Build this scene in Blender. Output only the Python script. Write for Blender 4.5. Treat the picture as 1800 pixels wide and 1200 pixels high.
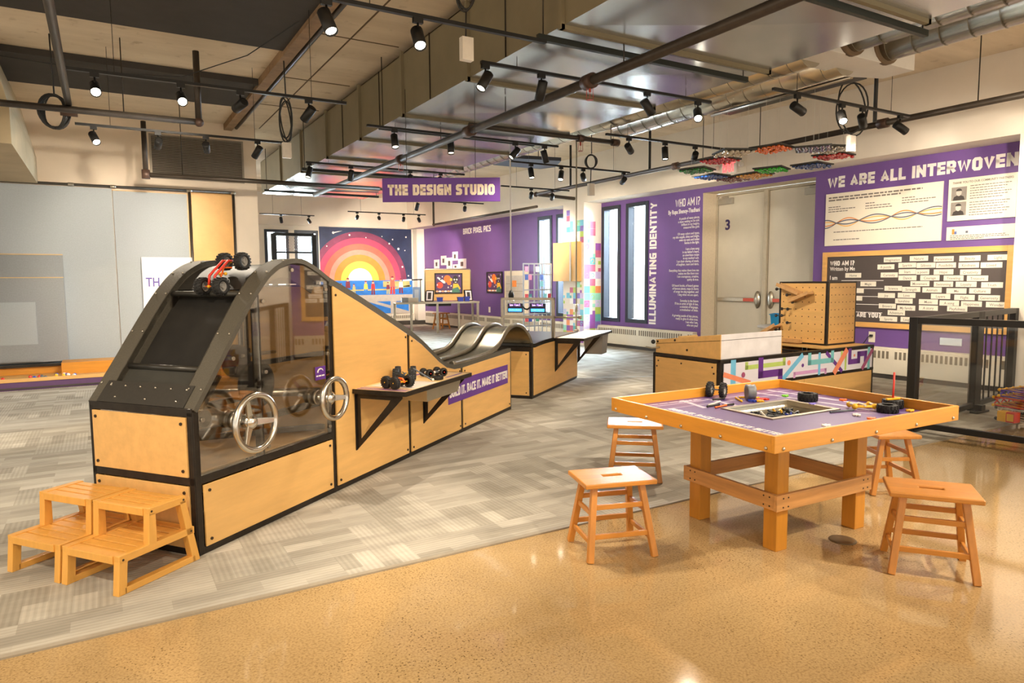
import bpy, math, random
from mathutils import Matrix, Vector
random.seed(7)
for o in list(bpy.data.objects): bpy.data.objects.remove(o)
SC = bpy.context.scene
COL = SC.collection
R = math.radians
V = Vector

# ------------------------------------------------------------------ camera
cd = bpy.data.cameras.new('camera'); cam = bpy.data.objects.new('camera', cd); COL.objects.link(cam)
SC.camera = cam
cd.sensor_width = 36.0; cd.lens = 1205.66 / 1800 * 36.0; cd.clip_start = 0.05; cd.clip_end = 300
_yaw, _pitch, _roll = R(30.687), R(5.1696), R(-0.4184)
_F = V((math.sin(_yaw), math.cos(_yaw), 0)); _Rt = V((math.cos(_yaw), -math.sin(_yaw), 0)); _Z = V((0, 0, 1))
_fw = _F * math.cos(_pitch) - _Z * math.sin(_pitch); _up = _F * math.sin(_pitch) + _Z * math.cos(_pitch)
_r2 = _Rt * math.cos(_roll) + _up * math.sin(_roll); _u2 = -_Rt * math.sin(_roll) + _up * math.cos(_roll)
cam.matrix_world = Matrix(((_r2.x, _u2.x, -_fw.x, 0), (_r2.y, _u2.y, -_fw.y, 0), (_r2.z, _u2.z, -_fw.z, 1.5), (0, 0, 0, 1)))

# ------------------------------------------------------------------ look
SC.view_settings.view_transform = 'Standard'; SC.view_settings.look = 'None'
SC.view_settings.gamma = 1.0; SC.view_settings.use_curve_mapping = False
SC.view_settings.exposure = 0.95
SC.cycles.use_denoising = True
SC.cycles.max_bounces = 8; SC.cycles.diffuse_bounces = 4; SC.cycles.glossy_bounces = 4
SC.cycles.transparent_max_bounces = 12; SC.cycles.transmission_bounces = 6
SC.cycles.sample_clamp_indirect = 6.0
SC.cycles.caustics_reflective = False; SC.cycles.caustics_refractive = False

# ------------------------------------------------------------------ world: daylight outside the windows, added warm fill for the unseen hall behind
W = bpy.data.worlds.new('World'); SC.world = W; W.use_nodes = True
nt = W.node_tree; nt.nodes.clear()
_o = nt.nodes.new('ShaderNodeOutputWorld'); _b = nt.nodes.new('ShaderNodeBackground')
_tc = nt.nodes.new('ShaderNodeTexCoord'); _dp = nt.nodes.new('ShaderNodeVectorMath'); _dp.operation = 'DOT_PRODUCT'
_dp.inputs[1].default_value = (0.80, 0.60, 0.0)
_rm = nt.nodes.new('ShaderNodeValToRGB')
_rm.color_ramp.elements[0].position = 0.50; _rm.color_ramp.elements[0].color = (0.95, 0.88, 0.78, 1)
_rm.color_ramp.elements[1].position = 0.66; _rm.color_ramp.elements[1].color = (2.6, 3.0, 3.2, 1)
_ma = nt.nodes.new('ShaderNodeMath'); _ma.operation = 'MULTIPLY_ADD'; _ma.inputs[1].default_value = 0.5; _ma.inputs[2].default_value = 0.5
nt.links.new(_tc.outputs['Generated'], _dp.inputs[0]); nt.links.new(_dp.outputs['Value'], _ma.inputs[0])
nt.links.new(_ma.outputs[0], _rm.inputs[0]);  nt.links.new(_b.outputs[0], _o.inputs[0])
_sx = nt.nodes.new('ShaderNodeSeparateXYZ'); nt.links.new(_tc.outputs['Generated'], _sx.inputs[0])
_rz = nt.nodes.new('ShaderNodeValToRGB'); _mz = nt.nodes.new('ShaderNodeMath'); _mz.operation = 'MULTIPLY_ADD'; _mz.inputs[1].default_value = 0.5; _mz.inputs[2].default_value = 0.5
nt.links.new(_sx.outputs['Z'], _mz.inputs[0]); nt.links.new(_mz.outputs[0], _rz.inputs[0])
_rz.color_ramp.elements[0].position = 0.40; _rz.color_ramp.elements[0].color = (2.0, 1.8, 1.5, 1); _rz.color_ramp.elements[1].position = 0.54; _rz.color_ramp.elements[1].color = (1, 1, 1, 1)  # world brightened below the horizon as added upward fill for the ceiling
_mm = nt.nodes.new('ShaderNodeMix'); _mm.data_type = 'RGBA'; _mm.blend_type = 'MULTIPLY'; _mm.inputs['Factor'].default_value = 1.0
nt.links.new(_rm.outputs[0], _mm.inputs['A']); nt.links.new(_rz.outputs[0], _mm.inputs['B']); nt.links.new(_mm.outputs['Result'], _b.inputs[0])
_b.inputs[1].default_value = 0.66

WARM = (1.0, 0.86, 0.68)
def spot(loc, tgt, e, ang=62, blend=0.7, col=WARM, r=0.05, parent=None):  # serves both the track lamps and the added fill spots
    l = bpy.data.lights.new('bulb', 'SPOT'); l.energy = e; l.color = col; l.spot_size = R(ang); l.spot_blend = blend
    l.shadow_soft_size = r
    o = bpy.data.objects.new('bulb', l); COL.objects.link(o)
    d = (V(tgt) - V(loc)).normalized()
    m = d.to_track_quat('-Z', 'Y').to_matrix().to_4x4(); m.translation = V(loc)
    if parent is not None:
        o.parent = parent; o.matrix_local = parent.matrix_world.inverted() @ m
    else:
        o.matrix_world = m
    return o
# unseen fill spots added out of frame, aimed at ramp, table, floor and walls
for x, y, tx, ty, tz, e in ((2.2, 0.4, 1.7, 4.8, 0.6, 165), (4.4, 0.3, 3.6, 2.7, 0.6, 190), (6.6, 1.6, 4.0, 2.5, 0.4, 150), (-1.8, 2.4, 0.2, 4.0, 0.4, 170),
                            (1.0, -0.3, 1.5, 1.9, 0, 80), (4.6, -0.3, 4.4, 1.4, 0, 80), (-1.6, 0.4, -0.6, 2.9, 0, 110), (-2.6, 5.0, -1.2, 6.4, 0, 330),
                            (-2.2, 6.6, -0.9, 9.3, 0, 360), (7.6, 0.6, 9.6, 3.8, 1.8, 210), (7.2, 2.4, 9.7, 5.0, 2.2, 190), (3.2, 1.2, 2.6, 5.6, 0.5, 155), (7.4, 1.6, 6.2, 4.2, 0.5, 170), (2.4, 1.9, 5.3, 5.2, 0.45, 210)):
    spot((x, y, 3.15), (tx, ty, tz), e, 58, 0.8)
def area(loc, tgt, sx, sy, e, col):
    l = bpy.data.lights.new('daylight', 'AREA'); l.shape = 'RECTANGLE'; l.size = sx; l.size_y = sy; l.energy = e; l.color = col
    o = bpy.data.objects.new('daylight', l); COL.objects.link(o)
    m = (V(tgt) - V(loc)).to_track_quat('-Z', 'Y').to_matrix().to_4x4(); m.translation = V(loc); o.matrix_world = m
SKYC = (0.74, 0.88, 1.0)
area((12.6, 11.8, 3.4), (6.0, 9.0, 0.2), 3.0, 3.4, 3600, SKYC)
area((12.4, 14.4, 3.4), (6.5, 14.6, 0.3), 3.0, 3.4, 3600, SKYC)
area((4.9, 24.6, 3.2), (4.6, 18.0, 0.5), 2.2, 3.2, 2200, SKYC)

# ------------------------------------------------------------------ materials
def lin(c):
    return tuple(((v / 255) / 12.92 if v / 255 <= 0.04045 else ((v / 255 + 0.055) / 1.055) ** 2.4) for v in c) + (1.0,)
def base(name, rough=0.5, metal=0.0, spec=0.5):
    m = bpy.data.materials.new(name); m.use_nodes = True
    n = m.node_tree; p = n.nodes['Principled BSDF']
    p.inputs['Roughness'].default_value = rough; p.inputs['Metallic'].default_value = metal
    p.inputs['Specular IOR Level'].default_value = spec
    return m, n, p
def noise(n, scale=6, detail=4, rough=0.6, vec=None, sx=None):
    t = n.nodes.new('ShaderNodeTexNoise'); t.inputs['Scale'].default_value = scale; t.inputs['Detail'].default_value = detail
    t.inputs['Roughness'].default_value = rough
    tc = n.nodes.new('ShaderNodeTexCoord')
    if sx is not None:
        mp = n.nodes.new('ShaderNodeMapping'); mp.inputs['Scale'].default_value = sx
        n.links.new(tc.outputs['Object'], mp.inputs[0]); n.links.new(mp.outputs[0], t.inputs['Vector'])
    else:
        n.links.new(tc.outputs['Object'], t.inputs['Vector'])
    return t
def ramp2(n, src, a, b, lo=0.3, hi=0.7):
    r = n.nodes.new('ShaderNodeValToRGB'); r.color_ramp.elements[0].position = lo; r.color_ramp.elements[1].position = hi
    r.color_ramp.elements[0].color = a; r.color_ramp.elements[1].color = b
    n.links.new(src, r.inputs[0]); return r
def sh(c, k): return tuple(min(1, v * k) for v in c[:3]) + (1,)
def bump(n, p, src, strength=0.2, dist=0.01):
    b = n.nodes.new('ShaderNodeBump'); b.inputs['Strength'].default_value = strength; b.inputs['Distance'].default_value = dist
    n.links.new(src, b.inputs['Height']); n.links.new(b.outputs[0], p.inputs['Normal'])
_mc = {}
def mat(name, rgb, rough=0.5, metal=0.0, var=0.07, scale=9, spec=0.5, bmp=0.0):
    if name in _mc: return _mc[name]
    m, n, p = base(name, rough, metal, spec); c = lin(rgb)
    t = noise(n, scale); r = ramp2(n, t.outputs['Fac'], sh(c, 1 - var), sh(c, 1 + var)); n.links.new(r.outputs[0], p.inputs['Base Color'])
    if bmp: bump(n, p, t.outputs['Fac'], bmp)
    _mc[name] = m; return m
def wood(name, rgb, sx, var=0.12, rough=0.45, knots=False):
    m, n, p = base(name, rough); c = lin(rgb)
    t = noise(n, 1.0, 6, 0.62, sx=sx); r = ramp2(n, t.outputs['Fac'], sh(c, 1 - var), sh(c, 1 + var * 0.7), 0.32, 0.68)
    out = r.outputs[0]
    if knots:
        v = n.nodes.new('ShaderNodeTexVoronoi'); v.inputs['Scale'].default_value = 3.1
        tc = n.nodes.new('ShaderNodeTexCoord'); n.links.new(tc.outputs['Object'], v.inputs['Vector'])
        k = ramp2(n, v.outputs['Distance'], (1, 1, 1, 1), (0, 0, 0, 1), 0.05, 0.09)
        mx = n.nodes.new('ShaderNodeMix'); mx.data_type = 'RGBA'; mx.inputs['B'].default_value = sh(c, 0.42)
        n.links.new(k.outputs[0], mx.inputs['Factor']); n.links.new(out, mx.inputs['A']); out = mx.outputs['Result']
    n.links.new(out, p.inputs['Base Color']); return m
def emis(name, rgb, e):
    m, n, p = base(name, 0.4); c = lin(rgb); p.inputs['Base Color'].default_value = c
    p.inputs['Emission Color'].default_value = c; p.inputs['Emission Strength'].default_value = e; return m
def clear(name, tint=(0.86, 0.84, 0.80), refl=0.10, rough=0.02, k=0.6):
    m = bpy.data.materials.new(name); m.use_nodes = True; n = m.node_tree; n.nodes.clear()
    o = n.nodes.new('ShaderNodeOutputMaterial'); mx = n.nodes.new('ShaderNodeMixShader'); tr = n.nodes.new('ShaderNodeBsdfTransparent')
    g = n.nodes.new('ShaderNodeBsdfGlossy'); g.inputs['Roughness'].default_value = rough; tr.inputs[0].default_value = tint + (1,)
    lw = n.nodes.new('ShaderNodeLayerWeight'); lw.inputs['Blend'].default_value = 0.35
    ma = n.nodes.new('ShaderNodeMath'); ma.operation = 'MULTIPLY_ADD'; ma.inputs[1].default_value = k; ma.inputs[2].default_value = refl; ma.use_clamp = True
    n.links.new(lw.outputs['Fresnel'], ma.inputs[0]); n.links.new(ma.outputs[0], mx.inputs[0]); n.links.new(tr.outputs[0], mx.inputs[1])
    n.links.new(g.outputs[0], mx.inputs[2]); n.links.new(mx.outputs[0], o.inputs[0]); return m

PLY = wood('birch plywood', (218, 172, 104), (3, 3, 14), 0.10, 0.42)
PLYX = wood('birch plywood lengthwise', (218, 172, 104), (2, 14, 14), 0.10, 0.42)
STEEL = mat('dark steel angle', (52, 46, 40), 0.38, 0.6, 0.25, 14)
RUBBER = mat('black rubber flange', (80, 75, 64), 0.62, 0.0, 0.12, 120, bmp=0.25)
BELT = mat('black belt', (30, 28, 25), 0.55, 0.0, 0.35, 5)
SHEET = mat('galvanised sheet', (128, 122, 108), 0.24, 0.9, 0.22, 7)
SHINY = mat('black polished sheet', (56, 54, 49), 0.32, 0.3, 0.15, 6)
CHROME = mat('cast aluminium', (205, 200, 190), 0.2, 1.0, 0.06, 20)
BOLT = mat('zinc bolts', (185, 178, 165), 0.3, 1.0, 0.1, 40)
BLACK = mat('black enamel', (24, 23, 22), 0.4, 0.0, 0.15, 20)
BLACKM = mat('black matt plastic', (30, 29, 28), 0.6, 0.0, 0.15, 20)
PURPLE = mat('purple paint', (108, 76, 142), 0.5, 0.0, 0.04, 3)
PURPLEV = mat('purple vinyl', (94, 48, 140), 0.42, 0.0, 0.05, 5)
WHITEV = mat('white vinyl lettering', (238, 232, 226), 0.5, 0.0, 0.02, 5)
WALLW = mat('off white wall paint', (230, 220, 206), 0.7, 0.0, 0.035, 2.2, bmp=0.05)
WALLB = mat('beige textured paint', (214, 200, 176), 0.75, 0.0, 0.06, 30, bmp=0.2)
CREAM = mat('cream enamel', (226, 218, 200), 0.45, 0.0, 0.03, 5)
DARKBASE = mat('dark vinyl base', (66, 60, 54), 0.55, 0.0, 0.15, 6)
GLASS = clear('tinted acrylic', (0.97, 0.95, 0.92), 0.03, 0.02, 0.45)
PANE = clear('clear pane', (0.97, 0.98, 0.98), 0.015, 0.02, 0.25)
STOOLW = wood('golden oak', (198, 132, 56), (4, 22, 22), 0.16, 0.33)
STOOLV = wood('golden oak upright', (198, 132, 56), (22, 22, 4), 0.16, 0.33)
STEPW = wood('varnished pine', (222, 164, 78), (4, 24, 24), 0.10, 0.35)
STEPV = wood('varnished pine upright', (222, 164, 78), (20, 20, 4), 0.10, 0.35)
TABX = wood('honey fir', (208, 142, 46), (2.5, 30, 30), 0.12, 0.4)
TABY = wood('honey fir crosswise', (208, 142, 46), (30, 2.5, 30), 0.12, 0.4)
TABV = wood('honey fir upright', (202, 136, 42), (26, 26, 2.0), 0.12, 0.42)
PINEX = wood('raw pine board', (206, 150, 88), (2.2, 26, 30), 0.2, 0.5, True)
PINEY = wood('raw pine board crosswise', (206, 150, 88), (26, 2.2, 30), 0.2, 0.5, True)
LENS = emis('lit lamp lens', (255, 244, 220), 14)
LENSD = emis('dim lamp lens', (255, 238, 205), 3)

# ------------------------------------------------------------------ mesh builder
class B:
    def __init__(s): s.v = []; s.f = []; s.m = []; s.s = []
    def add(s, vs, fs, mi=0, sm=False):
        k = len(s.v); s.v += [tuple(v) for v in vs]
        for f in fs: s.f.append([i + k for i in f]); s.m.append(mi); s.s.append(sm)
        return s
    def box(s, a, b, mi=0):
        x0, x1 = sorted((a[0], b[0])); y0, y1 = sorted((a[1], b[1])); z0, z1 = sorted((a[2], b[2]))
        return s.add([(x0, y0, z0), (x1, y0, z0), (x1, y1, z0), (x0, y1, z0), (x0, y0, z1), (x1, y0, z1), (x1, y1, z1), (x0, y1, z1)],
                     [(3, 2, 1, 0), (4, 5, 6, 7), (0, 1, 5, 4), (1, 2, 6, 5), (2, 3, 7, 6), (3, 0, 4, 7)], mi)
    def bar(s, p, q, w, h, mi=0, up=(0, 0, 1), w2=None, h2=None):
        p = V(p); q = V(q); d = (q - p).normalized(); u = V(up)
        if abs(d.dot(u)) > 0.98: u = V((1, 0, 0))
        a = d.cross(u).normalized(); b = a.cross(d).normalized(); vs = []
        for c, ww, hh in ((p, w, h), (q, w2 or w, h2 or h)):
            for i, j in ((-1, -1), (1, -1), (1, 1), (-1, 1)): vs.append(c + a * (i * ww / 2) + b * (j * hh / 2))
        return s.add(vs, [(3, 2, 1, 0), (4, 5, 6, 7), (0, 1, 5, 4), (1, 2, 6, 5), (2, 3, 7, 6), (3, 0, 4, 7)], mi)
    def tube(s, pts, r, n=10, mi=0, closed=False, caps=True, sm=True):
        pts = [V(p) for p in pts]; N = len(pts); rr = r if isinstance(r, (list, tuple)) else [r] * N
        vs = []; pn = None
        for i, p in enumerate(pts):
            if closed: d = pts[(i + 1) % N] - pts[i - 1]
            else: d = pts[min(i + 1, N - 1)] - pts[max(i - 1, 0)]
            d = d.normalized() if d.length > 1e-9 else V((0, 0, 1))
            if pn is None:
                u = V((0, 0, 1)) if abs(d.z) < 0.9 else V((1, 0, 0)); pn = (u - d * u.dot(d)).normalized()
            else:
                pn = pn - d * pn.dot(d); pn = pn.normalized() if pn.length > 1e-6 else d.orthogonal().normalized()
            bb = d.cross(pn)
            for k in range(n):
                a = 2 * math.pi * k / n; vs.append(p + pn * (rr[i] * math.cos(a)) + bb * (rr[i] * math.sin(a)))
        fs = []
        for i in range(N if closed else N - 1):
            j = (i + 1) % N
            for k in range(n): fs.append((i * n + k, i * n + (k + 1) % n, j * n + (k + 1) % n, j * n + k))
        s.add(vs, fs, mi, sm)
        if caps and not closed:
            k = len(s.v) - len(vs)
            s.f.append([k + i for i in range(n)][::-1]); s.m.append(mi); s.s.append(False)
            s.f.append([k + (N - 1) * n + i for i in range(n)]); s.m.append(mi); s.s.append(False)
        return s
    def cyl(s, p, q, r, n=14, mi=0, r2=None): return s.tube([p, q], [r, r if r2 is None else r2], n, mi)
    def prism(s, poly, a, b, ax='y', mi=0):
        """polygon (u,v) extruded from a to b: ax y -> (u, t, v); ax z -> (u, v, t); ax x -> (t, u, v)"""
        def P(u, v, t): return (u, t, v) if ax == 'y' else ((u, v, t) if ax == 'z' else (t, u, v))
        n = len(poly); vs = [P(u, v, a) for u, v in poly] + [P(u, v, b) for u, v in poly]
        fs = [tuple(range(n)), tuple(range(2 * n - 1, n - 1, -1))] + [(i, i + n, (i + 1) % n + n, (i + 1) % n) for i in range(n)]
        return s.add(vs, fs, mi)
    def ribbon(s, pts, t0, t1, th, mi=0, sm=True):
        """strip that follows (s,z) points, from t0 to t1, th thick below"""
        N = len(pts); vs = []
        for i, (x, z) in enumerate(pts):
            a = V((pts[max(i - 1, 0)][0], pts[max(i - 1, 0)][1])); b = V((pts[min(i + 1, N - 1)][0], pts[min(i + 1, N - 1)][1]))
            d = (b - a).normalized(); nx, nz = -d.y, d.x
            vs += [(x, t0, z), (x, t1, z), (x - nx * th, t1, z - nz * th), (x - nx * th, t0, z - nz * th)]
        fs = []
        for i in range(N - 1):
            for k in range(4): fs.append((i * 4 + k, i * 4 + (k + 1) % 4, i * 4 + 4 + (k + 1) % 4, i * 4 + 4 + k))
        s.add(vs, fs, mi, False)
        s.add([vs[k] for k in range(4)] + [vs[-4 + k] for k in range(4)], [(0, 1, 2, 3), (7, 6, 5, 4)], mi)
        return s
    def lathe(s, prof, n=20, c=(0, 0, 0), mi=0, M=None, sm=True):
        vs = []; 
        for r, z in prof:
            for k in range(n):
                a = 2 * math.pi * k / n; p = V((r * math.cos(a), r * math.sin(a), z))
                if M is not None: p = M @ p
                vs.append(p + V(c))
        fs = [(i * n + k, i * n + (k + 1) % n, i * n + n + (k + 1) % n, i * n + n + k) for i in range(len(prof) - 1) for k in range(n)]
        s.add(vs, fs, mi, sm)
        k = len(s.v) - len(vs)
        if prof[0][0] > 1e-5: s.f.append([k + i for i in range(n)][::-1]); s.m.append(mi); s.s.append(False)
        if prof[-1][0] > 1e-5: s.f.append([k + (len(prof) - 1) * n + i for i in range(n)]); s.m.append(mi); s.s.append(False)
        return s
    def ball(s, c, r, n=10, mi=0, sz=1.0):
        return s.lathe([(r * math.sin(math.pi * i / 8) + 1e-6, -r * sz * math.cos(math.pi * i / 8)) for i in range(9)], n, c, mi)
    def quad(s, a, b, c, d, mi=0): return s.add([a, b, c, d], [(0, 1, 2, 3)], mi)
    def go(s, name, mats, parent=None, bev=0.0, mw=None, kind=None):
        me = bpy.data.meshes.new(name); me.from_pydata(s.v, [], s.f)
        if not isinstance(mats, (list, tuple)): mats = [mats]
        for m in mats: me.materials.append(m)
        me.polygons.foreach_set('material_index', s.m); me.polygons.foreach_set('use_smooth', s.s); me.update()
        o = bpy.data.objects.new(name, me); COL.objects.link(o)
        if parent is not None: o.parent = parent
        elif mw is not None: o.matrix_world = mw
        if bev:
            b = o.modifiers.new('edge', 'BEVEL'); b.width = bev; b.segments = 2; b.limit_method = 'ANGLE'; b.angle_limit = R(40)
        if kind: o['kind'] = kind
        return o
def tag(o, label, cat, group=None, kind=None):
    o['label'] = label; o['category'] = cat
    if group: o['group'] = group
    if kind: o['kind'] = kind
    return o
def T(x=0, y=0, z=0, rz=0): return Matrix.Translation((x, y, z)) @ Matrix.Rotation(rz, 4, 'Z')
def thing(name, label, cat, mw=None, group=None):
    o = bpy.data.objects.new(name, None); COL.objects.link(o); o.empty_display_size = 0.1
    if mw is not None: o.matrix_world = mw
    return tag(o, label, cat, group)
def dup(src, mw, label, group=None):
    r = src.copy(); COL.objects.link(r); r.matrix_world = mw; r['label'] = label
    if group: r['group'] = group
    for ch in src.children:
        c = ch.copy(); COL.objects.link(c); c.parent = r
        for g in ch.children:
            e = g.copy(); COL.objects.link(e); e.parent = c
    return r
def struct(b, name, mats, mw=None, bev=0): return b.go(name, mats, None, bev, mw, 'structure')
_fc = {}
def letters(text, size, m, parent, x=0, y=0, z=0, align='LEFT', name='lettering', bold=0.02, sx=1.0, ext=0.0012, rot=None, space=1.0, line=1.0):
    """flat raised lettering in the local x (reading) - y (up) plane"""
    key = (text, size, align, bold, ext, m.name, space, line)
    me = _fc.get(key)
    if me is None:
        cu = bpy.data.curves.new('font', 'FONT'); cu.body = text; cu.size = size; cu.align_x = align; cu.align_y = 'CENTER'
        cu.offset = bold * size; cu.extrude = ext; cu.space_character = space; cu.space_line = line; cu.resolution_u = 3
        tmp = bpy.data.objects.new('font', cu); COL.objects.link(tmp); bpy.context.view_layer.update()
        dg = bpy.context.evaluated_depsgraph_get()
        me = bpy.data.meshes.new_from_object(tmp.evaluated_get(dg)); me.materials.clear(); me.materials.append(m)
        bpy.data.objects.remove(tmp); _fc[key] = me
    o = bpy.data.objects.new(name, me); COL.objects.link(o); o.parent = parent
    M = Matrix.Translation((x, y, z)) @ (rot if rot is not None else Matrix.Identity(4)) @ Matrix.Diagonal((sx, 1, 1, 1))
    o.matrix_local = M
    return o
def frame(o, ex, ey, ez):
    return Matrix(((ex[0], ey[0], ez[0], o[0]), (ex[1], ey[1], ez[1], o[1]), (ex[2], ey[2], ez[2], o[2]), (0, 0, 0, 1)))
_a2 = R(2.0)
WF = frame((10.0, 5.0, 0), (math.sin(_a2), -math.cos(_a2), 0), (0, 0, 1), (-math.cos(_a2), -math.sin(_a2), 0))   # right wall: x reads along it, y up, z into the room
FF = frame((0, 22.0, 0), (1, 0, 0), (0, 0, 1), (0, -1, 0))                                                     # far wall
LF = frame((0, 12.95, 0), (1, 0, 0), (0, 0, 1), (0, -1, 0))                                                    # left wall
_ry = R(52.669)
RF = frame((0.374, 4.002, 0), (math.sin(_ry), math.cos(_ry), 0), (-math.cos(_ry), math.sin(_ry), 0), (0, 0, 1))  # race track: x along, y across, z up
ORD = ['first', 'second', 'third', 'fourth', 'fifth', 'sixth', 'seventh', 'eighth']

# square-cut block capitals for the signs: strokes on a 0..w by 0..1 grid
_G = {'A': (0.62, [[(0, 0), (0.31, 1), (0.62, 0)], [(0.11, 0.3), (0.51, 0.3)]]), 'B': (0.56, [[(0, 0), (0, 1), (0.44, 1), (0.54, 0.9), (0.54, 0.62), (0.46, 0.53), (0.56, 0.44), (0.56, 0.1), (0.46, 0), (0, 0)], [(0, 0.53), (0.46, 0.53)]]),
      'C': (0.5, [[(0.5, 1), (0.12, 1), (0, 0.86), (0, 0.14), (0.12, 0), (0.5, 0)]]), 'D': (0.56, [[(0, 0), (0, 1), (0.42, 1), (0.56, 0.86), (0.56, 0.14), (0.42, 0), (0, 0)]]), 'E': (0.46, [[(0.46, 1), (0, 1), (0, 0), (0.46, 0)], [(0, 0.5), (0.42, 0.5)]]),
      'G': (0.54, [[(0.52, 1), (0.12, 1), (0, 0.86), (0, 0.14), (0.12, 0), (0.54, 0), (0.54, 0.48), (0.32, 0.48)]]), 'H': (0.56, [[(0, 0), (0, 1)], [(0.56, 0), (0.56, 1)], [(0, 0.5), (0.56, 0.5)]]), 'I': (0.0, [[(0, 0), (0, 1)]]),
      'K': (0.56, [[(0, 0), (0, 1)], [(0.56, 1), (0.14, 0.5)], [(0.14, 0.5), (0.56, 0)]]), 'L': (0.44, [[(0, 1), (0, 0), (0.44, 0)]]), 'M': (0.86, [[(0, 0), (0, 1)], [(0.02, 0.96), (0.43, 0.30), (0.84, 0.96)], [(0.86, 0), (0.86, 1)]]), 'N': (0.64, [[(0, 0), (0, 1)], [(0.0, 0.96), (0.64, 0.04)], [(0.64, 0), (0.64, 1)]]),
      'O': (0.58, [[(0.12, 1), (0.46, 1), (0.58, 0.86), (0.58, 0.14), (0.46, 0), (0.12, 0), (0, 0.14), (0, 0.86), (0.12, 1)]]), 'P': (0.54, [[(0, 0), (0, 1), (0.42, 1), (0.54, 0.88), (0.54, 0.54), (0.42, 0.42), (0, 0.42)]]),
      'R': (0.56, [[(0, 0), (0, 1), (0.42, 1), (0.54, 0.88), (0.54, 0.56), (0.42, 0.44), (0, 0.44)], [(0.3, 0.44), (0.56, 0)]]), 'S': (0.5, [[(0.48, 1), (0.1, 1), (0, 0.9), (0, 0.62), (0.1, 0.52), (0.4, 0.5), (0.5, 0.4), (0.5, 0.1), (0.4, 0), (0, 0)]]),
      'T': (0.54, [[(0, 1), (0.54, 1)], [(0.27, 1), (0.27, 0)]]), 'U': (0.56, [[(0, 1), (0, 0.14), (0.12, 0), (0.44, 0), (0.56, 0.14), (0.56, 1)]]), 'V': (0.6, [[(0, 1), (0.3, 0), (0.6, 1)]]), 'W': (0.9, [[(0, 1), (0.2, 0), (0.45, 0.9), (0.7, 0), (0.9, 1)]]),
      'X': (0.58, [[(0, 0), (0.58, 1)], [(0, 1), (0.58, 0)]]), 'Y': (0.58, [[(0, 1), (0.29, 0.44), (0.58, 1)], [(0.29, 0.44), (0.29, 0)]]), '!': (0.0, [[(0, 1), (0, 0.34)], [(0, 0.06), (0, -0.02)]]), '.': (0.0, [[(0, 0.06), (0, -0.02)]]),
      '?': (0.46, [[(0, 0.98), (0.36, 1), (0.46, 0.88), (0.46, 0.62), (0.2, 0.46), (0.2, 0.30)], [(0.2, 0.06), (0.2, -0.02)]]), ' ': (0.08, [])}
def block(text, width, height, m, parent, x=0, y=0, z=0, align='CENTER', st=0.21, name='lettering', rot=None, ext=0.0014, gap=0.11):
    """block lettering fitted to width x height, reading along local x"""
    adv = []; cx = 0
    for ch in text: adv.append(cx); cx += _G[ch][0] + st + gap
    tot = cx - gap; b = B()
    sy = height / (1 + st); sx = width / tot if width else sy; w = st
    for ch, ax in zip(text, adv):
        for pl in _G[ch][1]:
            closed = pl[0] == pl[-1]; P = [V(p) for p in pl]; n = len(P); L_, R_ = [], []
            for i, p in enumerate(P):
                a = (P[i] - P[i - 1]).normalized() if i > 0 else ((P[0] - P[-2]).normalized() if closed else None)
                c = (P[i + 1] - P[i]).normalized() if i < n - 1 else ((P[1] - P[0]).normalized() if closed else None)
                if a is None: a = c
                if c is None: c = a
                na = V((-a.y, a.x)); nc = V((-c.y, c.x)); mm = (na + nc)
                mm = mm / max(0.55, mm.length_squared / 2) if mm.length > 0.3 else na
                mm = mm * (w / 2); q = p.copy()
                if not closed and i == 0: q = q - c * (w / 2 * (1 if abs(c.x) + abs(c.y) < 1.05 else 0.25))
                if not closed and i == n - 1: q = q + a * (w / 2 * (1 if abs(a.x) + abs(a.y) < 1.05 else 0.25))
                L_.append(q + mm); R_.append(q - mm)
            vs = []
            for zz in (0, ext):
                for q in L_ + R_: vs.append(((ax + w / 2 + q.x) * sx, (q.y + w / 2) * sy - height / 2, zz))
            fs = []
            for i in range(n - 1):
                fs += [(i + 2 * n, i + 3 * n, i + 1 + 3 * n, i + 1 + 2 * n), (i, i + 2 * n, i + 1 + 2 * n, i + 1), (i + n, i + 1 + n, i + 1 + 3 * n, i + 3 * n)]
            b.add(vs, fs)
    o = b.go(name, m, parent); off = {'CENTER': -tot * sx / 2, 'LEFT': 0, 'RIGHT': -tot * sx}[align]
    o.matrix_local = Matrix.Translation((x, y, z)) @ (rot if rot is not None else Matrix.Identity(4)) @ Matrix.Translation((off, 0, 0))
    return o

_rs = random.Random(21)
def fine_print(parent, lines, m, z, h=0.014, name='fine_print', rot=None):
    """unreadably small print: word-long strokes along each (x0, x1, y) line"""
    b = B()
    for x0, x1, y in lines:
        x = x0
        while x < x1 - 0.01:
            w = min(_rs.uniform(1.6, 5.0) * h, x1 - x); b.box((x, y - h / 2, z), (x + w, y + h / 2, z + 0.0006)); x += w + h * 0.7
    o = b.go(name, m, parent)
    if rot is not None: o.matrix_local = rot
    return o

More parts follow.
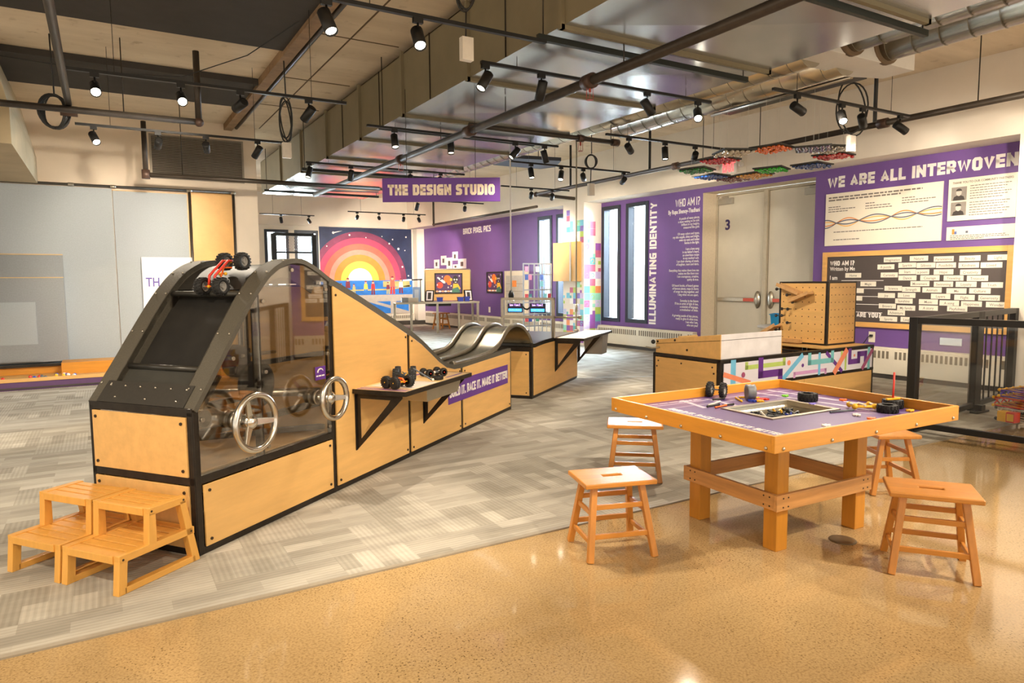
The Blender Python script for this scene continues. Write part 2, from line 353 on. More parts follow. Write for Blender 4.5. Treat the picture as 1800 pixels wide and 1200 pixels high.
# =================================================================== SETTING
def carpet_material():
    m, n, p = base('carpet planks', 0.95, 0, 0.1)
    tc = n.nodes.new('ShaderNodeTexCoord'); mp = n.nodes.new('ShaderNodeMapping'); mp.inputs['Rotation'].default_value = (0, 0, R(0))
    n.links.new(tc.outputs['Object'], mp.inputs[0])
    bk = n.nodes.new('ShaderNodeTexBrick'); bk.offset = 0.5; bk.inputs['Scale'].default_value = 1.0
    bk.inputs['Brick Width'].default_value = 0.40; bk.inputs['Row Height'].default_value = 0.10; bk.inputs['Mortar Size'].default_value = 0.0
    bk.inputs['Color1'].default_value = (0, 0, 0, 1); bk.inputs['Color2'].default_value = (1, 1, 1, 1); bk.inputs['Bias'].default_value = 0.0
    n.links.new(mp.outputs[0], bk.inputs['Vector'])
    # a second set of planks laid across, swapped in by large patches
    mp2 = n.nodes.new('ShaderNodeMapping'); mp2.inputs['Rotation'].default_value = (0, 0, R(90)); n.links.new(tc.outputs['Object'], mp2.inputs[0])
    bk2 = n.nodes.new('ShaderNodeTexBrick'); bk2.offset = 0.5; bk2.inputs['Scale'].default_value = 1.0
    bk2.inputs['Brick Width'].default_value = 0.40; bk2.inputs['Row Height'].default_value = 0.10; bk2.inputs['Mortar Size'].default_value = 0.0
    bk2.inputs['Color1'].default_value = (0, 0, 0, 1); bk2.inputs['Color2'].default_value = (1, 1, 1, 1); n.links.new(mp2.outputs[0], bk2.inputs['Vector'])
    ck = n.nodes.new('ShaderNodeTexBrick'); ck.offset = 0.5; ck.inputs['Scale'].default_value = 1.0; ck.inputs['Mortar Size'].default_value = 0
    ck.inputs['Brick Width'].default_value = 0.40; ck.inputs['Row Height'].default_value = 0.40
    ck.inputs['Color1'].default_value = (0, 0, 0, 1); ck.inputs['Color2'].default_value = (1, 1, 1, 1); n.links.new(mp.outputs[0], ck.inputs['Vector'])
    sel = ramp2(n, ck.outputs['Color'], (0, 0, 0, 1), (1, 1, 1, 1), 0.52, 0.54)
    # ribs
    def ribs(direction):
        w = n.nodes.new('ShaderNodeTexWave'); w.bands_direction = direction; w.inputs['Scale'].default_value = 11; w.inputs['Distortion'].default_value = 0.4
        n.links.new(tc.outputs['Object'], w.inputs['Vector']); return w
    wx, wy = ribs('Y'), ribs('X')
    def mix(f, a, b, bt='MIX', fv=None):
        x = n.nodes.new('ShaderNodeMix'); x.data_type = 'RGBA'; x.blend_type = bt
        if fv is not None: x.inputs['Factor'].default_value = fv
        else: n.links.new(f, x.inputs['Factor'])
        n.links.new(a, x.inputs['A']); n.links.new(b, x.inputs['B']); return x.outputs['Result']
    pl = mix(sel.outputs[0], bk.outputs['Color'], bk2.outputs['Color'])
    rb = mix(sel.outputs[0], wx.outputs['Color'], wy.outputs['Color'])
    nz = noise(n, 1.6, 5, 0.65, sx=(1.0, 3.5, 1))
    c1, c2 = lin((152, 146, 134)), lin((182, 176, 164))
    col = ramp2(n, pl, c1, c2, 0.0, 1.0)
    colr = ramp2(n, rb, (0.92, 0.92, 0.91, 1), (1.05, 1.05, 1.04, 1), 0.2, 0.8)
    coln = ramp2(n, nz.outputs['Fac'], (0.84, 0.84, 0.84, 1), (1.12, 1.12, 1.12, 1), 0.35, 0.65)
    x = mix(None, col.outputs[0], colr.outputs[0], 'MULTIPLY', 1.0); x = mix(None, x, coln.outputs[0], 'MULTIPLY', 1.0)
    n.links.new(x, p.inputs['Base Color']); bump(n, p, rb, 0.25, 0.004)
    return m
def concrete_material():
    m, n, p = base('polished concrete', 0.16, 0, 0.4)
    a = noise(n, 0.7, 6, 0.6); b = noise(n, 95, 2, 0.5); c = noise(n, 1.3, 3, 0.5)
    v = n.nodes.new('ShaderNodeTexVoronoi'); v.inputs['Scale'].default_value = 62; tc = n.nodes.new('ShaderNodeTexCoord'); n.links.new(tc.outputs['Object'], v.inputs['Vector'])
    r = ramp2(n, a.outputs['Fac'], lin((164, 135, 92)), lin((193, 163, 116)), 0.3, 0.7)
    sp = ramp2(n, v.outputs['Distance'], (0.30, 0.26, 0.22, 1), (1, 1, 1, 1), 0.14, 0.26)
    gr = ramp2(n, b.outputs['Fac'], (0.72, 0.70, 0.66, 1), (1.08, 1.08, 1.08, 1), 0.34, 0.58)
    amt = ramp2(n, c.outputs['Fac'], (0.12, 0.12, 0.12, 1), (1, 1, 1, 1), 0.40, 0.62)
    m1 = n.nodes.new('ShaderNodeMix'); m1.data_type = 'RGBA'; m1.blend_type = 'MULTIPLY'
    n.links.new(amt.outputs[0], m1.inputs['Factor']); n.links.new(r.outputs[0], m1.inputs['A']); n.links.new(sp.outputs[0], m1.inputs['B'])
    m2 = n.nodes.new('ShaderNodeMix'); m2.data_type = 'RGBA'; m2.blend_type = 'MULTIPLY'; m2.inputs['Factor'].default_value = 0.8
    n.links.new(m1.outputs['Result'], m2.inputs['A']); n.links.new(gr.outputs[0], m2.inputs['B'])
    n.links.new(m2.outputs['Result'], p.inputs['Base Color'])
    rr = ramp2(n, a.outputs['Fac'], (0.05, 0.05, 0.05, 1), (0.10, 0.10, 0.10, 1)); n.links.new(rr.outputs[0], p.inputs['Roughness'])
    return m
CARPET = carpet_material(); CONC = concrete_material()
YE = 3.305
struct(B().box((-9, -0.9, -0.1), (13, YE, 0)), 'floor_concrete', CONC)
struct(B().box((-9, YE, -0.1), (13, 24, 0.004)), 'floor_carpet', CARPET)
struct(B().box((-9, YE - 0.008, 0), (9.9, YE + 0.022, 0.009)), 'trim_1', mat('grey carpet edging', (150, 140, 122), 0.5))
_sb = B().bar((3.2, 9.7, 0.006), (5.9, 8.43, 0.006), 0.02, 0.006); _sb.bar((5.9, 8.43, 0.006), (8.4, 7.3, 0.006), 0.02, 0.006)
struct(_sb, 'trim_2', mat('pale floor seam', (170, 170, 165), 0.5))

# ceiling: bare concrete, darker infill bays between ribs
def ceiling_material():
    m, n, p = base('stained concrete ceiling', 0.85, 0, 0.2)
    a = noise(n, 0.9, 7, 0.65, sx=(0.5, 2.2, 1)); b = noise(n, 5, 4, 0.6)
    r = ramp2(n, a.outputs['Fac'], lin((200, 182, 156)), lin((228, 212, 188)), 0.3, 0.72)
    s = ramp2(n, b.outputs['Fac'], (0.55, 0.47, 0.38, 1), (1, 1, 1, 1), 0.28, 0.40)
    mx = n.nodes.new('ShaderNodeMix'); mx.data_type = 'RGBA'; mx.blend_type = 'MULTIPLY'; mx.inputs['Factor'].default_value = 0.5
    n.links.new(r.outputs[0], mx.inputs['A']); n.links.new(s.outputs[0], mx.inputs['B']); n.links.new(mx.outputs['Result'], p.inputs['Base Color']); return m
CEIL = ceiling_material()
DARKCEIL = mat('dark acoustic board', (62, 58, 55), 0.95, 0, 0.12, 3)
struct(B().box((-9, -4, 4.2), (13, 24, 4.3)), 'ceiling', CEIL)
struct(B().box((-9, 4.9, 4.15), (1.93, 8.40, 4.198)), 'ceiling_panel', DARKCEIL)
struct(B().box((-9, 9.90, 4.15), (1.93, 11.38, 4.198)).box((-9, 9.86, 4.12), (1.93, 9.91, 4.198)), 'ceiling_panel', DARKCEIL)
# formwork joints in the concrete
_j = B()
for y in (5.6, 7.75, 9.6, 11.2): _j.box((2.1, y, 4.193), (3.1, y + 0.012, 4.2))
_j.box((2.52, 3, 4.193), (2.535, 13, 4.2)); struct(_j, 'ceiling_trim', mat('joint shadow brown', (96, 78, 58), 0.9))
# rusty beam line with its conduit at the edge of the boards
struct(B().box((1.93, 2.0, 4.10), (2.06, 12.95, 4.2)), 'ceiling_beam', mat('rusty brown beam', (140, 112, 82), 0.8, 0, 0.25, 6))

# ---- right wall (local: x along the wall, y up, z into the room)
def wall_grid(b, x0, x1, y0, y1, z, holes, mi=0):
    xs = sorted({x0, x1} | {h[0] for h in holes} | {h[1] for h in holes}); ys = sorted({y0, y1} | {h[2] for h in holes} | {h[3] for h in holes})
    for i in range(len(xs) - 1):
        for j in range(len(ys) - 1):
            cx, cy = (xs[i] + xs[i + 1]) / 2, (ys[j] + ys[j + 1]) / 2
            if any(h[0] < cx < h[1] and h[2] < cy < h[3] for h in holes): continue
            b.quad((xs[i], ys[j], z), (xs[i + 1], ys[j], z), (xs[i + 1], ys[j + 1], z), (xs[i], ys[j + 1], z), mi)
    for a0, a1, b0, b1 in holes:   # reveals
        d = z - 0.15
        for p, q in (((a0, b0), (a1, b0)), ((a1, b0), (a1, b1)), ((a1, b1), (a0, b1)), ((a0, b1), (a0, b0))):
            b.quad((p[0], p[1], z), (p[0], p[1], d), (q[0], q[1], d), (q[0], q[1], z), mi)
W1 = (-7.40, -6.78, 0.55, 3.10); W2 = (-6.60, -5.92, 0.55, 3.10); W3 = (-9.93, -9.31, 0.58, 3.08); W4 = (-9.13, -8.50, 0.58, 3.08)
b = B(); wall_grid(b, -7.43, -4.47, 0, 3.21, 0, [W1, W2]); wall_grid(b, -4.47, -2.13, 3.10, 3.21, 0, []); wall_grid(b, -2.13, 0.90, 0, 3.21, 0, [])
wall_grid(b, -16.9, -8.19, 0, 3.21, 0, [W3, W4])
struct(b, 'wall_right_recess', PURPLE, WF)
b = B(); b.box((-16.9, 3.21, -0.45), (-9.0, 4.2, 0.5)).box((-9.0, 3.19, -0.45), (7.0, 4.2, 0.5))
b.box((-8.19, 0, -0.3), (-7.43, 3.2, 0.5)); b.box((0.88, 0, -0.3), (7.0, 3.2, 0.5))
struct(b, 'wall_right', WALLW, WF)
# door niche
b = B(); b.quad((-4.47, 0, 0), (-4.47, 0, -0.42), (-4.47, 3.1, -0.42), (-4.47, 3.1, 0)); b.quad((-2.13, 0, -0.42), (-2.13, 0, 0), (-2.13, 3.1, 0), (-2.13, 3.1, -0.42))
b.quad((-4.47, 3.1, -0.42), (-2.13, 3.1, -0.42), (-2.13, 3.1, 0), (-4.47, 3.1, 0)); b.quad((-4.47, 0, -0.45), (-2.13, 0, -0.45), (-2.13, 3.1, -0.45), (-4.47, 3.1, -0.45))
struct(b, 'wall_right_niche', WALLB, WF)
DOORM = mat('grey beige door paint', (202, 194, 178), 0.45, 0, 0.03, 4)
def door(nm, x0, x1, hinge_left, label):
    t = thing(nm, label, 'door', WF @ Matrix.Translation(((x0 + x1) / 2, 0, -0.40))); t['kind'] = 'structure'; w = (x1 - x0) / 2
    B().box((-w + 0.01, 0.01, -0.022), (w - 0.01, 3.03, 0.022)).go('leaf', DOORM, t, 0.004)
    b = B().box((-w + 0.06, 1.06, 0.045), (w - 0.06, 1.13, 0.075)); b.go('crash_bar', BOLT, t, 0.006)
    s = 1 if hinge_left else -1
    B().box((s * (w * 0.25), 1.065, 0.075), (s * (w - 0.16), 1.125, 0.081)).go('push_pad', mat('red push pad', (196, 84, 66), 0.5), t)
    k = w - 0.10
    M = Matrix.Rotation(R(-90), 4, 'X')
    B().lathe([(0.03, 0.02), (0.075, 0.03), (0.08, 0.06), (0.04, 0.085), (0.001, 0.09)], 18, (0, 0, 0), 0, Matrix.Diagonal((0.75, 2.0, 1, 1))).go('latch_cover', BOLT, t).matrix_local = Matrix.Translation((s * k, 1.10, 0))
    kx = -s * (w - 0.20)
    B().box((kx - 0.17, 2.88, 0.025), (kx + 0.17, 2.99, 0.085)).box((kx - 0.1, 2.99, 0.03), (kx + 0.05, 3.03, 0.05)).go('door_closer', mat('silver closer', (178, 172, 160), 0.35, 0.7), t, 0.006)
    return t
d1 = door('door_1', -4.42, -3.36, True, 'grey metal fire door leaf marked 3 with red crash bar')
letters('3', 0.26, mat('dark purple vinyl', (58, 42, 96), 0.5), d1, -0.30, 2.49, 0.024, 'CENTER', 'number', 0.03)
door('door_2', -3.28, -2.18, False, 'grey metal fire door leaf beside the purple text wall')
struct(B().box((-3.36, 0, -0.40), (-3.28, 3.06, -0.33)).box((-4.46, 0, -0.42), (-4.42, 3.08, -0.36)).box((-2.18, 0, -0.42), (-2.14, 3.08, -0.36)).box((-4.46, 3.04, -0.42), (-2.14, 3.09, -0.36)), 'trim_3', mat('door frame paint', (178, 168, 148), 0.45), WF, 0.004)
# windows
FRAMEW = mat('dark blue grey window frame', (44, 50, 62), 0.4, 0.2, 0.08)
SKYGLASS = clear('window glass', (0.97, 0.99, 1.0), 0.04)
for i, (x0, x1, y0, y1) in enumerate((W1, W2, W3, W4)):
    t = thing('window_%d' % (i + 1), 'narrow tall window in dark frame', 'window', WF @ Matrix.Translation(((x0 + x1) / 2, y0, 0))); t['kind'] = 'structure'
    t['label'] = ['narrow tall dark-framed window beside the colourful square mosaic', 'narrow tall dark-framed window beside the vertical white lettering',
                  'narrow tall dark-framed window behind the metal lattice shelf', 'narrow tall dark-framed window partly behind the mosaic pillar'][i]
    w = (x1 - x0) / 2; h = y1 - y0; f = 0.085
    B().box((-w, 0, -0.16), (-w + f, h, 0.02)).box((w - f, 0, -0.16), (w, h, 0.02)).box((-w + f, 0, -0.16), (w - f, f, 0.02)).box((-w + f, h - f, -0.16), (w - f, h, 0.02)).go('frame', FRAMEW, t, 0.006)
    B().box((-w + f, f, -0.12), (w - f, h - f, -0.114)).go('pane', SKYGLASS, t)
# radiators under the windows (fin slots as pattern)
FIN = mat('radiator slot shadow', (120, 110, 94), 0.6)
def radiator(x0, x1, label):
    t = thing('baseboard_radiator', label, 'radiator', WF @ Matrix.Translation(((x0 + x1) / 2, 0, 0.005)), 'radiators along the window wall'); w = (x1 - x0) / 2
    B().box((-w, 0.07, 0), (w, 0.44, 0.13)).box((-w, 0.44, 0), (w, 0.46, 0.115)).go('casing', CREAM, t, 0.008)
    b = B(); n = int(2 * w / 0.062); sec = 0
    for k in range(n):
        x = -w + 0.06 + k * 0.062
        if int((x + w) / 1.35) != int((x + w + 0.1) / 1.35): continue
        b.box((x, 0.30, 0.128), (min(x + 0.034, w - 0.02), 0.41, 0.133))
    b.go('grille', FIN, t)
    for sx in (-0.33, 0.33): pass
    B().box((-w, 0.0, 0.0), (w, 0.07, 0.11)).go('plinth', DARKBASE, t)
    return t
radiator(-7.40, -4.55, 'cream wall radiator under the two tall windows beside the doors')
radiator(-2.05, 0.85, 'cream wall radiator under the dark word board')
radiator(-16.4, -8.25, 'long cream wall radiator along the far purple wall')

# ---- far wall with the painted mural
b = B(); FW1 = (4.30, 5.02, 0.6, 3.08); FW2 = (5.20, 5.94, 0.6, 3.08)
wall_grid(b, 1.5, 13.0, 0, 4.2, 0, [FW1, FW2]); b.box((1.5, 3.22, 0), (9.3, 4.2, 0.12)).box((9.15, 0, 0), (9.75, 4.2, 0.35))
struct(b, 'wall_far', WALLW, FF)
for i, (x0, x1, y0, y1) in enumerate((FW1, FW2)):
    t = thing('window_%d' % (i + 5), 'dark-framed window', 'window', FF @ Matrix.Translation(((x0 + x1) / 2, y0, 0))); t['kind'] = 'structure'
    t['label'] = ['dark-framed far window nearest the white corner, above the ramp', 'dark-framed far window right against the sunset mural'][i]
    w = (x1 - x0) / 2; h = y1 - y0; f = 0.09
    B().box((-w, 0, -0.16), (-w + f, h, 0.02)).box((w - f, 0, -0.16), (w, h, 0.02)).box((-w + f, 0, -0.16), (w - f, f, 0.02)).box((-w + f, h - f, -0.16), (w - f, h, 0.02)).go('frame', FRAMEW, t, 0.006)
    B().box((-w + f, f, -0.12), (w - f, h - f, -0.114)).go('pane', SKYGLASS, t)
struct(B().box((6.0, 0, 0.0), (9.75, 0.14, 0.37)), 'baseboard_far', DARKBASE, FF)

# ---- left wall
b = B(); b.box((-9, 0, -0.4), (2.44, 4.2, 0)); struct(b, 'wall_left', mat('warm white wall paint', (226, 210, 190), 0.75, 0, 0.03, 2.5), LF)
# sloping concrete haunch and beam end at the far left
b = B().prism([(-1.35, 3.02), (-0.78, 3.02), (-0.78, 3.42), (-0.95, 4.2), (-1.35, 4.2)], 9.4, 12.95, 'y')
struct(b, 'ceiling_beam', mat('pale beam concrete', (182, 166, 136), 0.85, 0, 0.08, 3))

# =================================================================== RIGHT WALL GRAPHICS
t = thing('wall_lettering', 'white vertical lettering ILLUMINATING IDENTITY running up the purple wall', 'lettering', WF @ Matrix.Translation((-5.78, 1.80, 0.002)))
block('ILLUMINATING IDENTITY', 2.50, 0.20, WHITEV, t, 0, 0, 0, 'CENTER', 0.27, 'letters', Matrix.Rotation(R(90), 4, 'Z'))
t = thing('wall_lettering', 'white right-aligned poem WHO AM I? on the purple wall beside the doors', 'lettering', WF @ Matrix.Translation((-4.54, 0, 0.002)))
block('WHO AM I?', 0.63, 0.155, WHITEV, t, 0, 2.97, 0, 'RIGHT', 0.2, 'title')
letters('By Rupa Shenoy-Thadhani', 0.115, WHITEV, t, 0, 2.80, 0, 'RIGHT', 'byline', 0.02, 0.68)
poem = ['A puzzle of many pieces,', 'a story waiting to be told.', 'brilliant in my heights,', 'treasured like gold.', '', 'Of many colors and types,', 'my skin supple, shiny and bright,',
        'even my eyes and indian', 'henna in the light.', '', 'I am a love song', 'in my father\'s heart,', 'an unwritten recipe', 'in my mother\'s art.', 'I am their sharing of meals,', 'of laughter, tears and darts.', '',
        'Everything that makes them love me', 'makes me like them too:', 'I am courageous, creative,', 'quirky & true.', '', 'Of board books, of board games', 'of famous places, maps & charts', 'of songs we sing together, and', 'I sing when we are apart.', '',
        'Someday in the future', 'I\'ll be an artist of light & hue,', 'a scientist of language,', 'a troubadour of ideas.', '', 'A growing puzzle of tiny pieces,', 'ready to glow & shine true.', 'I am who I am,', 'who are you?']
for i, ln in enumerate(poem):
    if ln: letters(ln, 0.066, WHITEV, t, 0, 2.66 - i * (2.66 - 0.58) / (len(poem) - 1), 0, 'RIGHT', 'verse', 0.012, 0.80)
t = thing('wall_lettering', 'white headline WE ARE ALL INTERWOVEN on the purple wall above the posters', 'lettering', WF @ Matrix.Translation((-1.92, 2.975, 0.002)))
block('WE ARE ALL INTERWOVEN', 2.60, 0.172, WHITEV, t, 0, 0, 0, 'LEFT', 0.33, 'letters')
t = thing('wall_lettering', 'white heading BRICK PIXEL PICS on the far purple wall', 'lettering', WF @ Matrix.Translation((-13.09, 2.96, 0.002)))
block('BRICK PIXEL PICS', 1.64, 0.175, WHITEV, t, 0, 0, 0, 'CENTER', 0.28, 'letters')

PAPER = mat('cream poster board', (236, 226, 208), 0.5, 0, 0.02, 3); INK = mat('dark grey print', (122, 113, 104), 0.6); ORG = mat('orange print', (226, 140, 66), 0.5); AMB = mat('amber print', (238, 184, 96), 0.5); SLATE = mat('slate print', (88, 92, 110), 0.5)
t = thing('wall_poster', 'large cream poster with woven orange and grey wave lines', 'poster', WF @ Matrix.Translation((-1.06, 1.99, 0)))
B().box((-0.87, 0, 0.003), (0.87, 0.81, 0.022)).go('board', PAPER, t, 0.002)
b = B()
NODES = [-0.10, 0.11, 0.32, 0.60, 0.81, 1.08]
for k, (sg, mi, par) in enumerate(((1, 0, 0), (-1, 2, 0), (1, 1, 1), (-1, 3, 1))):
    N = 110; pts = []
    for i in range(N + 1):
        f = i / N; j = max(q for q in range(5) if NODES[q] <= f + 1e-9); u = (f - NODES[j]) / (NODES[j + 1] - NODES[j])
        am = (0.062 if j % 2 != par else 0.030); dr = sg * (1 if (j + (par if am < 0.05 else 0)) % 2 else -1)
        pts.append((-0.868 + 1.736 * f, 0.34 + 0.075 * f + dr * am * math.sin(math.pi * u)))
    for i in range(N):
        (xa, ya), (xb, yb) = pts[i], pts[i + 1]; z = 0.0232 + k * 0.0003
        b.quad((xa, ya - 0.008, z), (xb, yb - 0.008, z), (xb, yb + 0.008, z), (xa, ya + 0.008, z), mi)
b.go('wave_print', [ORG, SLATE, AMB, SLATE], t)
fine_print(t, [(-0.82, 0.60, 0.745), (-0.82, 0.30, 0.705)], INK, 0.0235, 0.022)
fine_print(t, [(-0.82, -0.62, 0.60), (-0.82, -0.38, 0.565), (-0.82, -0.48, 0.53), (-0.22, -0.08, 0.61), (-0.22, 0.16, 0.57), (-0.22, 0.18, 0.535), (0.32, 0.50, 0.635), (0.32, 0.78, 0.60), (0.32, 0.70, 0.565), (-0.72, 0.62, 0.21), (-0.72, -0.30, 0.09)], INK, 0.0235, 0.013)
t = thing('wall_poster', 'cream poster with two grey portrait photos and fine print', 'poster', WF @ Matrix.Translation((0.29, 2.245, 0)))
B().box((-0.41, 0, 0.003), (0.40, 0.56, 0.022)).go('board', PAPER, t, 0.002)
letters('THANK YOU TO OUR COMMUNITY PARTNERS:', 0.04, INK, t, -0.36, 0.505, 0.0235, 'LEFT', 'title', 0.01, 0.84)
GP = mat('grey photo print', (150, 142, 134), 0.4, 0, 0.1, 20); GD = mat('dark photo print', (64, 58, 56), 0.4, 0, 0.1, 20); GL = mat('light photo print', (206, 196, 186), 0.4)
for yy in (0.27, 0.07):
    b = B().box((-0.37, yy, 0.022), (-0.18, yy + 0.18, 0.0245), 0)
    b.prism([(-0.35, yy + 0.003), (-0.20, yy + 0.003), (-0.215, yy + 0.05), (-0.255, yy + 0.07), (-0.295, yy + 0.07), (-0.335, yy + 0.05)], 0.0246, 0.0252, 'z', 1)
    b.prism([(-0.275 + 0.034 * math.cos(a * math.pi / 8), yy + 0.105 + 0.046 * math.sin(a * math.pi / 8)) for a in range(16)], 0.0253, 0.0258, 'z', 2)
    b.prism([(-0.275 + 0.037 * math.cos(a * math.pi / 8), yy + 0.125 + 0.034 * math.sin(a * math.pi / 8)) for a in range(0, 9)], 0.0259, 0.0262, 'z', 1)
    b.go('portrait_photo', [GP, GD, GL], t)
fine_print(t, [(-0.14, 0.34 - 0.08 * ((i * 7) % 3) / 2, 0.45 - i * 0.033 - (0.02 if i > 5 else 0)) for i in range(12)], INK, 0.0235, 0.010)
t = thing('wall_poster', 'small cream sponsor strip under the portrait poster', 'poster', WF @ Matrix.Translation((0.29, 1.985, 0)))
B().box((-0.41, 0, 0.003), (0.40, 0.18, 0.022)).go('board', PAPER, t, 0.002)
B().box((-0.34, 0.08, 0.022), (-0.31, 0.15, 0.0235), 0).box((-0.31, 0.08, 0.022), (-0.28, 0.12, 0.0235), 1).box((-0.17, 0.09, 0.022), (-0.14, 0.12, 0.0235), 2).go('logo', [ORG, mat('blue logo', (90, 110, 170)), SLATE], t)
fine_print(t, [(-0.36, 0.30, 0.06), (-0.36, 0.34, 0.038), (-0.36, 0.05, 0.018)], INK, 0.0235, 0.010)

# dark word board
FRAMEO = wood('oak board frame', (224, 172, 100), (3, 20, 20), 0.12, 0.4); SLATEB = mat('dark brown magnet board', (78, 69, 66), 0.5, 0, 0.06, 5)
t = thing('word_board', 'large oak-framed dark board headed WHO AM I? covered in word magnets', 'board', WF @ Matrix.Translation((-0.62, 0.74, 0)))
B().box((-1.25, 0.075, 0.004), (1.25, 1.075, 0.02)).go('panel', SLATEB, t)
f = 0.075
B().box((-1.325, 0, 0.004), (-1.25, 1.15, 0.04)).box((1.25, 0, 0.004), (1.325, 1.15, 0.04)).box((-1.25, 0, 0.004), (1.25, f, 0.04)).box((-1.25, 1.075, 0.004), (1.25, 1.15, 0.04)).go('frame', FRAMEO, t, 0.004)
block('WHO AM I?', 0.40, 0.075, WHITEV, t, -1.20, 0.975, 0.021, 'LEFT', 0.32, 'title')
letters('Written by Me', 0.085, WHITEV, t, -1.20, 0.885, 0.021, 'LEFT', 'subtitle', 0.012, 0.80)
letters('I am', 0.09, WHITEV, t, -1.20, 0.745, 0.021, 'LEFT', 'prompt', 0.02, 0.85)
block('WHO ARE YOU?', 0.58, 0.075, WHITEV, t, -0.355, 0.185, 0.021, 'RIGHT', 0.34, 'prompt')
b = B()
for y in (0.745, 0.625, 0.505, 0.385, 0.265): b.box((-1.0, y - 0.045, 0.0205), (-0.34, y - 0.037, 0.0215))
b.go('writing_line', WHITEV, t)
MAG = mat('white word magnet', (232, 224, 208), 0.55, 0, 0.02, 5)
WORDS = [('Imagination', -0.837, 1.747, 0.258), ('Nature', -0.468, 1.754, 0.251), ('Persistence', -0.138, 1.738, 0.256), ('Beauty', 0.19, 1.737, 0.258), ('Light', 0.522, 1.738, 0.243), ('A puzzle', -0.932, 1.644, 0.249), ('Sparkle', -0.625, 1.662, 0.249), ('Silliness', -0.367, 1.656, 0.252), ('Possibility', -0.105, 1.651, 0.255), ('Kindness', 0.18, 1.646, 0.251), ('Loved', 0.45, 1.642, 0.254), ('Start', -0.621, 1.569, 0.238), ('a poem', -0.407, 1.563, 0.18), ('Hope', -0.132, 1.559, 0.253), ('Creativity', 0.206, 1.552, 0.254), ('Curiosity', -0.878, 1.525, 0.251), ('Dance', -0.615, 1.481, 0.254), ('Courage', -0.308, 1.479, 0.256), ('Traveling', -0.0, 1.474, 0.251), ('Treasure', 0.294, 1.47, 0.254), ('Home', -1.431, 1.524, 0.254), ('Magic', -1.189, 1.393, 0.241), ('Movement', -0.439, 1.398, 0.259), ('Swimming', -0.126, 1.391, 0.248), ('Loyalty', 0.16, 1.39, 0.256), ('Truth', 0.47, 1.382, 0.252), ('Science', -0.812, 1.329, 0.254), ('Strength', -0.555, 1.316, 0.252), ('Animals', -0.272, 1.31, 0.255), ('Me', 0.044, 1.3, 0.251), ('Culture', 0.331, 1.303, 0.256), ('Joy', -0.907, 1.224, 0.252), ('Love', -0.616, 1.23, 0.249), ('Layers', -0.155, 1.223, 0.252), ('Flight', 0.148, 1.213, 0.251), ('Generosity', 0.444, 1.212, 0.252), ('Sunshine', -0.649, 1.147, 0.247), ('Music', -0.313, 1.143, 0.254), ('A song', -0.039, 1.133, 0.25), ('Happiness', 0.237, 1.128, 0.253), ('Wonder', 0.536, 1.125, 0.248), ('Bravery', -0.887, 1.068, 0.252), ('My family', -0.614, 1.048, 0.255), ('A story', -0.309, 1.057, 0.254), ('Playfulness', 0.065, 1.057, 0.253), ('Adventure', -0.752, 0.974, 0.25), ('Sports', -0.863, 0.878, 0.257), ('Laughter', -0.563, 0.882, 0.244)]
for w, q, z, wd in WORDS:
    mt = thing('word_magnet', 'white magnet reading %s on the dark word board' % w, 'magnet', WF @ Matrix.Translation((q, z, 0.0225 if w not in ('a poem', 'Sunshine') else 0.0255)), 'white word magnets on the dark board')
    B().box((-wd / 2, -0.036, 0), (wd / 2, 0.036, 0.003)).go('strip', MAG, mt)
    letters(w, 0.052, INK, mt, 0, -0.004, 0.0032, 'CENTER', 'word', 0.004, 0.9, ext=0.0005)
for q, z in ((-1.38, 1.29), (-1.40, 1.175)):
    mt = thing('word_magnet', 'white word magnet mostly hidden by the pegboard tower, %s' % ('upper of the two' if z > 1.2 else 'lower of the two'), 'magnet', WF @ Matrix.Translation((q, z, 0.0225)), 'white word magnets on the dark board')
    B().box((-0.126, -0.036, 0), (0.126, 0.036, 0.003)).go('strip', MAG, mt)

# outlet with its plug
t = thing('wall_outlet', 'white wall outlet with a black plug below the word board', 'outlet', WF @ Matrix.Translation((-1.11, 0.595, 0)))
B().box((-0.05, -0.08, 0.002), (0.05, 0.08, 0.012)).go('cover', CREAM, t, 0.004)
t = thing('power_plug', 'black plug with a looping cable in the outlet below the board', 'plug', WF @ Matrix.Translation((-1.11, 0.615, 0.012)))
B().box((-0.022, -0.018, 0), (0.022, 0.018, 0.035)).go('plug_body', BLACKM, t, 0.004)
B().tube([(0, 0, 0.03), (-0.03, -0.02, 0.05), (-0.06, -0.07, 0.05), (-0.085, -0.12, 0.07), (-0.10, -0.15, 0.10), (-0.11, -0.2, 0.12)], 0.006, 8).go('cable', BLACKM, t)
t = thing('wall_outlet', 'white wall outlet low on the far purple wall', 'outlet', WF @ Matrix.Translation((-12.38, 0.635, 0)))
B().box((-0.05, -0.08, 0.002), (0.05, 0.08, 0.012)).go('cover', CREAM, t, 0.004)

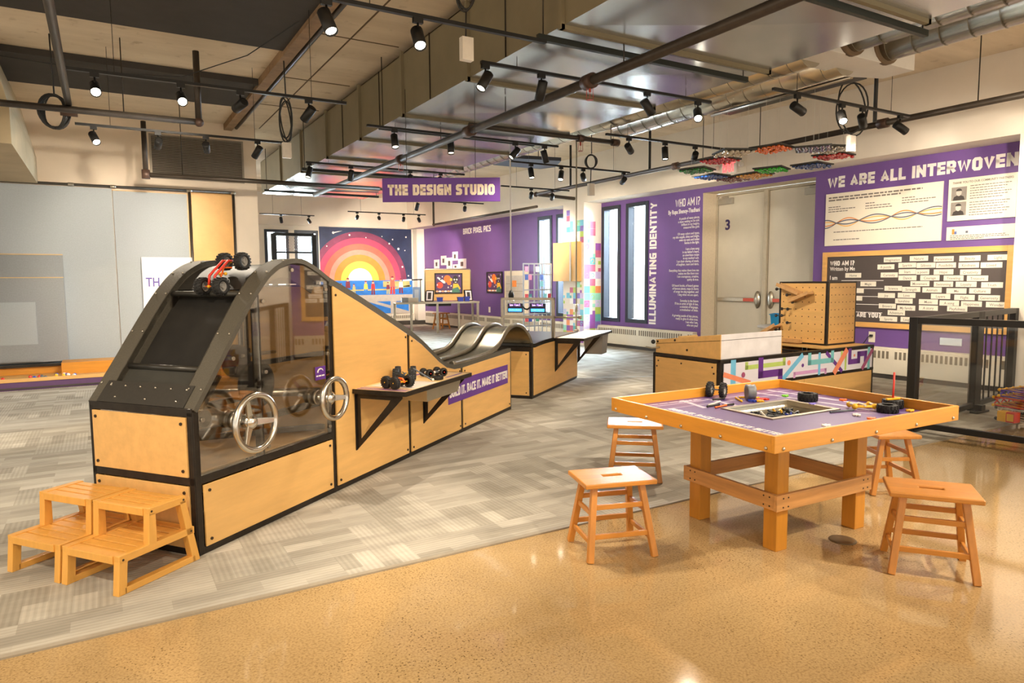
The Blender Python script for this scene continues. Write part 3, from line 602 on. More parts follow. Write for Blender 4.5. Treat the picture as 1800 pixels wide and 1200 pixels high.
# mosaic of coloured squares on the pillar
MOS = [mat('mosaic %d' % i, c, 0.5, 0, 0.08, 9) for i, c in enumerate(((96, 178, 178), (150, 86, 170), (176, 200, 92), (238, 150, 92), (120, 196, 220), (196, 100, 130), (206, 190, 226), (240, 236, 230), (130, 120, 196), (150, 214, 190)))]
rnd = random.Random(5)
def mosaic(x0, x1, cs, cover, axis, label):
    b = B(); n = int(round((x1 - x0) / cs)); z = 0.06
    while z < 3.05:
        for k in range(n):
            if rnd.random() < cover(z, k / max(1, n - 1)):
                x = x0 + k * cs; mi = rnd.randrange(10); s = cs * rnd.choice((1, 1, 0.98, 0.5)); 
                if axis == 'f': b.box((x, z, 0.5), (x + s, z + s, 0.5022), mi)
                else: b.box((-7.43, z, x), (-7.428, z + s, x + s), mi)
                if s > cs * 0.9 and rnd.random() < 0.35:
                    mj = (mi + 3) % 10
                    ring = [(0.5 + 0.28 * math.cos(a * 0.7), 0.5 + 0.28 * math.sin(a * 0.7)) for a in range(8)]
                    for (u0, v0), (u1, v1) in zip(ring, ring[1:]):
                        if axis == 'f': b.bar((x + u0 * s, z + v0 * s, 0.5026), (x + u1 * s, z + v1 * s, 0.5026), 0.014, 0.001, mj, (0, 0, 1))
                        else: b.bar((-7.4275, z + v0 * s, x + u0 * s), (-7.4275, z + v1 * s, x + u1 * s), 0.014, 0.001, mj, (1, 0, 0))
        z += cs
    o = b.go('wall_mosaic', MOS, None, 0, WF); tag(o, label, 'decal', 'mosaics of coloured squares'); return o
mosaic(-8.19, -7.44, 0.125, lambda z, u: 0.95 if z < 0.75 else (0.75 if z < 1.1 + 0.35 * u else (0.8 if 2.45 < z < 2.72 and u > 0.1 else (0.45 if 2.7 < z < 3.0 and u < 0.6 else (0.5 if z > 2.3 and u > .4 and z < 2.5 else 0.0)))), 'f', 'coloured square mosaic on the pillar face around the wooden box')
mosaic(0.01, 0.49, 0.16, lambda z, u: 0.96 if z < 2.1 else (0.7 if z < 2.75 else 0.0), 's', 'coloured square mosaic on the pillar return beside the windows')
t = thing('wall_box', 'plain birch box with metal edge mounted on the mosaic pillar', 'box', WF @ Matrix.Translation((-7.95, 1.45, 0.503)))
B().box((-0.42, 0, 0), (0.22, 0.88, 0.16)).go('door', PLY, t, 0.004)
B().box((0.22, 0, 0), (0.275, 0.88, 0.175)).go('edge_strip', mat('brushed metal', (190, 182, 170), 0.3, 0.8), t, 0.003)
B().box((0.275, 0, 0), (0.44, 0.88, 0.155)).go('side_panel', PLY, t, 0.003)

# exit sign on the wall
t = thing('exit_sign', 'red lit EXIT sign on the white wall above the doors', 'sign', WF @ Matrix.Translation((-3.42, 3.27, 0.5)))
B().box((-0.17, 0, 0.002), (0.17, 0.235, 0.05)).go('housing', mat('white plastic', (232, 226, 220), 0.4), t, 0.005)
letters('EXIT', 0.235, emis('red exit letters', (255, 60, 60), 2.6), t, 0, 0.118, 0.0512, 'CENTER', 'letters', 0.035, 0.54)
for sx in (-0.25, 0.27): B().ball((sx, 0.13, 0.06), 0.045, 12).box((sx - 0.015, 0.1, 0), (sx + 0.015, 0.14, 0.03)).go('emergency_lamp', mat('white plastic', (232, 226, 220)), t)

# =================================================================== FAR PURPLE WALL PICTURES
def figure_picture(b, w, h, z0):
    """space picture: planets, a rocket, stars and a smiling figure in yellow and green (materials 0..8)"""
    def disc(cx, cy, rx, ry, mi, k, n=20): b.prism([(cx + rx * math.cos(2 * math.pi * a / n), cy + ry * math.sin(2 * math.pi * a / n)) for a in range(n)], z0 + k * 0.0006, z0 + k * 0.0006 + 0.0005, 'z', mi)
    def poly(p, mi, k): b.prism(p, z0 + k * 0.0006, z0 + k * 0.0006 + 0.0005, 'z', mi)
    b.box((0, 0, z0 - 0.004), (w, h, z0), 0)
    disc(0.16 * w, 0.40 * h, 0.125 * w, 0.17 * h, 1, 1); disc(0.45 * w, 0.74 * h, 0.14 * w, 0.2 * h, 2, 1); disc(0.52 * w, 0.52 * h, 0.08 * w, 0.11 * h, 2, 2); disc(0.60 * w, 0.70 * h, 0.05 * w, 0.08 * h, 3, 3)
    poly([(0.05 * w, 0.80 * h), (0.09 * w, 0.86 * h), (0.36 * w, 0.62 * h), (0.38 * w, 0.50 * h), (0.30 * w, 0.50 * h)], 4, 3); disc(0.2 * w, 0.72 * h, 0.03 * w, 0.04 * h, 6, 4)
    for x, y in ((0.26, 0.86), (0.92, 0.9), (0.06, 0.42), (0.48, 0.28), (0.60, 0.36)): poly([((x - 0.025) * w, y * h), (x * w, (y - 0.05) * h), ((x + 0.025) * w, y * h), (x * w, (y + 0.05) * h)], 4, 4)
    for k in range(6): disc((0.05 + k * 0.11) * w, 0.07 * h, 0.055 * w, 0.045 * h, 4 if k % 2 else 7, 4)
    poly([(0.62 * w, 0.0), (0.64 * w, 0.22 * h), (0.70 * w, 0.30 * h), (0.86 * w, 0.30 * h), (0.92 * w, 0.18 * h), (0.94 * w, 0)], 5, 5)
    poly([(0.66 * w, 0.22 * h), (0.68 * w, 0.48 * h), (0.86 * w, 0.48 * h), (0.97 * w, 0.20 * h), (0.92 * w, 0.16 * h), (0.86 * w, 0.30 * h)], 3, 6)
    disc(0.77 * w, 0.70 * h, 0.115 * w, 0.22 * h, 6, 7); disc(0.725 * w, 0.70 * h, 0.03 * w, 0.05 * h, 4, 8); disc(0.82 * w, 0.70 * h, 0.03 * w, 0.05 * h, 4, 8)
    poly([(0.72 * w, 0.58 * h), (0.77 * w, 0.53 * h), (0.83 * w, 0.58 * h)], 4, 8)
PICM = [mat('picture purple', (84, 52, 98)), mat('picture red', (214, 72, 50)), mat('picture orange', (238, 118, 44)), mat('picture yellow', (242, 186, 56)), mat('picture white', (232, 226, 226)), mat('picture green', (72, 122, 102)), mat('picture dark', (46, 40, 42)), mat('picture peach', (232, 170, 120)), BLACKM]
t = thing('framed_picture', 'black-framed space picture hanging alone on the far purple wall', 'picture', WF @ Matrix.Translation((-12.49, 1.12, 0)))
B().box((0, 0, 0.003), (0.84, 0.03, 0.035)).box((0, 0.57, 0.003), (0.84, 0.60, 0.035)).box((0, 0.03, 0.003), (0.03, 0.57, 0.035)).box((0.81, 0.03, 0.003), (0.84, 0.57, 0.035)).go('frame', BLACKM, t)
b = B(); figure_picture(b, 0.78, 0.54, 0.012); b.go('picture_print', PICM, t).matrix_local = Matrix.Translation((0.03, 0.03, 0))
FRW = mat('white picture frame', (232, 222, 224), 0.5)
for i, (s, z, w, h) in enumerate(((15.72, 1.88, 0.36, 0.28), (15.22, 1.97, 0.36, 0.30), (14.82, 1.86, 0.38, 0.34), (14.43, 2.10, 0.34, 0.27), (14.40, 1.84, 0.34, 0.14), (13.98, 1.84, 0.50, 0.30))):
    t = thing('small_frame', 'small white picture frame on the far purple wall', 'picture', WF @ Matrix.Translation((-s, z, 0)), 'small white frames on the purple wall')
    t['label'] = '%s small white frame from the left in the cluster on the far purple wall' % ORD[i]
    B().box((-w / 2, 0, 0.003), (w / 2, h, 0.02)).go('frame', FRW, t, 0.003)
    B().box((-w * 0.18, h * 0.25, 0.02), (w * 0.18, h * 0.7, 0.0215)).go('photo', GD, t)
t = thing('wall_cabinet', 'cream letterbox cabinet with an orange note on the far purple wall', 'cabinet', WF @ Matrix.Translation((-11.38, 0.52, 0)))
B().box((0, 0, 0.003), (1.02, 1.21, 0.12)).go('casing', mat('pale birch casing', (232, 214, 184)), t, 0.005)
B().box((0.10, 0.06, 0.12), (0.92, 1.08, 0.128)).go('panel', mat('grey beige panel', (196, 184, 170)), t)
b = B()
for k in range(1, 5): b.box((0.10, 0.06 + k * 0.2, 0.128), (0.92, 0.068 + k * 0.2, 0.13))
b.go('seam', FIN, t)
B().box((0.42, 0.78, 0.128), (0.62, 0.95, 0.133)).go('orange_note', mat('orange note', (240, 140, 50)), t)
B().box((0.38, 0.34, 0.128), (0.46, 0.48, 0.133)).go('slot', mat('purple slot', (90, 60, 110)), t)

# =================================================================== MURAL
MUR = [mat('mural navy', (34, 46, 82), 0.5, 0, 0.25, 2), mat('mural plum', (120, 50, 84), 0.5, 0, 0.2, 3), mat('mural magenta', (186, 62, 96), 0.5, 0, 0.12, 3), mat('mural coral', (236, 96, 80), 0.5, 0, 0.1, 3), mat('mural pink', (244, 132, 118), 0.5, 0, 0.1, 3),
       mat('mural orange', (248, 128, 52), 0.5, 0, 0.1, 3), mat('mural yellow', (250, 190, 74), 0.5, 0, 0.1, 3), mat('mural sun', (248, 238, 214), 0.5), mat('mural blue', (36, 108, 190), 0.5, 0, 0.2, 4), mat('mural sand', (170, 160, 106), 0.5, 0, 0.2, 4),
       mat('mural grey rail', (168, 160, 152), 0.5), mat('mural red', (206, 52, 48), 0.5), mat('mural skin', (222, 160, 130), 0.5), mat('mural white', (240, 236, 232), 0.5), mat('mural shirt yellow', (240, 206, 80), 0.5), mat('mural maroon', (112, 40, 60), 0.5)]
b = B(); x0, x1, y0, y1 = 5.97, 9.10, 0.38, 3.21; b.box((x0, y0, 0.002), (x1, y1, 0.01), 0)
cx, cy = 7.27, 1.50
for k, (r, mi) in enumerate(((1.62, 1), (1.42, 2), (1.22, 3), (1.02, 4), (0.86, 5), (0.64, 6), (0.41, 7))):
    pts = [(cx + r * math.cos(a * math.pi / 48), cy + r * 0.98 * math.sin(a * math.pi / 48)) for a in range(49)]
    pts = [(min(max(px, x0), x1), py) for px, py in pts]; b.prism(pts, 0.0105 + k * 0.001, 0.0115 + k * 0.001, 'z', mi)
z = 0.018
b.box((x0, 1.02, z), (x1, 1.50, z + 0.001), 8); b.box((8.05, 1.28, z + 0.001), (x1 - 0.1, 1.47, z + 0.002), 9)
b.prism([(6.9, 1.20), (8.2, 1.22), (x1 - .05, 1.34), (x1 - .05, 1.28), (8.2, 1.17), (6.9, 1.16)], z + 0.001, z + 0.002, 'z', 9)
b.box((x0, 0.82, z), (x1, 1.02, z + 0.002), 10); b.box((x0, 0.38, z), (x1, 0.82, z + 0.0005), 10)
b.prism([(7.0, 0.40), (6.95, 0.70), (7.25, 0.82), (7.5, 0.80), (8.3, 0.56), (8.3, 0.40)], z + 0.001, z + 0.002, 'z', 8); b.prism([(7.8, 0.80), (8.3, 0.80), (8.3, 0.66)], z + 0.001, z + 0.002, 'z', 8); b.prism([(8.5, 0.80), (8.95, 0.80), (8.95, 0.45), (8.5, 0.58)], z + 0.001, z + 0.002, 'z', 8)
for px, py, r in ((8.9, 2.95, .03), (8.62, 2.55, .04), (8.42, 2.86, .025), (8.05, 2.95, .02), (8.3, 2.72, .03), (8.75, 1.95, .03), (8.96, 1.65, .025), (6.95, 2.97, .03), (6.42, 3.03, .04), (7.5, 2.9, .02), (6.2, 2.6, .02), (8.85, 2.5, .02)):
    b.prism([(px + r * math.cos(a * math.pi / 4), py + r * math.sin(a * math.pi / 4)) for a in range(8)], z, z + 0.001, 'z', 13)
b.prism([(6.42, 3.05), (6.72, 3.10), (6.42, 3.01)], z, z + 0.001, 'z', 13)
def painted(px, py, h, top, legs):
    zz = z + 0.003; w = h * 0.15
    b.prism([(px - w, py), (px - w * 0.2, py), (px - w * 0.1, py + h * 0.42), (px - w * 0.8, py + h * 0.42)], zz, zz + 0.001, 'z', legs); b.prism([(px + w * 0.2, py), (px + w, py), (px + w * 0.8, py + h * 0.42), (px + w * 0.1, py + h * 0.42)], zz, zz + 0.001, 'z', legs)
    b.prism([(px - w, py + h * 0.4), (px + w, py + h * 0.4), (px + w * 0.8, py + h * 0.78), (px - w * 0.8, py + h * 0.78)], zz + 0.001, zz + 0.002, 'z', top)
    b.prism([(px + h * 0.085 * math.cos(a * math.pi / 5), py + h * 0.88 + h * 0.1 * math.sin(a * math.pi / 5)) for a in range(10)], zz + 0.001, zz + 0.002, 'z', 12)
    b.prism([(px + h * 0.09 * math.cos(a * math.pi / 5), py + h * 0.91 + h * 0.1 * math.sin(a * math.pi / 5)) for a in range(6)], zz + 0.002, zz + 0.003, 'z', 15)
for px, py, h, tp, lg in ((6.85, 1.04, 0.55, 15, 8), (7.05, 1.03, 0.36, 9, 9), (7.45, 1.03, 0.46, 14, 8), (7.70, 1.03, 0.46, 11, 15), (8.22, 1.04, 0.40, 15, 9), (8.38, 1.04, 0.60, 3, 11), (8.68, 1.06, 0.50, 13, 15), (6.62, 1.06, 0.36, 11, 8)): painted(px, py, h, tp, lg)
o = b.go('wall_mural', MUR, None, 0, FF); tag(o, 'painted sunset mural with red arches, stars and small figures on the far wall', 'mural')
# far radiator under the mural
t = thing('baseboard_radiator', 'cream wall radiator under the sunset mural', 'radiator', FF @ Matrix.Translation((7.9, 0, 0.02)), 'radiators along the far wall')
B().box((-0.9, 0.1, 0), (1.2, 0.36, 0.16)).go('casing', CREAM, t, 0.006)
b = B()
for k in range(30): b.box((-0.85 + k * 0.066, 0.22, 0.16), (-0.85 + k * 0.066 + 0.035, 0.32, 0.164))
b.go('grille', FIN, t)

# =================================================================== RACE RAMP
WD = 0.785
ramp = thing('race_ramp', 'long birch and black steel car race ramp with belt climb and clear side window', 'ramp', RF)
OUT = [(0.0, 0.815), (0.17, 1.03), (0.30, 1.20), (0.43, 1.365), (0.53, 1.475), (0.62, 1.555), (0.72, 1.61), (0.83, 1.64), (0.95, 1.638), (1.08, 1.59), (1.22, 1.52)]
SLOPE = [(1.22, 1.52), (1.57, 1.385), (1.95, 1.225), (2.25, 1.10), (2.47, 0.99), (2.65, 0.885), (2.79, 0.80), (2.92, 0.735), (3.08, 0.70), (3.28, 0.692), (3.80, 0.70), (4.10, 0.71), (4.53, 0.715)]
# steel angles
def frame_bars(root, posts, t_, rails):
    b = B()
    for s0, zt in posts: b.box((s0 - 0.02, t_ - 0.004, 0), (s0 + 0.02, t_ + 0.03, zt))
    for s0, s1, z in rails: b.box((s0, t_ - 0.003, z), (s1, t_ + 0.03, z + 0.045))
    return b
for t_ in (0.0, WD - 0.03):
    frame_bars(ramp, [(0.02, 0.80), (1.215, 1.50), (2.25, 1.06), (3.25, 0.66), (4.53, 0.68)], t_, [(0.0, 4.55, 0.0), (0.0, 1.21, 0.395)]).go('steel_frame', STEEL, ramp, 0.003)
b = B()
for z in (0.0, 0.395, 0.775): b.box((-0.006, 0, z), (0.03, WD, z + 0.045))
for y in (0.0, WD - 0.035): b.box((-0.006, y, 0), (0.03, y + 0.035, 0.80))
b.go('front_frame', STEEL, ramp, 0.003)
def screws(b, pts, axis, r=0.009):
    for p in pts:
        if axis == 'y': b.cyl((p[0], p[1], p[2]), (p[0], p[1] - 0.006, p[2]), r, 8, 0)
        else: b.cyl((p[0], p[1], p[2]), (p[0] - 0.006, p[1], p[2]), r, 8, 0)
    return b
SCREW = mat('dark screw heads', (62, 50, 38), 0.4, 0.5)
def front_panel(z0, z1):
    o = B().box((-0.016, 0.035, z0), (-0.004, WD - 0.035, z1)).go('front_panel', PLYX, ramp, 0.002)
    screws(B(), [(-0.016, y, z) for y in (0.065, WD - 0.065) for z in (z0 + 0.035, z1 - 0.035)], 'x').go('screw_heads', SCREW, o)
front_panel(0.045, 0.392); front_panel(0.442, 0.772)
def side_panel(poly, pts, t_=0.0, name='side_panel'):
    o = B().prism(poly, t_ - 0.014, t_ - 0.003, 'y').go(name, PLYX, ramp, 0.002)
    screws(B(), [(s, t_ - 0.014, z) for s, z in pts], 'y').go('screw_heads', SCREW, o)
side_panel([(0.045, 0.045), (1.19, 0.045), (1.19, 0.39), (0.045, 0.39)], [(0.08, 0.08), (0.08, 0.355), (1.155, 0.08), (1.155, 0.355)])
side_panel([(1.24, 0.045), (2.228, 0.045), (2.228, 1.055), (1.95, 1.175), (1.57, 1.335), (1.24, 1.465)], [(1.27, 1.40), (1.27, 0.08), (2.2, 0.08), (2.2, 1.03)])
side_panel([(2.272, 0.045), (3.225, 0.045), (3.225, 0.645), (3.10, 0.65), (2.94, 0.685), (2.79, 0.755), (2.65, 0.84), (2.47, 0.945), (2.272, 1.04)], [(2.30, 0.99), (2.30, 0.08), (3.2, 0.08), (2.85, 0.67), (3.2, 0.62)])
side_panel([(3.275, 0.045), (4.505, 0.045), (4.505, 0.672), (3.275, 0.645)], [(3.31, 0.08), (3.31, 0.61), (4.47, 0.08)])
# the far side is boarded the same way
B().prism([(1.24, 0.045), (4.5, 0.045), (4.5, 0.66), (3.1, 0.65), (2.65, 0.84), (2.2, 1.06), (1.24, 1.465)], WD + 0.003, WD + 0.014, 'y').go('back_panel', PLYX, ramp)
B().prism([(0.03, 0.045), (1.2, 0.045), (1.2, 0.40), (0.03, 0.40)], WD + 0.003, WD + 0.014, 'y').go('back_panel', PLYX, ramp)
B().box((4.50, 0.02, 0.04), (4.512, WD - 0.02, 0.66)).go('end_panel', PLY, ramp)
# clear side windows: sloped front piece and arched rear piece, both sides
for t_ in (-0.006, WD + 0.001):
    B().prism([(0.035, 0.445), (0.52, 0.445), (0.52, 1.42), (0.43, 1.315), (0.17, 0.985), (0.035, 0.82)], t_, t_ + 0.005, 'y').go('clear_window', GLASS, ramp)
    B().prism([(0.53, 0.445), (1.195, 0.445), (1.195, 1.50), (1.08, 1.555), (0.95, 1.60), (0.83, 1.605), (0.72, 1.575), (0.62, 1.52), (0.53, 1.435)], t_, t_ + 0.005, 'y').go('clear_window', GLASS, ramp)
b = B()
for s, z in ((0.06, 0.75), (0.56, 0.49), (0.56, 0.95), (0.56, 1.38), (1.17, 0.49), (1.17, 1.0), (1.17, 1.44), (0.30, 1.06), (0.83, 1.57)): b.cyl((s, -0.004, z), (s, -0.016, z), 0.012, 10)
b.go('window_bolts', BOLT, ramp)
# flanges on both edges, each a curved rubber-faced strip with bolts
def offset(pts, d):
    out = []
    for i, (x, z) in enumerate(pts):
        a = pts[max(i - 1, 0)]; c = pts[min(i + 1, len(pts) - 1)]; dd = V((c[0] - a[0], c[1] - a[1])).normalized(); out.append((x + dd.y * d, z - dd.x * d))
    return out
def smooth(pts, n=6):
    out = []
    for i in range(len(pts) - 1):
        p0 = V(pts[max(i - 1, 0)]); p1 = V(pts[i]); p2 = V(pts[i + 1]); p3 = V(pts[min(i + 2, len(pts) - 1)])
        for k in range(n):
            u = k / n; out.append(tuple(0.5 * ((2 * p1) + (p2 - p0) * u + (2 * p0 - 5 * p1 + 4 * p2 - p3) * u * u + (3 * p1 - p0 - 3 * p2 + p3) * u ** 3)))
    out.append(tuple(pts[-1])); return out
SM = smooth(OUT); SL = smooth(SLOPE)
for ta, tb in ((-0.012, 0.115), (WD - 0.115, WD + 0.012)):
    o = B().ribbon(SM, ta, tb, 0.03).go('edge_flange', RUBBER, ramp)
    bb = B()
    for k in range(3, len(SM) - 12, 9):
        for y in (ta + 0.02, tb - 0.02): bb.ball((SM[k][0] - 0.001, y, SM[k][1] + 0.002), 0.007, 8)
    bb.go('flange_bolts', BOLT, o)
    B().ribbon(SL, ta if ta < 0 else WD - 0.03, 0.03 if ta < 0 else tb, 0.052).go('edge_strip', RUBBER, ramp)
# belt climb: apron plate, rubber lead-in, rollers, belt, top hood
i0, i1 = 0.115, WD - 0.115
o = B().ribbon([(-0.003, 0.822), (0.085, 0.93)], 0.06, WD - 0.06, 0.012).go('apron_plate', mat('dark apron plate', (58, 55, 50), 0.5, 0.2, 0.1, 60), ramp)
bb = B()
for k in range(6):
    y = 0.10 + k * 0.117; bb.ball((0.066, y, 0.908), 0.007, 8)
    if k % 2 == 0: bb.ball((0.018, y + 0.03, 0.850), 0.007, 8)
bb.go('plate_rivets', BOLT, o)
IN = offset(SM, 0.035)
def seg(s0, s1): return [p for p in IN if s0 <= p[0] <= s1]
lead = seg(0.06, 0.20); B().ribbon(lead, i0, i1, 0.01).go('lead_in_sheet', mat('dark grey rubber sheet', (58, 57, 52), 0.5, 0, 0.1, 12), ramp)
B().cyl((0.185, i0, 1.005), (0.185, i1, 1.005), 0.018, 14).go('roller', SHINY, ramp)
B().cyl((0.515, i0, 1.425), (0.515, i1, 1.425), 0.018, 14).go('roller', SHINY, ramp)
for y in (i0 - 0.008, i1): B().ribbon([p for p in SM if p[0] > 0.05], y, y + 0.008, 0.12).go('inner_cheek', RUBBER, ramp)
belt = offset(SM, 0.075); B().ribbon([p for p in belt if 0.20 < p[0] < 0.60], i0, i1, 0.012).go('conveyor_belt', BELT, ramp)
hood = [p for p in IN if p[0] >= 0.55]; B().ribbon(hood, i0, i1, 0.01).go('top_hood', mat('satin black hood', (46, 44, 40), 0.5, 0, 0.15, 5, 0.35), ramp)
B().ribbon(offset(SL, 0.05), 0.03, WD - 0.03, 0.01).go('slope_deck', mat('dark track deck', (74, 70, 64), 0.3, 0.4, 0.12, 6), ramp)
B().box((1.19, 0.035, 0.05), (1.20, WD - 0.035, 1.46)).go('inner_board', PLY, ramp)
B().box((0.05, 0.05, 0.44), (1.19, WD - 0.05, 0.446)).go('inner_shelf', PLY, ramp)
# inner works behind the window
b = B()
for y in (0.05, WD - 0.08):
    b.box((0.505, y - 0.045, 0.06), (0.545, y - 0.01, 1.42))
    b.bar((0.04, y, 0.66), (1.2, y, 0.66), 0.035, 0.04); b.bar((0.53, y, 1.0), (1.2, y, 1.0), 0.03, 0.03)
b.bar((0.53, 0.06, 0.60), (1.2, WD - 0.06, 0.50), 0.03, 0.03); b.bar((0.53, WD - 0.1, 0.48), (1.2, 0.06, 0.48), 0.035, 0.035); b.bar((0.25, 0.3, 0.62), (0.50, 0.3, 0.92), 0.022, 0.022)
b.bar((0.9, 0.45, 0.1), (0.9, 0.45, 1.35), 0.022, 0.022)
b.go('inner_struts', STEEL, ramp)
b = B()
b.cyl((0.42, 0.10, 0.72), (0.48, WD - 0.05, 0.80), 0.016, 10); b.cyl((0.20, 0.12, 0.72), (0.20, WD - 0.12, 0.72), 0.05, 16); b.cyl((0.5, 0.12, 1.05), (1.0, 0.3, 1.02), 0.012, 8)
b.cyl((1.12, 0.03, 0.74), (0.6, 0.5, 0.78), 0.028, 12)
b.go('drive_shafts', BOLT, ramp)
B().lathe([(0.13, -0.01), (0.15, -0.01), (0.15, 0.01), (0.13, 0.01)], 24, (0, 0, 0), 0).go('pulley', BLACKM, ramp).matrix_local = Matrix.Translation((0.62, 0.12, 0.86)) @ Matrix.Rotation(R(90), 4, 'X')
B().lathe([(0.08, -0.02), (0.10, -0.02), (0.10, 0.02), (0.08, 0.02)], 20, (0, 0, 0), 0).go('pulley', BLACKM, ramp).matrix_local = Matrix.Translation((0.48, 0.14, 1.02)) @ Matrix.Rotation(R(90), 4, 'X')
pts = [(0.62 + 0.152 * math.cos(a), 0.12, 0.86 + 0.152 * math.sin(a)) for a in [R(200 + k * 12) for k in range(12)]] + [(0.40, 0.14, 1.07)]
B().tube(pts, 0.008, 8).go('drive_belt', BLACKM, ramp)
# hand wheels
def handwheel(s, z, d, r):
    M = Matrix.Translation((s, -d, z)) @ Matrix.Rotation(R(90), 4, 'X')
    rim = B().tube([(r * math.cos(a * math.pi / 20), r * math.sin(a * math.pi / 20), 0) for a in range(40)], 0.019, 12, closed=True).go('hand_wheel', CHROME, ramp); rim.matrix_local = M
    b = B()
    for k in range(3):
        a = R(90 + 120 * k + 25); c, q = math.cos(a), math.sin(a)
        b.bar((c * 0.025, q * 0.025, -0.035), (c * (r - 0.008), q * (r - 0.008), 0), 0.045, 0.018, 0, (0, 0, 1), 0.03, 0.016)
    b.go('spoke', CHROME, rim, 0.005)
    B().lathe([(0.045, -0.075), (0.045, -0.03), (0.03, -0.015), (0.016, -0.008), (0.001, -0.006)], 18).go('hub', CHROME, rim)
    B().lathe([(0.022, -d - 0.10), (0.022, -0.07)], 14).lathe([(0.055, -d - 0.06), (0.055, -d - 0.02)], 18).lathe([(0.05, -d + 0.005), (0.05, -d + 0.025)], 18).go('axle', BOLT, rim)
handwheel(0.30, 0.70, 0.16, 0.158); handwheel(1.045, 0.715, 0.15, 0.132)
# small purple museum sticker on the window
st = thing('window_sticker', 'small purple sticker with a white arch on the clear ramp window', 'sticker', RF @ frame((1.085, -0.0075, 0.875), (1, 0, 0), (0, 0, 1), (0, -1, 0)))
B().box((-0.055, -0.045, 0), (0.055, 0.045, 0.0015)).go('sticker_face', PURPLEV, st)
pts = [(0.03 * math.cos(a), 0.024 * math.sin(a) + 0.006, 0.0024) for a in [math.pi * k / 10 for k in range(1, 11)]]
b = B()
for k in range(len(pts) - 1): b.bar(pts[k], pts[k + 1], 0.004 + 0.0012 * k, 0.0008)
b.go('arch_logo', WHITEV, st); fine_print(st, [(-0.046, 0.042, -0.018)], WHITEV, 0.0016, 0.009)
# purple banner
bn = thing('race_sign', 'purple sign BUILD IT. RACE IT. MAKE IT BETTER! on the ramp side', 'sign', RF @ frame((3.685, -0.0145, 0.435), (1, 0, 0), (0, 0, 1), (0, -1, 0)))
B().box((-0.735, -0.105, 0), (0.735, 0.105, 0.003)).go('sign_face', PURPLEV, bn)
block('BUILD IT. RACE IT. MAKE IT BETTER!', 1.42, 0.088, WHITEV, bn, 0, -0.002, 0.0035, 'CENTER', 0.28)

# bumpy end of the track: sheet humps with three bent tubes
HUMP = [(3.08, 0.70), (3.5, 0.70), (3.86, 0.712), (4.05, 0.73), (4.20, 0.77), (4.32, 0.835), (4.44, 0.905), (4.56, 0.95), (4.72, 0.97), (4.88, 0.95), (5.02, 0.90), (5.14, 0.83), (5.22, 0.76), (5.26, 0.70)]
HS = smooth(HUMP, 5)
B().ribbon(offset(HS, 0.02), 0.0, 0.60, 0.006).go('hump_sheet', SHEET, ramp)
for y in (0.012, 0.30, 0.59): B().tube([(x, y, z) for x, z in HS], 0.026, 10).go('hump_tube', mat('bent steel tube', (150, 142, 126), 0.3, 0.85, 0.15, 10), ramp)
B().box((3.25, 0.60, 0.66), (4.53, WD - 0.03, 0.69)).go('deck_edge', SHINY, ramp)

# =================================================================== SECOND TRACK BOX
box2 = thing('race_track_box', 'birch finish box of the race track with black frame behind the hump', 'ramp', RF)
b = B(); S0, S1 = 5.25, 7.22
for y in (0, WD - 0.03):
    b.box((S0, y - 0.003, 0), (S0 + 0.045, y + 0.03, 0.66)).box((S1 - 0.03, y - 0.003, 0), (S1, y + 0.03, 0.66)).box((S0, y - 0.003, 0), (S1, y + 0.03, 0.04))
b.box((S0 - 0.003, 0, 0), (S0 + 0.03, WD, 0.04)).box((S0 - 0.003, 0, 0.60), (S0 + 0.03, WD, 0.66)); b.go('steel_frame', STEEL, box2, 0.003)
B().box((S0 - 0.010, 0.035, 0.045), (S0 - 0.001, WD - 0.035, 0.60)).go('front_panel', PLY, box2, 0.002)
B().box((S0 + 0.05, -0.012, 0.042), (S1 - 0.02, -0.003, 0.66)).go('side_panel', PLYX, box2, 0.002)
B().box((S1 - 0.005, 0.02, 0.042), (S1 + 0.004, WD - 0.02, 0.66)).go('end_panel', PLY, box2, 0.002)
screws(B(), [(S0 - 0.010, y, z) for y in (0.07, WD - 0.07) for z in (0.08, 0.565)], 'x').go('screw_heads', SCREW, box2)
top = smooth([(5.22, 0.70), (5.32, 0.685), (5.45, 0.69), (5.7, 0.70), (6.1, 0.70), (7.22, 0.70)], 4)
B().ribbon(top, -0.015, WD + 0.01, 0.03).go('deck', SHINY, box2)
b = B()
for y in (-0.015, WD - 0.02): b.ribbon([(x, z + 0.012) for x, z in top], y, y + 0.03, 0.05)
b.go('edge_strip', STEEL, box2)
B().prism([(5.5, 0.70), (6.3, 0.70), (6.3, 0.72), (5.6, 0.83)], WD - 0.10, WD - 0.085, 'y').go('side_wedge', PLY, box2)
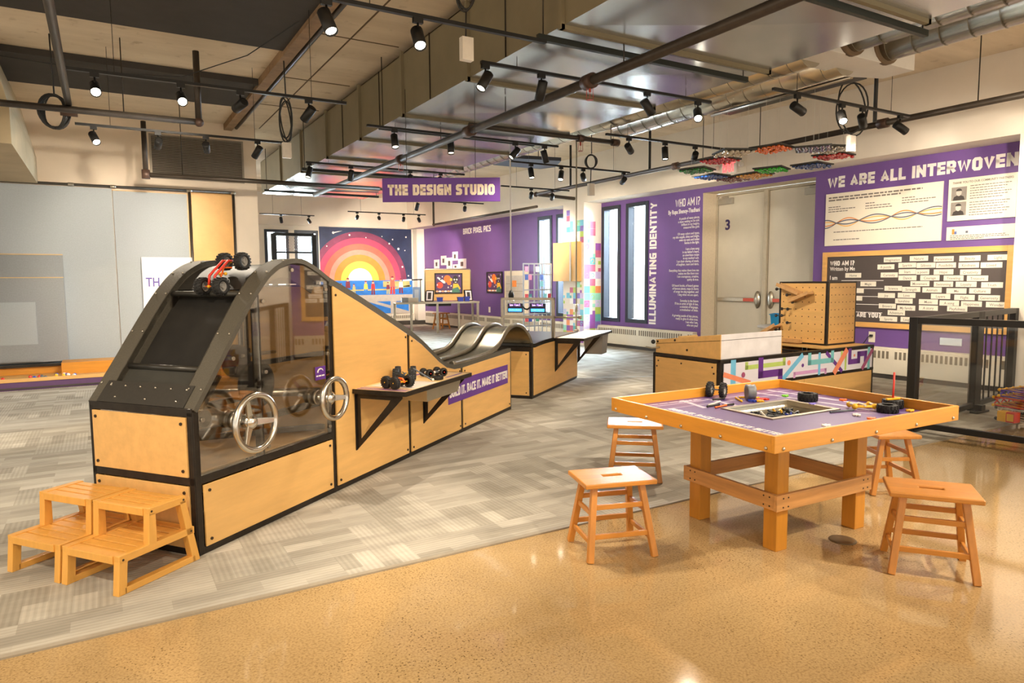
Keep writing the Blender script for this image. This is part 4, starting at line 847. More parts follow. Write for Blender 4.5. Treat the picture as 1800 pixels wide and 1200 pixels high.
# gate with two lit displays
gate = thing('finish_gate', 'steel finish gate with two lit purple and blue displays over the track', 'gate', RF)
GS = 6.10; GM = mat('brushed gate steel', (178, 166, 148), 0.3, 0.85, 0.1, 12)
b = B()
for y in (-0.02, WD - 0.06): b.box((GS - 0.02, y, 0.705), (GS + 0.02, y + 0.04, 1.25))
b.box((GS - 0.02, -0.02, 1.215), (GS + 0.02, WD - 0.02, 1.25)).box((GS - 0.02, -0.02, 0.965), (GS + 0.02, WD - 0.02, 1.005)); b.go('gate_frame', GM, gate, 0.003)
B().box((GS - 0.012, 0.02, 1.005), (GS - 0.008, WD - 0.06, 1.215)).go('clear_panel', PANE, gate)
DSP = emis('display blue', (60, 150, 235), 1.6); DSPD = mat('display navy', (26, 24, 60), 0.3); DSPP = emis('display lilac', (205, 150, 255), 2.2)
for y0 in (0.10, 0.43):
    d = B().box((GS - 0.05, y0, 1.045), (GS - 0.018, y0 + 0.22, 1.17)).go('display', DSPD, gate, 0.003)
    B().box((GS - 0.0525, y0 + 0.01, 1.06), (GS - 0.05, y0 + 0.205, 1.10)).go('display_glow', DSP, d)
    fr = frame((GS - 0.0505, y0 + 0.11, 1.15), (0, -1, 0), (0, 0, 1), (-1, 0, 0))
    l = letters('Lane  1 Lane 2', 0.042, DSPP, d, 0, 0, 0, 'CENTER', 'display_text', 0.01, 0.62, ext=0.0006); l.matrix_local = fr @ Matrix.Diagonal((0.62, 1, 1, 1))
    l = letters('Ready  |  Ready', 0.038, mat('display white', (235, 240, 255), 0.4), d, 0, 0, 0, 'CENTER', 'display_text', 0.01, 0.62, ext=0.0006); l.matrix_local = frame((GS - 0.0532, y0 + 0.11, 1.08), (0, -1, 0), (0, 0, 1), (-1, 0, 0)) @ Matrix.Diagonal((0.62, 1, 1, 1))
B().tube([(GS - 0.03, 0.32, 1.12), (GS - 0.045, 0.36, 1.09), (GS - 0.045, 0.40, 1.10), (GS - 0.03, 0.43, 1.13)], 0.012, 8).go('display_cable', BLACKM, gate)
B().cyl((GS, -0.02, 0.985), (GS + 0.05, -0.34, 0.985), 0.012, 10).cyl((GS + 0.05, -0.34, 0.985), (GS + 0.05, -0.38, 0.985), 0.024, 12).go('side_arm', GM, gate)
# steel rail standing on the deck behind the gate and a car waiting there
def buggy(name, label, mw, wheels, rad, wid, bars, colr, group=None, hubc=None, cat='toy car'):
    t = thing(name, label, cat, mw, group)
    for (x, y) in wheels:
        w = wheel_mesh(rad, wid, t); w.matrix_local = Matrix.Translation((x, y, rad))
        if hubc: pass
    for (p, q, r, c) in bars: B().cyl(p, q, r, 8).go('chassis_rod', c, t)
    return t
TYRE = mat('black tyre rubber', (28, 27, 26), 0.7, 0, 0.2, 40); HUBM = mat('grey plastic hub', (150, 146, 140), 0.5); KRED = mat('red plastic rod', (216, 58, 40), 0.35); KYEL = mat('yellow plastic rod', (240, 184, 40), 0.35); KORG = mat('orange plastic rod', (238, 110, 36), 0.35); KWHT = mat('white plastic rod', (226, 220, 208), 0.4); KBLK = mat('black plastic rod', (36, 35, 34), 0.4); KGRN = mat('green plastic piece', (120, 200, 50), 0.4); KBLU = mat('blue plastic piece', (50, 70, 170), 0.4); KPUR = mat('purple plastic piece', (96, 70, 190), 0.4); KGRY = mat('grey plastic rod', (92, 98, 104), 0.4)
_wm = {}
def wheel_mesh(rad, wid, parent, hub=None, flat=False):
    """tyre with lugs, axis along local y; hub as its child"""
    hub = hub or HUBM
    k = (rad, wid)
    if k not in _wm:
        M = Matrix.Rotation(R(90), 4, 'X'); b = B()
        b.lathe([(rad * 0.55, -wid / 2), (rad * 0.86, -wid / 2), (rad * 0.94, -wid * 0.32), (rad * 0.94, wid * 0.32), (rad * 0.86, wid / 2), (rad * 0.55, wid / 2), (rad * 0.52, 0), (rad * 0.55, -wid / 2)], 24, (0, 0, 0), 0, M)
        for i in range(16):
            a = 2 * math.pi * i / 16
            for sy in (-1, 1):
                aa = a + (0.2 if sy > 0 else 0); c, q = math.cos(aa), math.sin(aa)
                b.bar((c * rad * 0.97, sy * wid * 0.02, q * rad * 0.97), (c * rad * 0.93, sy * wid * 0.5, q * rad * 0.93), rad * 0.16, rad * 0.10, 0, (c, 0, q))
        _wm[k] = b.go('tyre', TYRE).data
        bpy.data.objects.remove([o for o in bpy.data.objects if o.data == _wm[k]][0])
    o = bpy.data.objects.new('tyre', _wm[k]); COL.objects.link(o); o.parent = parent
    M = Matrix.Rotation(R(90), 4, 'X'); b = B()
    b.lathe([(rad * 0.50, -wid * 0.36), (rad * 0.56, -wid * 0.36), (rad * 0.56, wid * 0.36), (rad * 0.50, wid * 0.36), (rad * 0.50, -wid * 0.36)], 20, (0, 0, 0), 0, M).lathe([(rad * 0.12, -wid * 0.42), (rad * 0.12, wid * 0.42)], 12, (0, 0, 0), 0, M)
    for i in range(6):
        a = math.pi * i / 3; b.bar((0, 0, 0), (math.cos(a) * rad * 0.53, 0, math.sin(a) * rad * 0.53), wid * 0.25, rad * 0.12, 0, (0, 1, 0))
    b.go('wheel_hub', hub, o); return o
def car(label, mw, L, Wd, rad, wid, rod, rod2, group, third=None, hub=None, lift=0.0):
    t = thing('toy_car', label, 'toy car', mw, group)
    for x in (-L / 2, L / 2):
        for y in (-Wd / 2, Wd / 2):
            wheel_mesh(rad, wid, t, hub).location = (x, y, rad)
        B().cyl((x, -Wd / 2 - 0.02, rad), (x, Wd / 2 + 0.02, rad), 0.004, 8).go('axle', rod2, t)
    for y in (-Wd * 0.16, Wd * 0.16): B().tube([(-L / 2, y, rad), (-L * 0.3, y, rad + lift), (L * 0.3, y, rad + lift), (L / 2, y, rad)], 0.008, 8).go('chassis_rod', rod, t)
    b = B()
    for x in (-L * 0.25, 0, L * 0.25): b.cyl((x, -Wd * 0.2, rad), (x, Wd * 0.2, rad), 0.005, 8)
    b.cyl((-L * 0.25, -Wd * 0.16, rad), (L * 0.25, Wd * 0.16, rad + 0.012), 0.005, 8); b.go('cross_rods', rod2, t)
    b = B()
    for x in (-L / 2, 0, L / 2):
        for y in (-Wd * 0.16, Wd * 0.16): b.ball((x, y, rad), 0.011, 8)
    b.go('connectors', third or KYEL, t); return t
GRP = 'rod-built toy cars'
# the car climbing over the top of the ramp
_d = V((0.56 - 0.74, 0, 1.52 - 1.635)).normalized()
cm = RF @ Matrix.Translation((0.60, 0.30, 1.505)) @ Matrix.Rotation(R(-40), 4, 'Y')
car('red rod-built toy car with big black tyres climbing over the ramp top', cm, 0.24, 0.14, 0.056, 0.05, KRED, KORG, GRP, KYEL, None, 0.045)
car('brown rod-built toy car with dark wheels on the far track box', RF @ T(5.62, 0.30, 0.715, R(80)), 0.11, 0.12, 0.042, 0.03, KRED, KBLK, GRP, KORG)

# shelves bracketed to the track
SHTOP = mat('birch shelf with print', (226, 190, 132), 0.4, 0, 0.05, 8)
def shelf(label, s0, s1, t0, z, brs, prints):
    t = thing('side_shelf', label, 'shelf', RF, 'bracket shelves on the race track')
    B().box((s0, t0, z - 0.018), (s1, -0.016, z)).go('shelf_board', SHTOP, t, 0.002)
    b = B().box((s0 - 0.004, t0 - 0.006, z - 0.032), (s1 + 0.004, t0 + 0.006, z + 0.002)).box((s0 - 0.006, t0, z - 0.032), (s0 + 0.004, -0.016, z + 0.002)).box((s1 - 0.004, t0, z - 0.032), (s1 + 0.006, -0.016, z + 0.002)); b.go('edge_trim', STEEL, t, 0.002)
    for s in brs:
        o = [( -0.016, z - 0.032), (t0 + 0.05, z - 0.032), (t0 + 0.05, z - 0.055), (-0.016, z - 0.46)]
        i = [(-0.055, z - 0.075), (-0.055, z - 0.345), (-0.085, z - 0.365), (t0 + 0.155, z - 0.105), (t0 + 0.16, z - 0.075)]
        b = B(); n = len(o)
        # plate as a ring: outer triangle with a rounded triangular cut-out
        ring_o = [(-0.016, z - 0.032), (-0.016, z - 0.46), (t0 + 0.05, z - 0.055), (t0 + 0.05, z - 0.032)]
        ring_i = [(-0.052, z - 0.072), (-0.052, z - 0.375), (t0 + 0.165, z - 0.098), (t0 + 0.15, z - 0.072)]
        vs = [(s - 0.003, u, v) for u, v in ring_o + ring_i] + [(s + 0.003, u, v) for u, v in ring_o + ring_i]
        fs = []
        for k in range(4):
            j = (k + 1) % 4
            fs += [(k, j, j + 4, k + 4), (8 + k, 8 + k + 4, 8 + j + 4, 8 + j), (k, 8 + k, 8 + j, j), (k + 4, j + 4, 8 + j + 4, 8 + k + 4)]
        b.add(vs, fs); b.box((s - 0.02, -0.020, z - 0.46), (s + 0.003, -0.016, z - 0.03)).go('bracket', STEEL, t)
    b = B()
    for a, bq in prints: b.box(a + (z + 0.0002,), bq + (z + 0.0012,))
    if prints: b.go('printed_lines', PURPLEV, t)
    return t
sh1 = shelf('birch shelf with purple print bracketed to the ramp side, holding toy cars', 1.44, 2.52, -0.46, 0.71, (1.48, 2.49), [((1.47, -0.44), (1.49, -0.03)), ((1.51, -0.44), (1.53, -0.03)), ((1.56, -0.44), (1.565, -0.03)), ((2.20, -0.40), (2.48, -0.38)), ((2.20, -0.10), (2.48, -0.06))])
B().box((1.60, -0.44, 0.7102), (1.95, -0.06, 0.7112)).go('print_panel', mat('pale print panel', (214, 204, 196), 0.5, 0, 0.04, 20), sh1)
sh2 = shelf('grey topped shelf bracketed to the far track box', 6.13, 7.72, -0.42, 0.70, (6.14, 7.21), [])
B().box((6.16, -0.40, 0.7002), (7.68, -0.03, 0.7016)).go('print_panel', mat('pale grey shelf print', (206, 200, 194), 0.35, 0, 0.04, 10), sh2)
def bin_(label, mw, w, d, h, m, group=None):
    t = thing('storage_bin', label, 'bin', mw, group); k = 0.88
    def ring(f, z, i): return [(-w / 2 * f + i, -d / 2 * f + i, z), (w / 2 * f - i, -d / 2 * f + i, z), (w / 2 * f - i, d / 2 * f - i, z), (-w / 2 * f + i, d / 2 * f - i, z)]
    vs = ring(k, 0, 0) + ring(1, h, 0) + ring(1, h, 0.008) + ring(k, 0.008, 0.008); fs = [(3, 2, 1, 0), (12, 13, 14, 15)]
    for a in range(3):
        for i in range(4): fs.append((a * 4 + i, a * 4 + (i + 1) % 4, a * 4 + 4 + (i + 1) % 4, a * 4 + 4 + i))
    B().add(vs, fs).go('bin_body', m, t, 0.003)
    r = ring(1.06, h, 0); b = B()
    for i in range(4): b.bar(V(r[i]), V(r[(i + 1) % 4]), 0.016, 0.010)
    b.go('rim', m, t); return t
STAIN = mat('stainless pan', (176, 168, 150), 0.34, 0.9, 0.06, 10)
bin_('stainless pan hanging under the ramp side shelf', RF @ T(2.14, -0.25, 0.565), 0.60, 0.32, 0.125, STAIN)
bin_('grey translucent tub hanging under the far track shelf', RF @ T(7.50, -0.22, 0.36), 0.34, 0.30, 0.30, mat('grey tub plastic', (150, 146, 142), 0.35, 0, 0.05, 6))
# toys on the near shelf
car('toy car with orange front and knobbly black tyres at the shelf front edge', RF @ T(1.60, -0.30, 0.712, R(75)), 0.09, 0.14, 0.046, 0.036, KORG, KYEL, GRP, KORG, KYEL, 0.02)
car('toy car with black chassis and large tyres in the middle of the shelf', RF @ T(1.90, -0.18, 0.712, R(25)), 0.15, 0.12, 0.055, 0.042, KBLK, KGRY, GRP, KYEL)
car('low grey toy car at the far end of the ramp shelf', RF @ T(2.22, -0.26, 0.712, R(150)), 0.13, 0.10, 0.034, 0.03, KGRY, KRED, GRP, KWHT)
t = thing('loose_wheel', 'black toy wheel lying flat at the shelf edge', 'toy wheel', RF @ T(2.07, -0.38, 0.712), 'loose toy wheels')
wheel_mesh(0.045, 0.028, t).matrix_local = Matrix.Translation((0, 0, 0.0145)) @ Matrix.Rotation(R(90), 4, 'X')
t = thing('toy_rod', 'grey toy rod leaning on the middle shelf car', 'toy piece', RF @ T(1.93, -0.36, 0.712), 'loose toy rods')
B().cyl((-0.10, 0.06, 0.115), (0.04, -0.03, 0.006), 0.006, 8).go('rod', KGRY, t); B().ball((0.04, -0.03, 0.012), 0.012, 8).go('rod_end', KWHT, t)
t = thing('toy_rod', 'yellow toy rod lying behind the low grey shelf car', 'toy piece', RF @ T(2.12, -0.12, 0.712), 'loose toy rods')
B().cyl((-0.08, 0, 0.007), (0.08, 0.03, 0.007), 0.006, 8).go('rod', KYEL, t)

# =================================================================== STEP STOOLS
def step_stool():
    t = thing('step_stool', '', 'step stool', T(), 'pine step stools at the ramp front')
    w = 0.40   # local: x depth (0 at the ramp side, -0.47 at the front), y width
    def slats(x0, x1, z, n, name):
        b = B(); p = (x1 - x0) / n
        for k in range(n): b.box((x0 + k * p + 0.006, 0.04, z - 0.018), (x0 + (k + 1) * p - 0.006, w - 0.04, z - 0.002))
        b.go(name, STEPV, t, 0.002)
    slats(-0.47, -0.02, 0.19, 7, 'lower_tread'); slats(-0.29, -0.075, 0.37, 4, 'upper_tread')
    for y in (0.0, w - 0.04):
        y1 = y + 0.04
        B().prism([(-0.49, 0), (-0.445, 0), (-0.43, 0.165), (-0.475, 0.165)], y, y1, 'y').go('front_leg', STEPV, t, 0.002)
        B().prism([(-0.045, 0), (0.0, 0), (-0.075, 0.35), (-0.115, 0.35)], y, y1, 'y').go('rear_leg', STEPV, t, 0.002)
        B().prism([(-0.31, 0.19), (-0.262, 0.19), (-0.262, 0.345), (-0.30, 0.345)], y, y1, 'y').go('upper_leg', STEPV, t, 0.002)
        B().box((-0.475, y, 0.155), (-0.03, y1, 0.192)).go('side_rail', STEPW, t, 0.002)
        B().box((-0.30, y, 0.335), (-0.075, y1, 0.372)).go('side_rail', STEPW, t, 0.002)
        B().box((-0.455, y, 0.0), (-0.03, y1, 0.032)).go('foot_rail', STEPW, t, 0.002)
        b = B()
        yy = y - 0.001 if y == 0 else y1
        for x, z in ((-0.455, 0.17), (-0.05, 0.172), (-0.285, 0.355), (-0.09, 0.355)): b.cyl((x, yy, z), (x, yy + 0.002, z), 0.006, 8)
        b.go('screw_heads', SCREW, t)
    B().box((-0.482, 0.04, 0.152), (-0.462, w - 0.04, 0.19)).go('front_rail', STEPV, t, 0.002)
    B().box((-0.305, 0.04, 0.332), (-0.285, w - 0.04, 0.37)).go('front_rail', STEPV, t, 0.002)
    return t
ss = step_stool(); ss.matrix_world = RF @ T(-0.02, -0.03, 0.004); ss['label'] = 'pine two-step stool at the ramp corner nearest the concrete floor'
dup(ss, RF @ T(-0.02, 0.385, 0.004), 'pine two-step stool at the ramp front, on the side of the grey wall')

# =================================================================== ACTIVITY TABLE
TF = T(3.49, 2.72, 0, R(-1.85))
tb = thing('activity_table', 'honey-coloured wooden activity table with purple printed top and raised rim', 'table', TF)
TW, TD = 0.775, 0.635
B().box((-TW, -TD, 0.665), (TW, -TD + 0.022, 0.75)).go('rim_board', TABX, tb, 0.003); B().box((-TW, TD - 0.022, 0.665), (TW, TD, 0.75)).go('rim_board', TABX, tb, 0.003)
B().box((-TW, -TD + 0.022, 0.665), (-TW + 0.022, TD - 0.022, 0.75)).go('rim_board', TABY, tb, 0.003); B().box((TW - 0.022, -TD + 0.022, 0.665), (TW, TD - 0.022, 0.75)).go('rim_board', TABY, tb, 0.003)
b = B()
for k in range(5):
    x = -TW + 0.06 + k * (2 * TW - 0.12) / 4; b.ball((x, -TD - 0.001, 0.684), 0.009, 8); y = -TD + 0.05 + k * (2 * TD - 0.1) / 4; b.ball((-TW - 0.001, y, 0.684), 0.009, 8)
b.go('rim_screws', BOLT, tb)
PX0, PX1, PY0, PY1 = -0.21, 0.33, -0.14, 0.20     # pan opening
HT = mat('purple printed table top', (98, 74, 132), 0.32, 0, 0.05, 12)
b = B(); z0, z1 = 0.668, 0.69
for a, c in (((-TW + .022, -TD + .022), (TW - .022, PY0)), ((-TW + .022, PY1), (TW - .022, TD - .022)), ((-TW + .022, PY0), (PX0, PY1)), ((PX1, PY0), (TW - .022, PY1))): b.box(a + (z0,), c + (z1,))
b.go('printed_top', HT, tb)
LN = mat('pale print lines', (190, 178, 198), 0.4)
b = B(); zz = z1 + 0.0004
def pl(p, q, w): b.bar((p[0], p[1], zz), (q[0], q[1], zz), w, 0.0008)
pl((-0.71, -0.60), (-0.71, 0.60), 0.012); pl((-0.66, -0.60), (-0.66, 0.60), 0.008); pl((-0.75, 0.50), (0.75, 0.50), 0.008); pl((-0.75, 0.40), (0.70, 0.40), 0.006); pl((-0.75, -0.55), (0.5, -0.48), 0.006); pl((-0.75, -0.58), (-0.1, -0.42), 0.005)
pl((0.42, 0.58), (0.52, -0.3), 0.03); pl((0.58, 0.58), (0.66, -0.2), 0.03); pl((0.30, -0.20), (0.50, -0.45), 0.006); pl((0.35, 0.30), (0.75, 0.34), 0.005); pl((0.1, 0.30), (0.75, 0.22), 0.004)
pl((-0.30, 0.30), (-0.24, 0.58), 0.035); pl((-0.08, 0.24), (-0.05, 0.54), 0.035)
b.go('printed_lines', LN, tb)
block('BUILD IT. RACE IT. MAKE IT BETTER!', 0.86, 0.048, WHITEV, tb, -0.50, -0.04, z1, 'CENTER', 0.25, 'lettering', Matrix.Rotation(R(-90), 4, 'Z'), 0.0006)
fine_print(tb, [(-0.58, -0.12, 0.555), (-0.30, -0.10, 0.535), (-0.36, 0.0, -0.455), (0.05, 0.22, -0.455)], LN, z1, 0.016)
# sunken steel pan
t = thing('steel_pan', 'stainless steel pan sunk into the purple table top', 'pan', TF)
def rg(i, z): return [(PX0 - 0.03 + i, PY0 - 0.03 + i, z), (PX1 + 0.03 - i, PY0 - 0.03 + i, z), (PX1 + 0.03 - i, PY1 + 0.03 - i, z), (PX0 - 0.03 + i, PY1 + 0.03 - i, z)]
vs = []; lev = [(0, 0.6905), (0, 0.697), (0.03, 0.697), (0.036, 0.67), (0.045, 0.66), (0.052, 0.632), (0.06, 0.628), (0.04, 0.624), (0.034, 0.66), (0.032, 0.6905)]
for i, z in lev: vs += rg(i, z)
fs = []
for a in range(len(lev) - 1):
    for i in range(4): fs.append((a * 4 + i, a * 4 + (i + 1) % 4, a * 4 + 4 + (i + 1) % 4, a * 4 + 4 + i))
fs.append((24, 25, 26, 27)); B().add(vs, fs).go('pan_body', STAIN, t)
# loose pieces lying in the pan
rp = random.Random(3)
for k in range(20):
    x, y = rp.uniform(PX0 + 0.10, PX1 - 0.08), rp.uniform(PY0 + 0.07, PY1 - 0.06); c = KYEL if k == 10 else (KBLK, KBLK, KBLU, KBLK, KGRY, KBLK)[k % 6]
    nm = {KBLK: 'black', KBLU: 'blue', KYEL: 'yellow', KGRY: 'grey'}[c]
    t = thing('toy_piece', '%s toy piece in the heap at the bottom of the steel pan' % nm, 'toy piece', TF @ T(x, y, 0.6285, rp.uniform(0, 6)), 'toy pieces in the steel pan')
    if k % 3 == 0: wheel_mesh(0.036, 0.03, t).matrix_local = Matrix.Translation((0, 0, 0.016)) @ Matrix.Rotation(R(90), 4, 'X')
    else:
        b = B()
        for j in range(8): b.bar((0, 0, 0.016), (0.034 * math.cos(j * math.pi / 4), 0.034 * math.sin(j * math.pi / 4), 0.016 + 0.018 * (j % 2)), 0.010, 0.010)
        b.go('connector', c, t)
t = thing('toy_rod', 'white toy rod poking out of the near corner of the steel pan', 'toy piece', TF @ T(PX0 + 0.07, PY0 + 0.06, 0.6285), 'loose toy rods')
B().cyl((0, -0.02, 0.006), (-0.055, 0.04, 0.085), 0.006, 8).go('rod', KWHT, t)
# frame under the table
LX, LY, lg = 0.385, 0.335, 0.045
for sx in (-1, 1):
    for sy in (-1, 1): B().box((sx * LX - sx * 2 * lg if sx > 0 else sx * LX, 0, 0), (0, 0, 0)) if False else B().box((sx * LX, sy * LY, 0), (sx * (LX - 2 * lg), sy * (LY - 2 * lg), 0.668)).go('leg', TABV, tb, 0.003)
def brace(a, c, m): return B().box(a, c).go('brace', m, tb, 0.003)
zb0, zb1 = 0.235, 0.325
brace((-LX - 0.03, -LY - 0.025, zb0), (LX + 0.02, -LY, zb1), PINEX); brace((-LX - 0.025, -LY - 0.0, zb0), (-LX, LY + 0.03, zb1), PINEY)
brace((LX, -LY, zb0), (LX + 0.025, LY + 0.02, zb1), PINEY); brace((-LX, LY, zb0), (LX, LY + 0.025, zb1), PINEX)
b = B()
for x in (-LX + 0.02, -LX + 0.06, LX - 0.02, LX - 0.06):
    for z in (zb0 + 0.02, zb1 - 0.02): b.cyl((x, -LY - 0.025, z), (x, -LY - 0.0265, z), 0.005, 8)
for y in (-LY + 0.03, -LY + 0.07, LY - 0.03, LY - 0.07):
    for z in (zb0 + 0.02, zb1 - 0.02): b.cyl((-LX - 0.025, y, z), (-LX - 0.0265, y, z), 0.005, 8)
b.go('brace_screws', SCREW, tb)

# toys lying on the table top (table frame coordinates)
ZT = 0.6912
def onT(x, y, rz=0, z=ZT): return TF @ T(x, y, z, rz)
def flat_wheel(label, x, y, r, w, m=None):
    t = thing('loose_wheel', label, 'toy wheel', onT(x, y), 'loose toy wheels'); wheel_mesh(r, w, t, m).matrix_local = Matrix.Translation((0, 0, w * 0.5 + 0.0005)) @ Matrix.Rotation(R(90), 4, 'X'); return t
def rod(label, x, y, rz, L, m, r=0.006):
    t = thing('toy_rod', label, 'toy piece', onT(x, y, rz), 'loose toy rods'); B().cyl((-L / 2, 0, r), (L / 2, 0, r), r, 8).go('rod', m, t)
    B().ball((-L / 2, 0, r), r * 1.25, 8).ball((L / 2, 0, r), r * 1.25, 8).go('rod_end', m, t); return t
def chip(label, x, y, rz, m):
    t = thing('toy_connector', label, 'toy piece', onT(x, y, rz), 'loose toy connectors'); b = B().lathe([(0.014, 0), (0.014, 0.010)], 12)
    for j in range(5):
        a = j * math.pi / 4; b.bar((0, 0, 0.005), (0.03 * math.cos(a), 0.03 * math.sin(a), 0.005), 0.012, 0.009)
    b.go('connector', m, t); return t
t = thing('loose_wheel', 'pair of spoked toy wheels standing on an axle in the far table corner', 'toy wheel', onT(0.045, 0.545, R(25)), 'loose toy wheels')
for y in (-0.045, 0.045): wheel_mesh(0.052, 0.03, t).location = (0, y, 0.052)
B().cyl((0, -0.05, 0.052), (0, 0.05, 0.052), 0.005, 8).go('axle', KGRY, t)
t = thing('loose_wheel', 'grey ringed toy wheel standing upright behind the steel pan', 'toy wheel', onT(0.165, 0.36, R(60)), 'loose toy wheels')
B().lathe([(0.040, -0.026), (0.052, -0.026), (0.046, -0.012), (0.052, 0.0), (0.046, 0.012), (0.052, 0.026), (0.040, 0.026), (0.040, -0.026)], 26, (0, 0, 0), 0, Matrix.Rotation(R(90), 4, 'X')).go('ring', mat('mid grey plastic ring', (122, 124, 128), 0.4), t).location = (0, 0, 0.052)
flat_wheel('large black tyre lying flat right of the steel pan', 0.455, 0.14, 0.062, 0.05, KBLK)
flat_wheel('black tyre lying flat near the front rim of the table', 0.53, -0.36, 0.06, 0.045, KBLK)
t = thing('loose_wheel', 'black tyre with an upright red rod near the right table corner', 'toy wheel', onT(0.69, -0.29), 'loose toy wheels')
wheel_mesh(0.06, 0.05, t, KYEL).matrix_local = Matrix.Translation((0, 0, 0.0255)) @ Matrix.Rotation(R(90), 4, 'X')
B().cyl((0, 0, 0.03), (0.004, 0, 0.22), 0.006, 8).go('upright_rod', KRED, t); B().bar((-0.05, 0.01, 0.056), (0.05, -0.01, 0.056), 0.016, 0.01).go('yellow_bar', KYEL, t)
t = thing('toy_truss', 'yellow and white rod-built frame near the right end of the table', 'toy piece', onT(0.49, -0.22, R(-30)))
for y in (-0.035, 0.035): B().cyl((-0.07, y, 0.02), (0.07, y, 0.02), 0.008, 8).go('long_rod', KYEL, t)
for x in (-0.06, 0.0, 0.06): B().cyl((x, -0.045, 0.03), (x, 0.045, 0.03), 0.007, 8).go('cross_rod', KWHT, t)
for x in (-0.06, 0.06):
    for y in (-0.035, 0.035): B().ball((x, y, 0.022), 0.018, 10).go('joint', KYEL, t)
rod('grey toy rod lying between the steel pan and the front rim', 0.30, -0.22, R(-10), 0.17, KGRY)
rod('white toy rod lying across a black one left of the pan', -0.16, 0.36, R(20), 0.16, KWHT)
rod('black toy rod lying under the white one behind the pan', -0.22, 0.31, R(5), 0.11, KBLK)
rod('short black toy rod beside the two spoked wheels', -0.02, 0.46, R(-5), 0.09, KBLK)
rod('second short black toy rod just behind the pan rim', -0.12, 0.28, R(-5), 0.08, KBLK)
rod('orange-tipped white toy rod just behind the pan', -0.20, 0.265, R(10), 0.11, KORG)
rod('yellow toy rod against the grey ringed wheel', 0.20, 0.40, R(-40), 0.12, KYEL)
rod('second yellow toy rod left of the grey ringed wheel', 0.08, 0.38, R(60), 0.12, KYEL)
chip('red toy connector right behind the steel pan', 0.20, 0.30, 0.3, KRED); chip('yellow toy connector beside the red one behind the pan', 0.165, 0.27, 1.3, KYEL); chip('second red toy connector behind the pan corner', 0.25, 0.315, 2.0, KRED)
chip('blue toy connector under the grey ringed wheel', 0.13, 0.31, 2.0, KBLU); chip('lime green toy connector near the back rim', 0.47, 0.32, 0.5, KGRN); chip('purple toy connector right of the pan corner', 0.36, 0.02, 0.5, KPUR)
chip('white toy connector near the front rim, right of the pan', 0.28, -0.34, 0.9, KWHT); chip('white toy connector near the printed line at the front rim', -0.13, -0.44, 0.2, KWHT); chip('orange toy connector close to the front rim', 0.25, -0.45, 0.2, KORG); chip('amber toy connector at the front rim left of the orange one', 0.03, -0.54, 1.2, KYEL)
chip('orange toy connector near the back rim at the right', 0.66, 0.02, 0.2, KORG); chip('yellow toy connector between the two right-hand tyres', 0.67, -0.42, 0.2, KYEL); chip('blue toy connector between the two right-hand tyres', 0.60, -0.36, 1.2, KBLU)

t = thing('floor_outlet', 'round dull floor outlet cover in the concrete in front of the table', 'outlet', T(3.564, 2.313, 0.0005))
B().lathe([(0.075, 0), (0.075, 0.002), (0.06, 0.0035), (0.001, 0.0035)], 28).go('cover', mat('dull brass cover', (120, 102, 76), 0.4, 0.4), t)

# =================================================================== STOOLS
def stool(label, mw):
    t = thing('wooden_stool', label, 'stool', mw, 'oak stools round the activity table'); h = 0.42
    b = B(); ox, oy, hx, hy = 0.205, 0.15, 0.055, 0.018
    for a, c in (((-ox, -oy), (ox, -hy)), ((-ox, hy), (ox, oy)), ((-ox, -hy), (-hx, hy)), ((hx, -hy), (ox, hy))): pass
    vs = []
    for z in (h - 0.026, h):
        vs += [(-ox, -oy, z), (ox, -oy, z), (ox, oy, z), (-ox, oy, z), (-hx, -hy, z), (hx, -hy, z), (hx, hy, z), (-hx, hy, z)]
    fs = []
    for k in range(4):
        j = (k + 1) % 4; fs += [(k + 8, j + 8, j + 12, k + 12), (k, k + 4, j + 4, j), (k, j, j + 8, k + 8), (k + 4, k + 12, j + 12, j + 4)]
    B().add(vs, fs).go('seat', STOOLW, t, 0.006)
    L = {}
    for sx in (-1, 1):
        for sy in (-1, 1):
            p = V((sx * 0.185, sy * 0.165, 0.0)); q = V((sx * 0.135, sy * 0.085, h - 0.024)); L[sx, sy] = (p, q)
            B().bar(p, q, 0.034, 0.034, 0, (1, 0, 0), 0.034, 0.034).go('leg', STOOLV, t, 0.004)
    def at(k, z): p, q = L[k]; return p + (q - p) * (z / (h - 0.024))
    for za, zb in ((0.115, 0.245),):
        for sy in (-1, 1):
            for z in (0.13, 0.28): B().bar(at((-1, sy), z), at((1, sy), z), 0.016, 0.028).go('rung', STOOLW, t, 0.003)
        for sx in (-1, 1):
            for z in (0.10, 0.245): B().bar(at((sx, -1), z), at((sx, 1), z), 0.016, 0.026).go('rung', STOOLW, t, 0.003)
    return t
st0 = stool('oak stool on the concrete in front of the table, beside the carpet edge', T(2.365, 2.915, 0, R(-17)))
dup(st0, T(3.60, 1.86, 0, R(-53)), 'oak stool on the concrete in front of the table, away from the carpet')
dup(st0, T(3.40, 3.92, 0.004, R(-40)), 'oak stool on the carpet behind the table, partly under the rim')
dup(st0, T(4.72, 2.78, 0, R(60)), 'oak stool behind the table leg nearest the black fence')

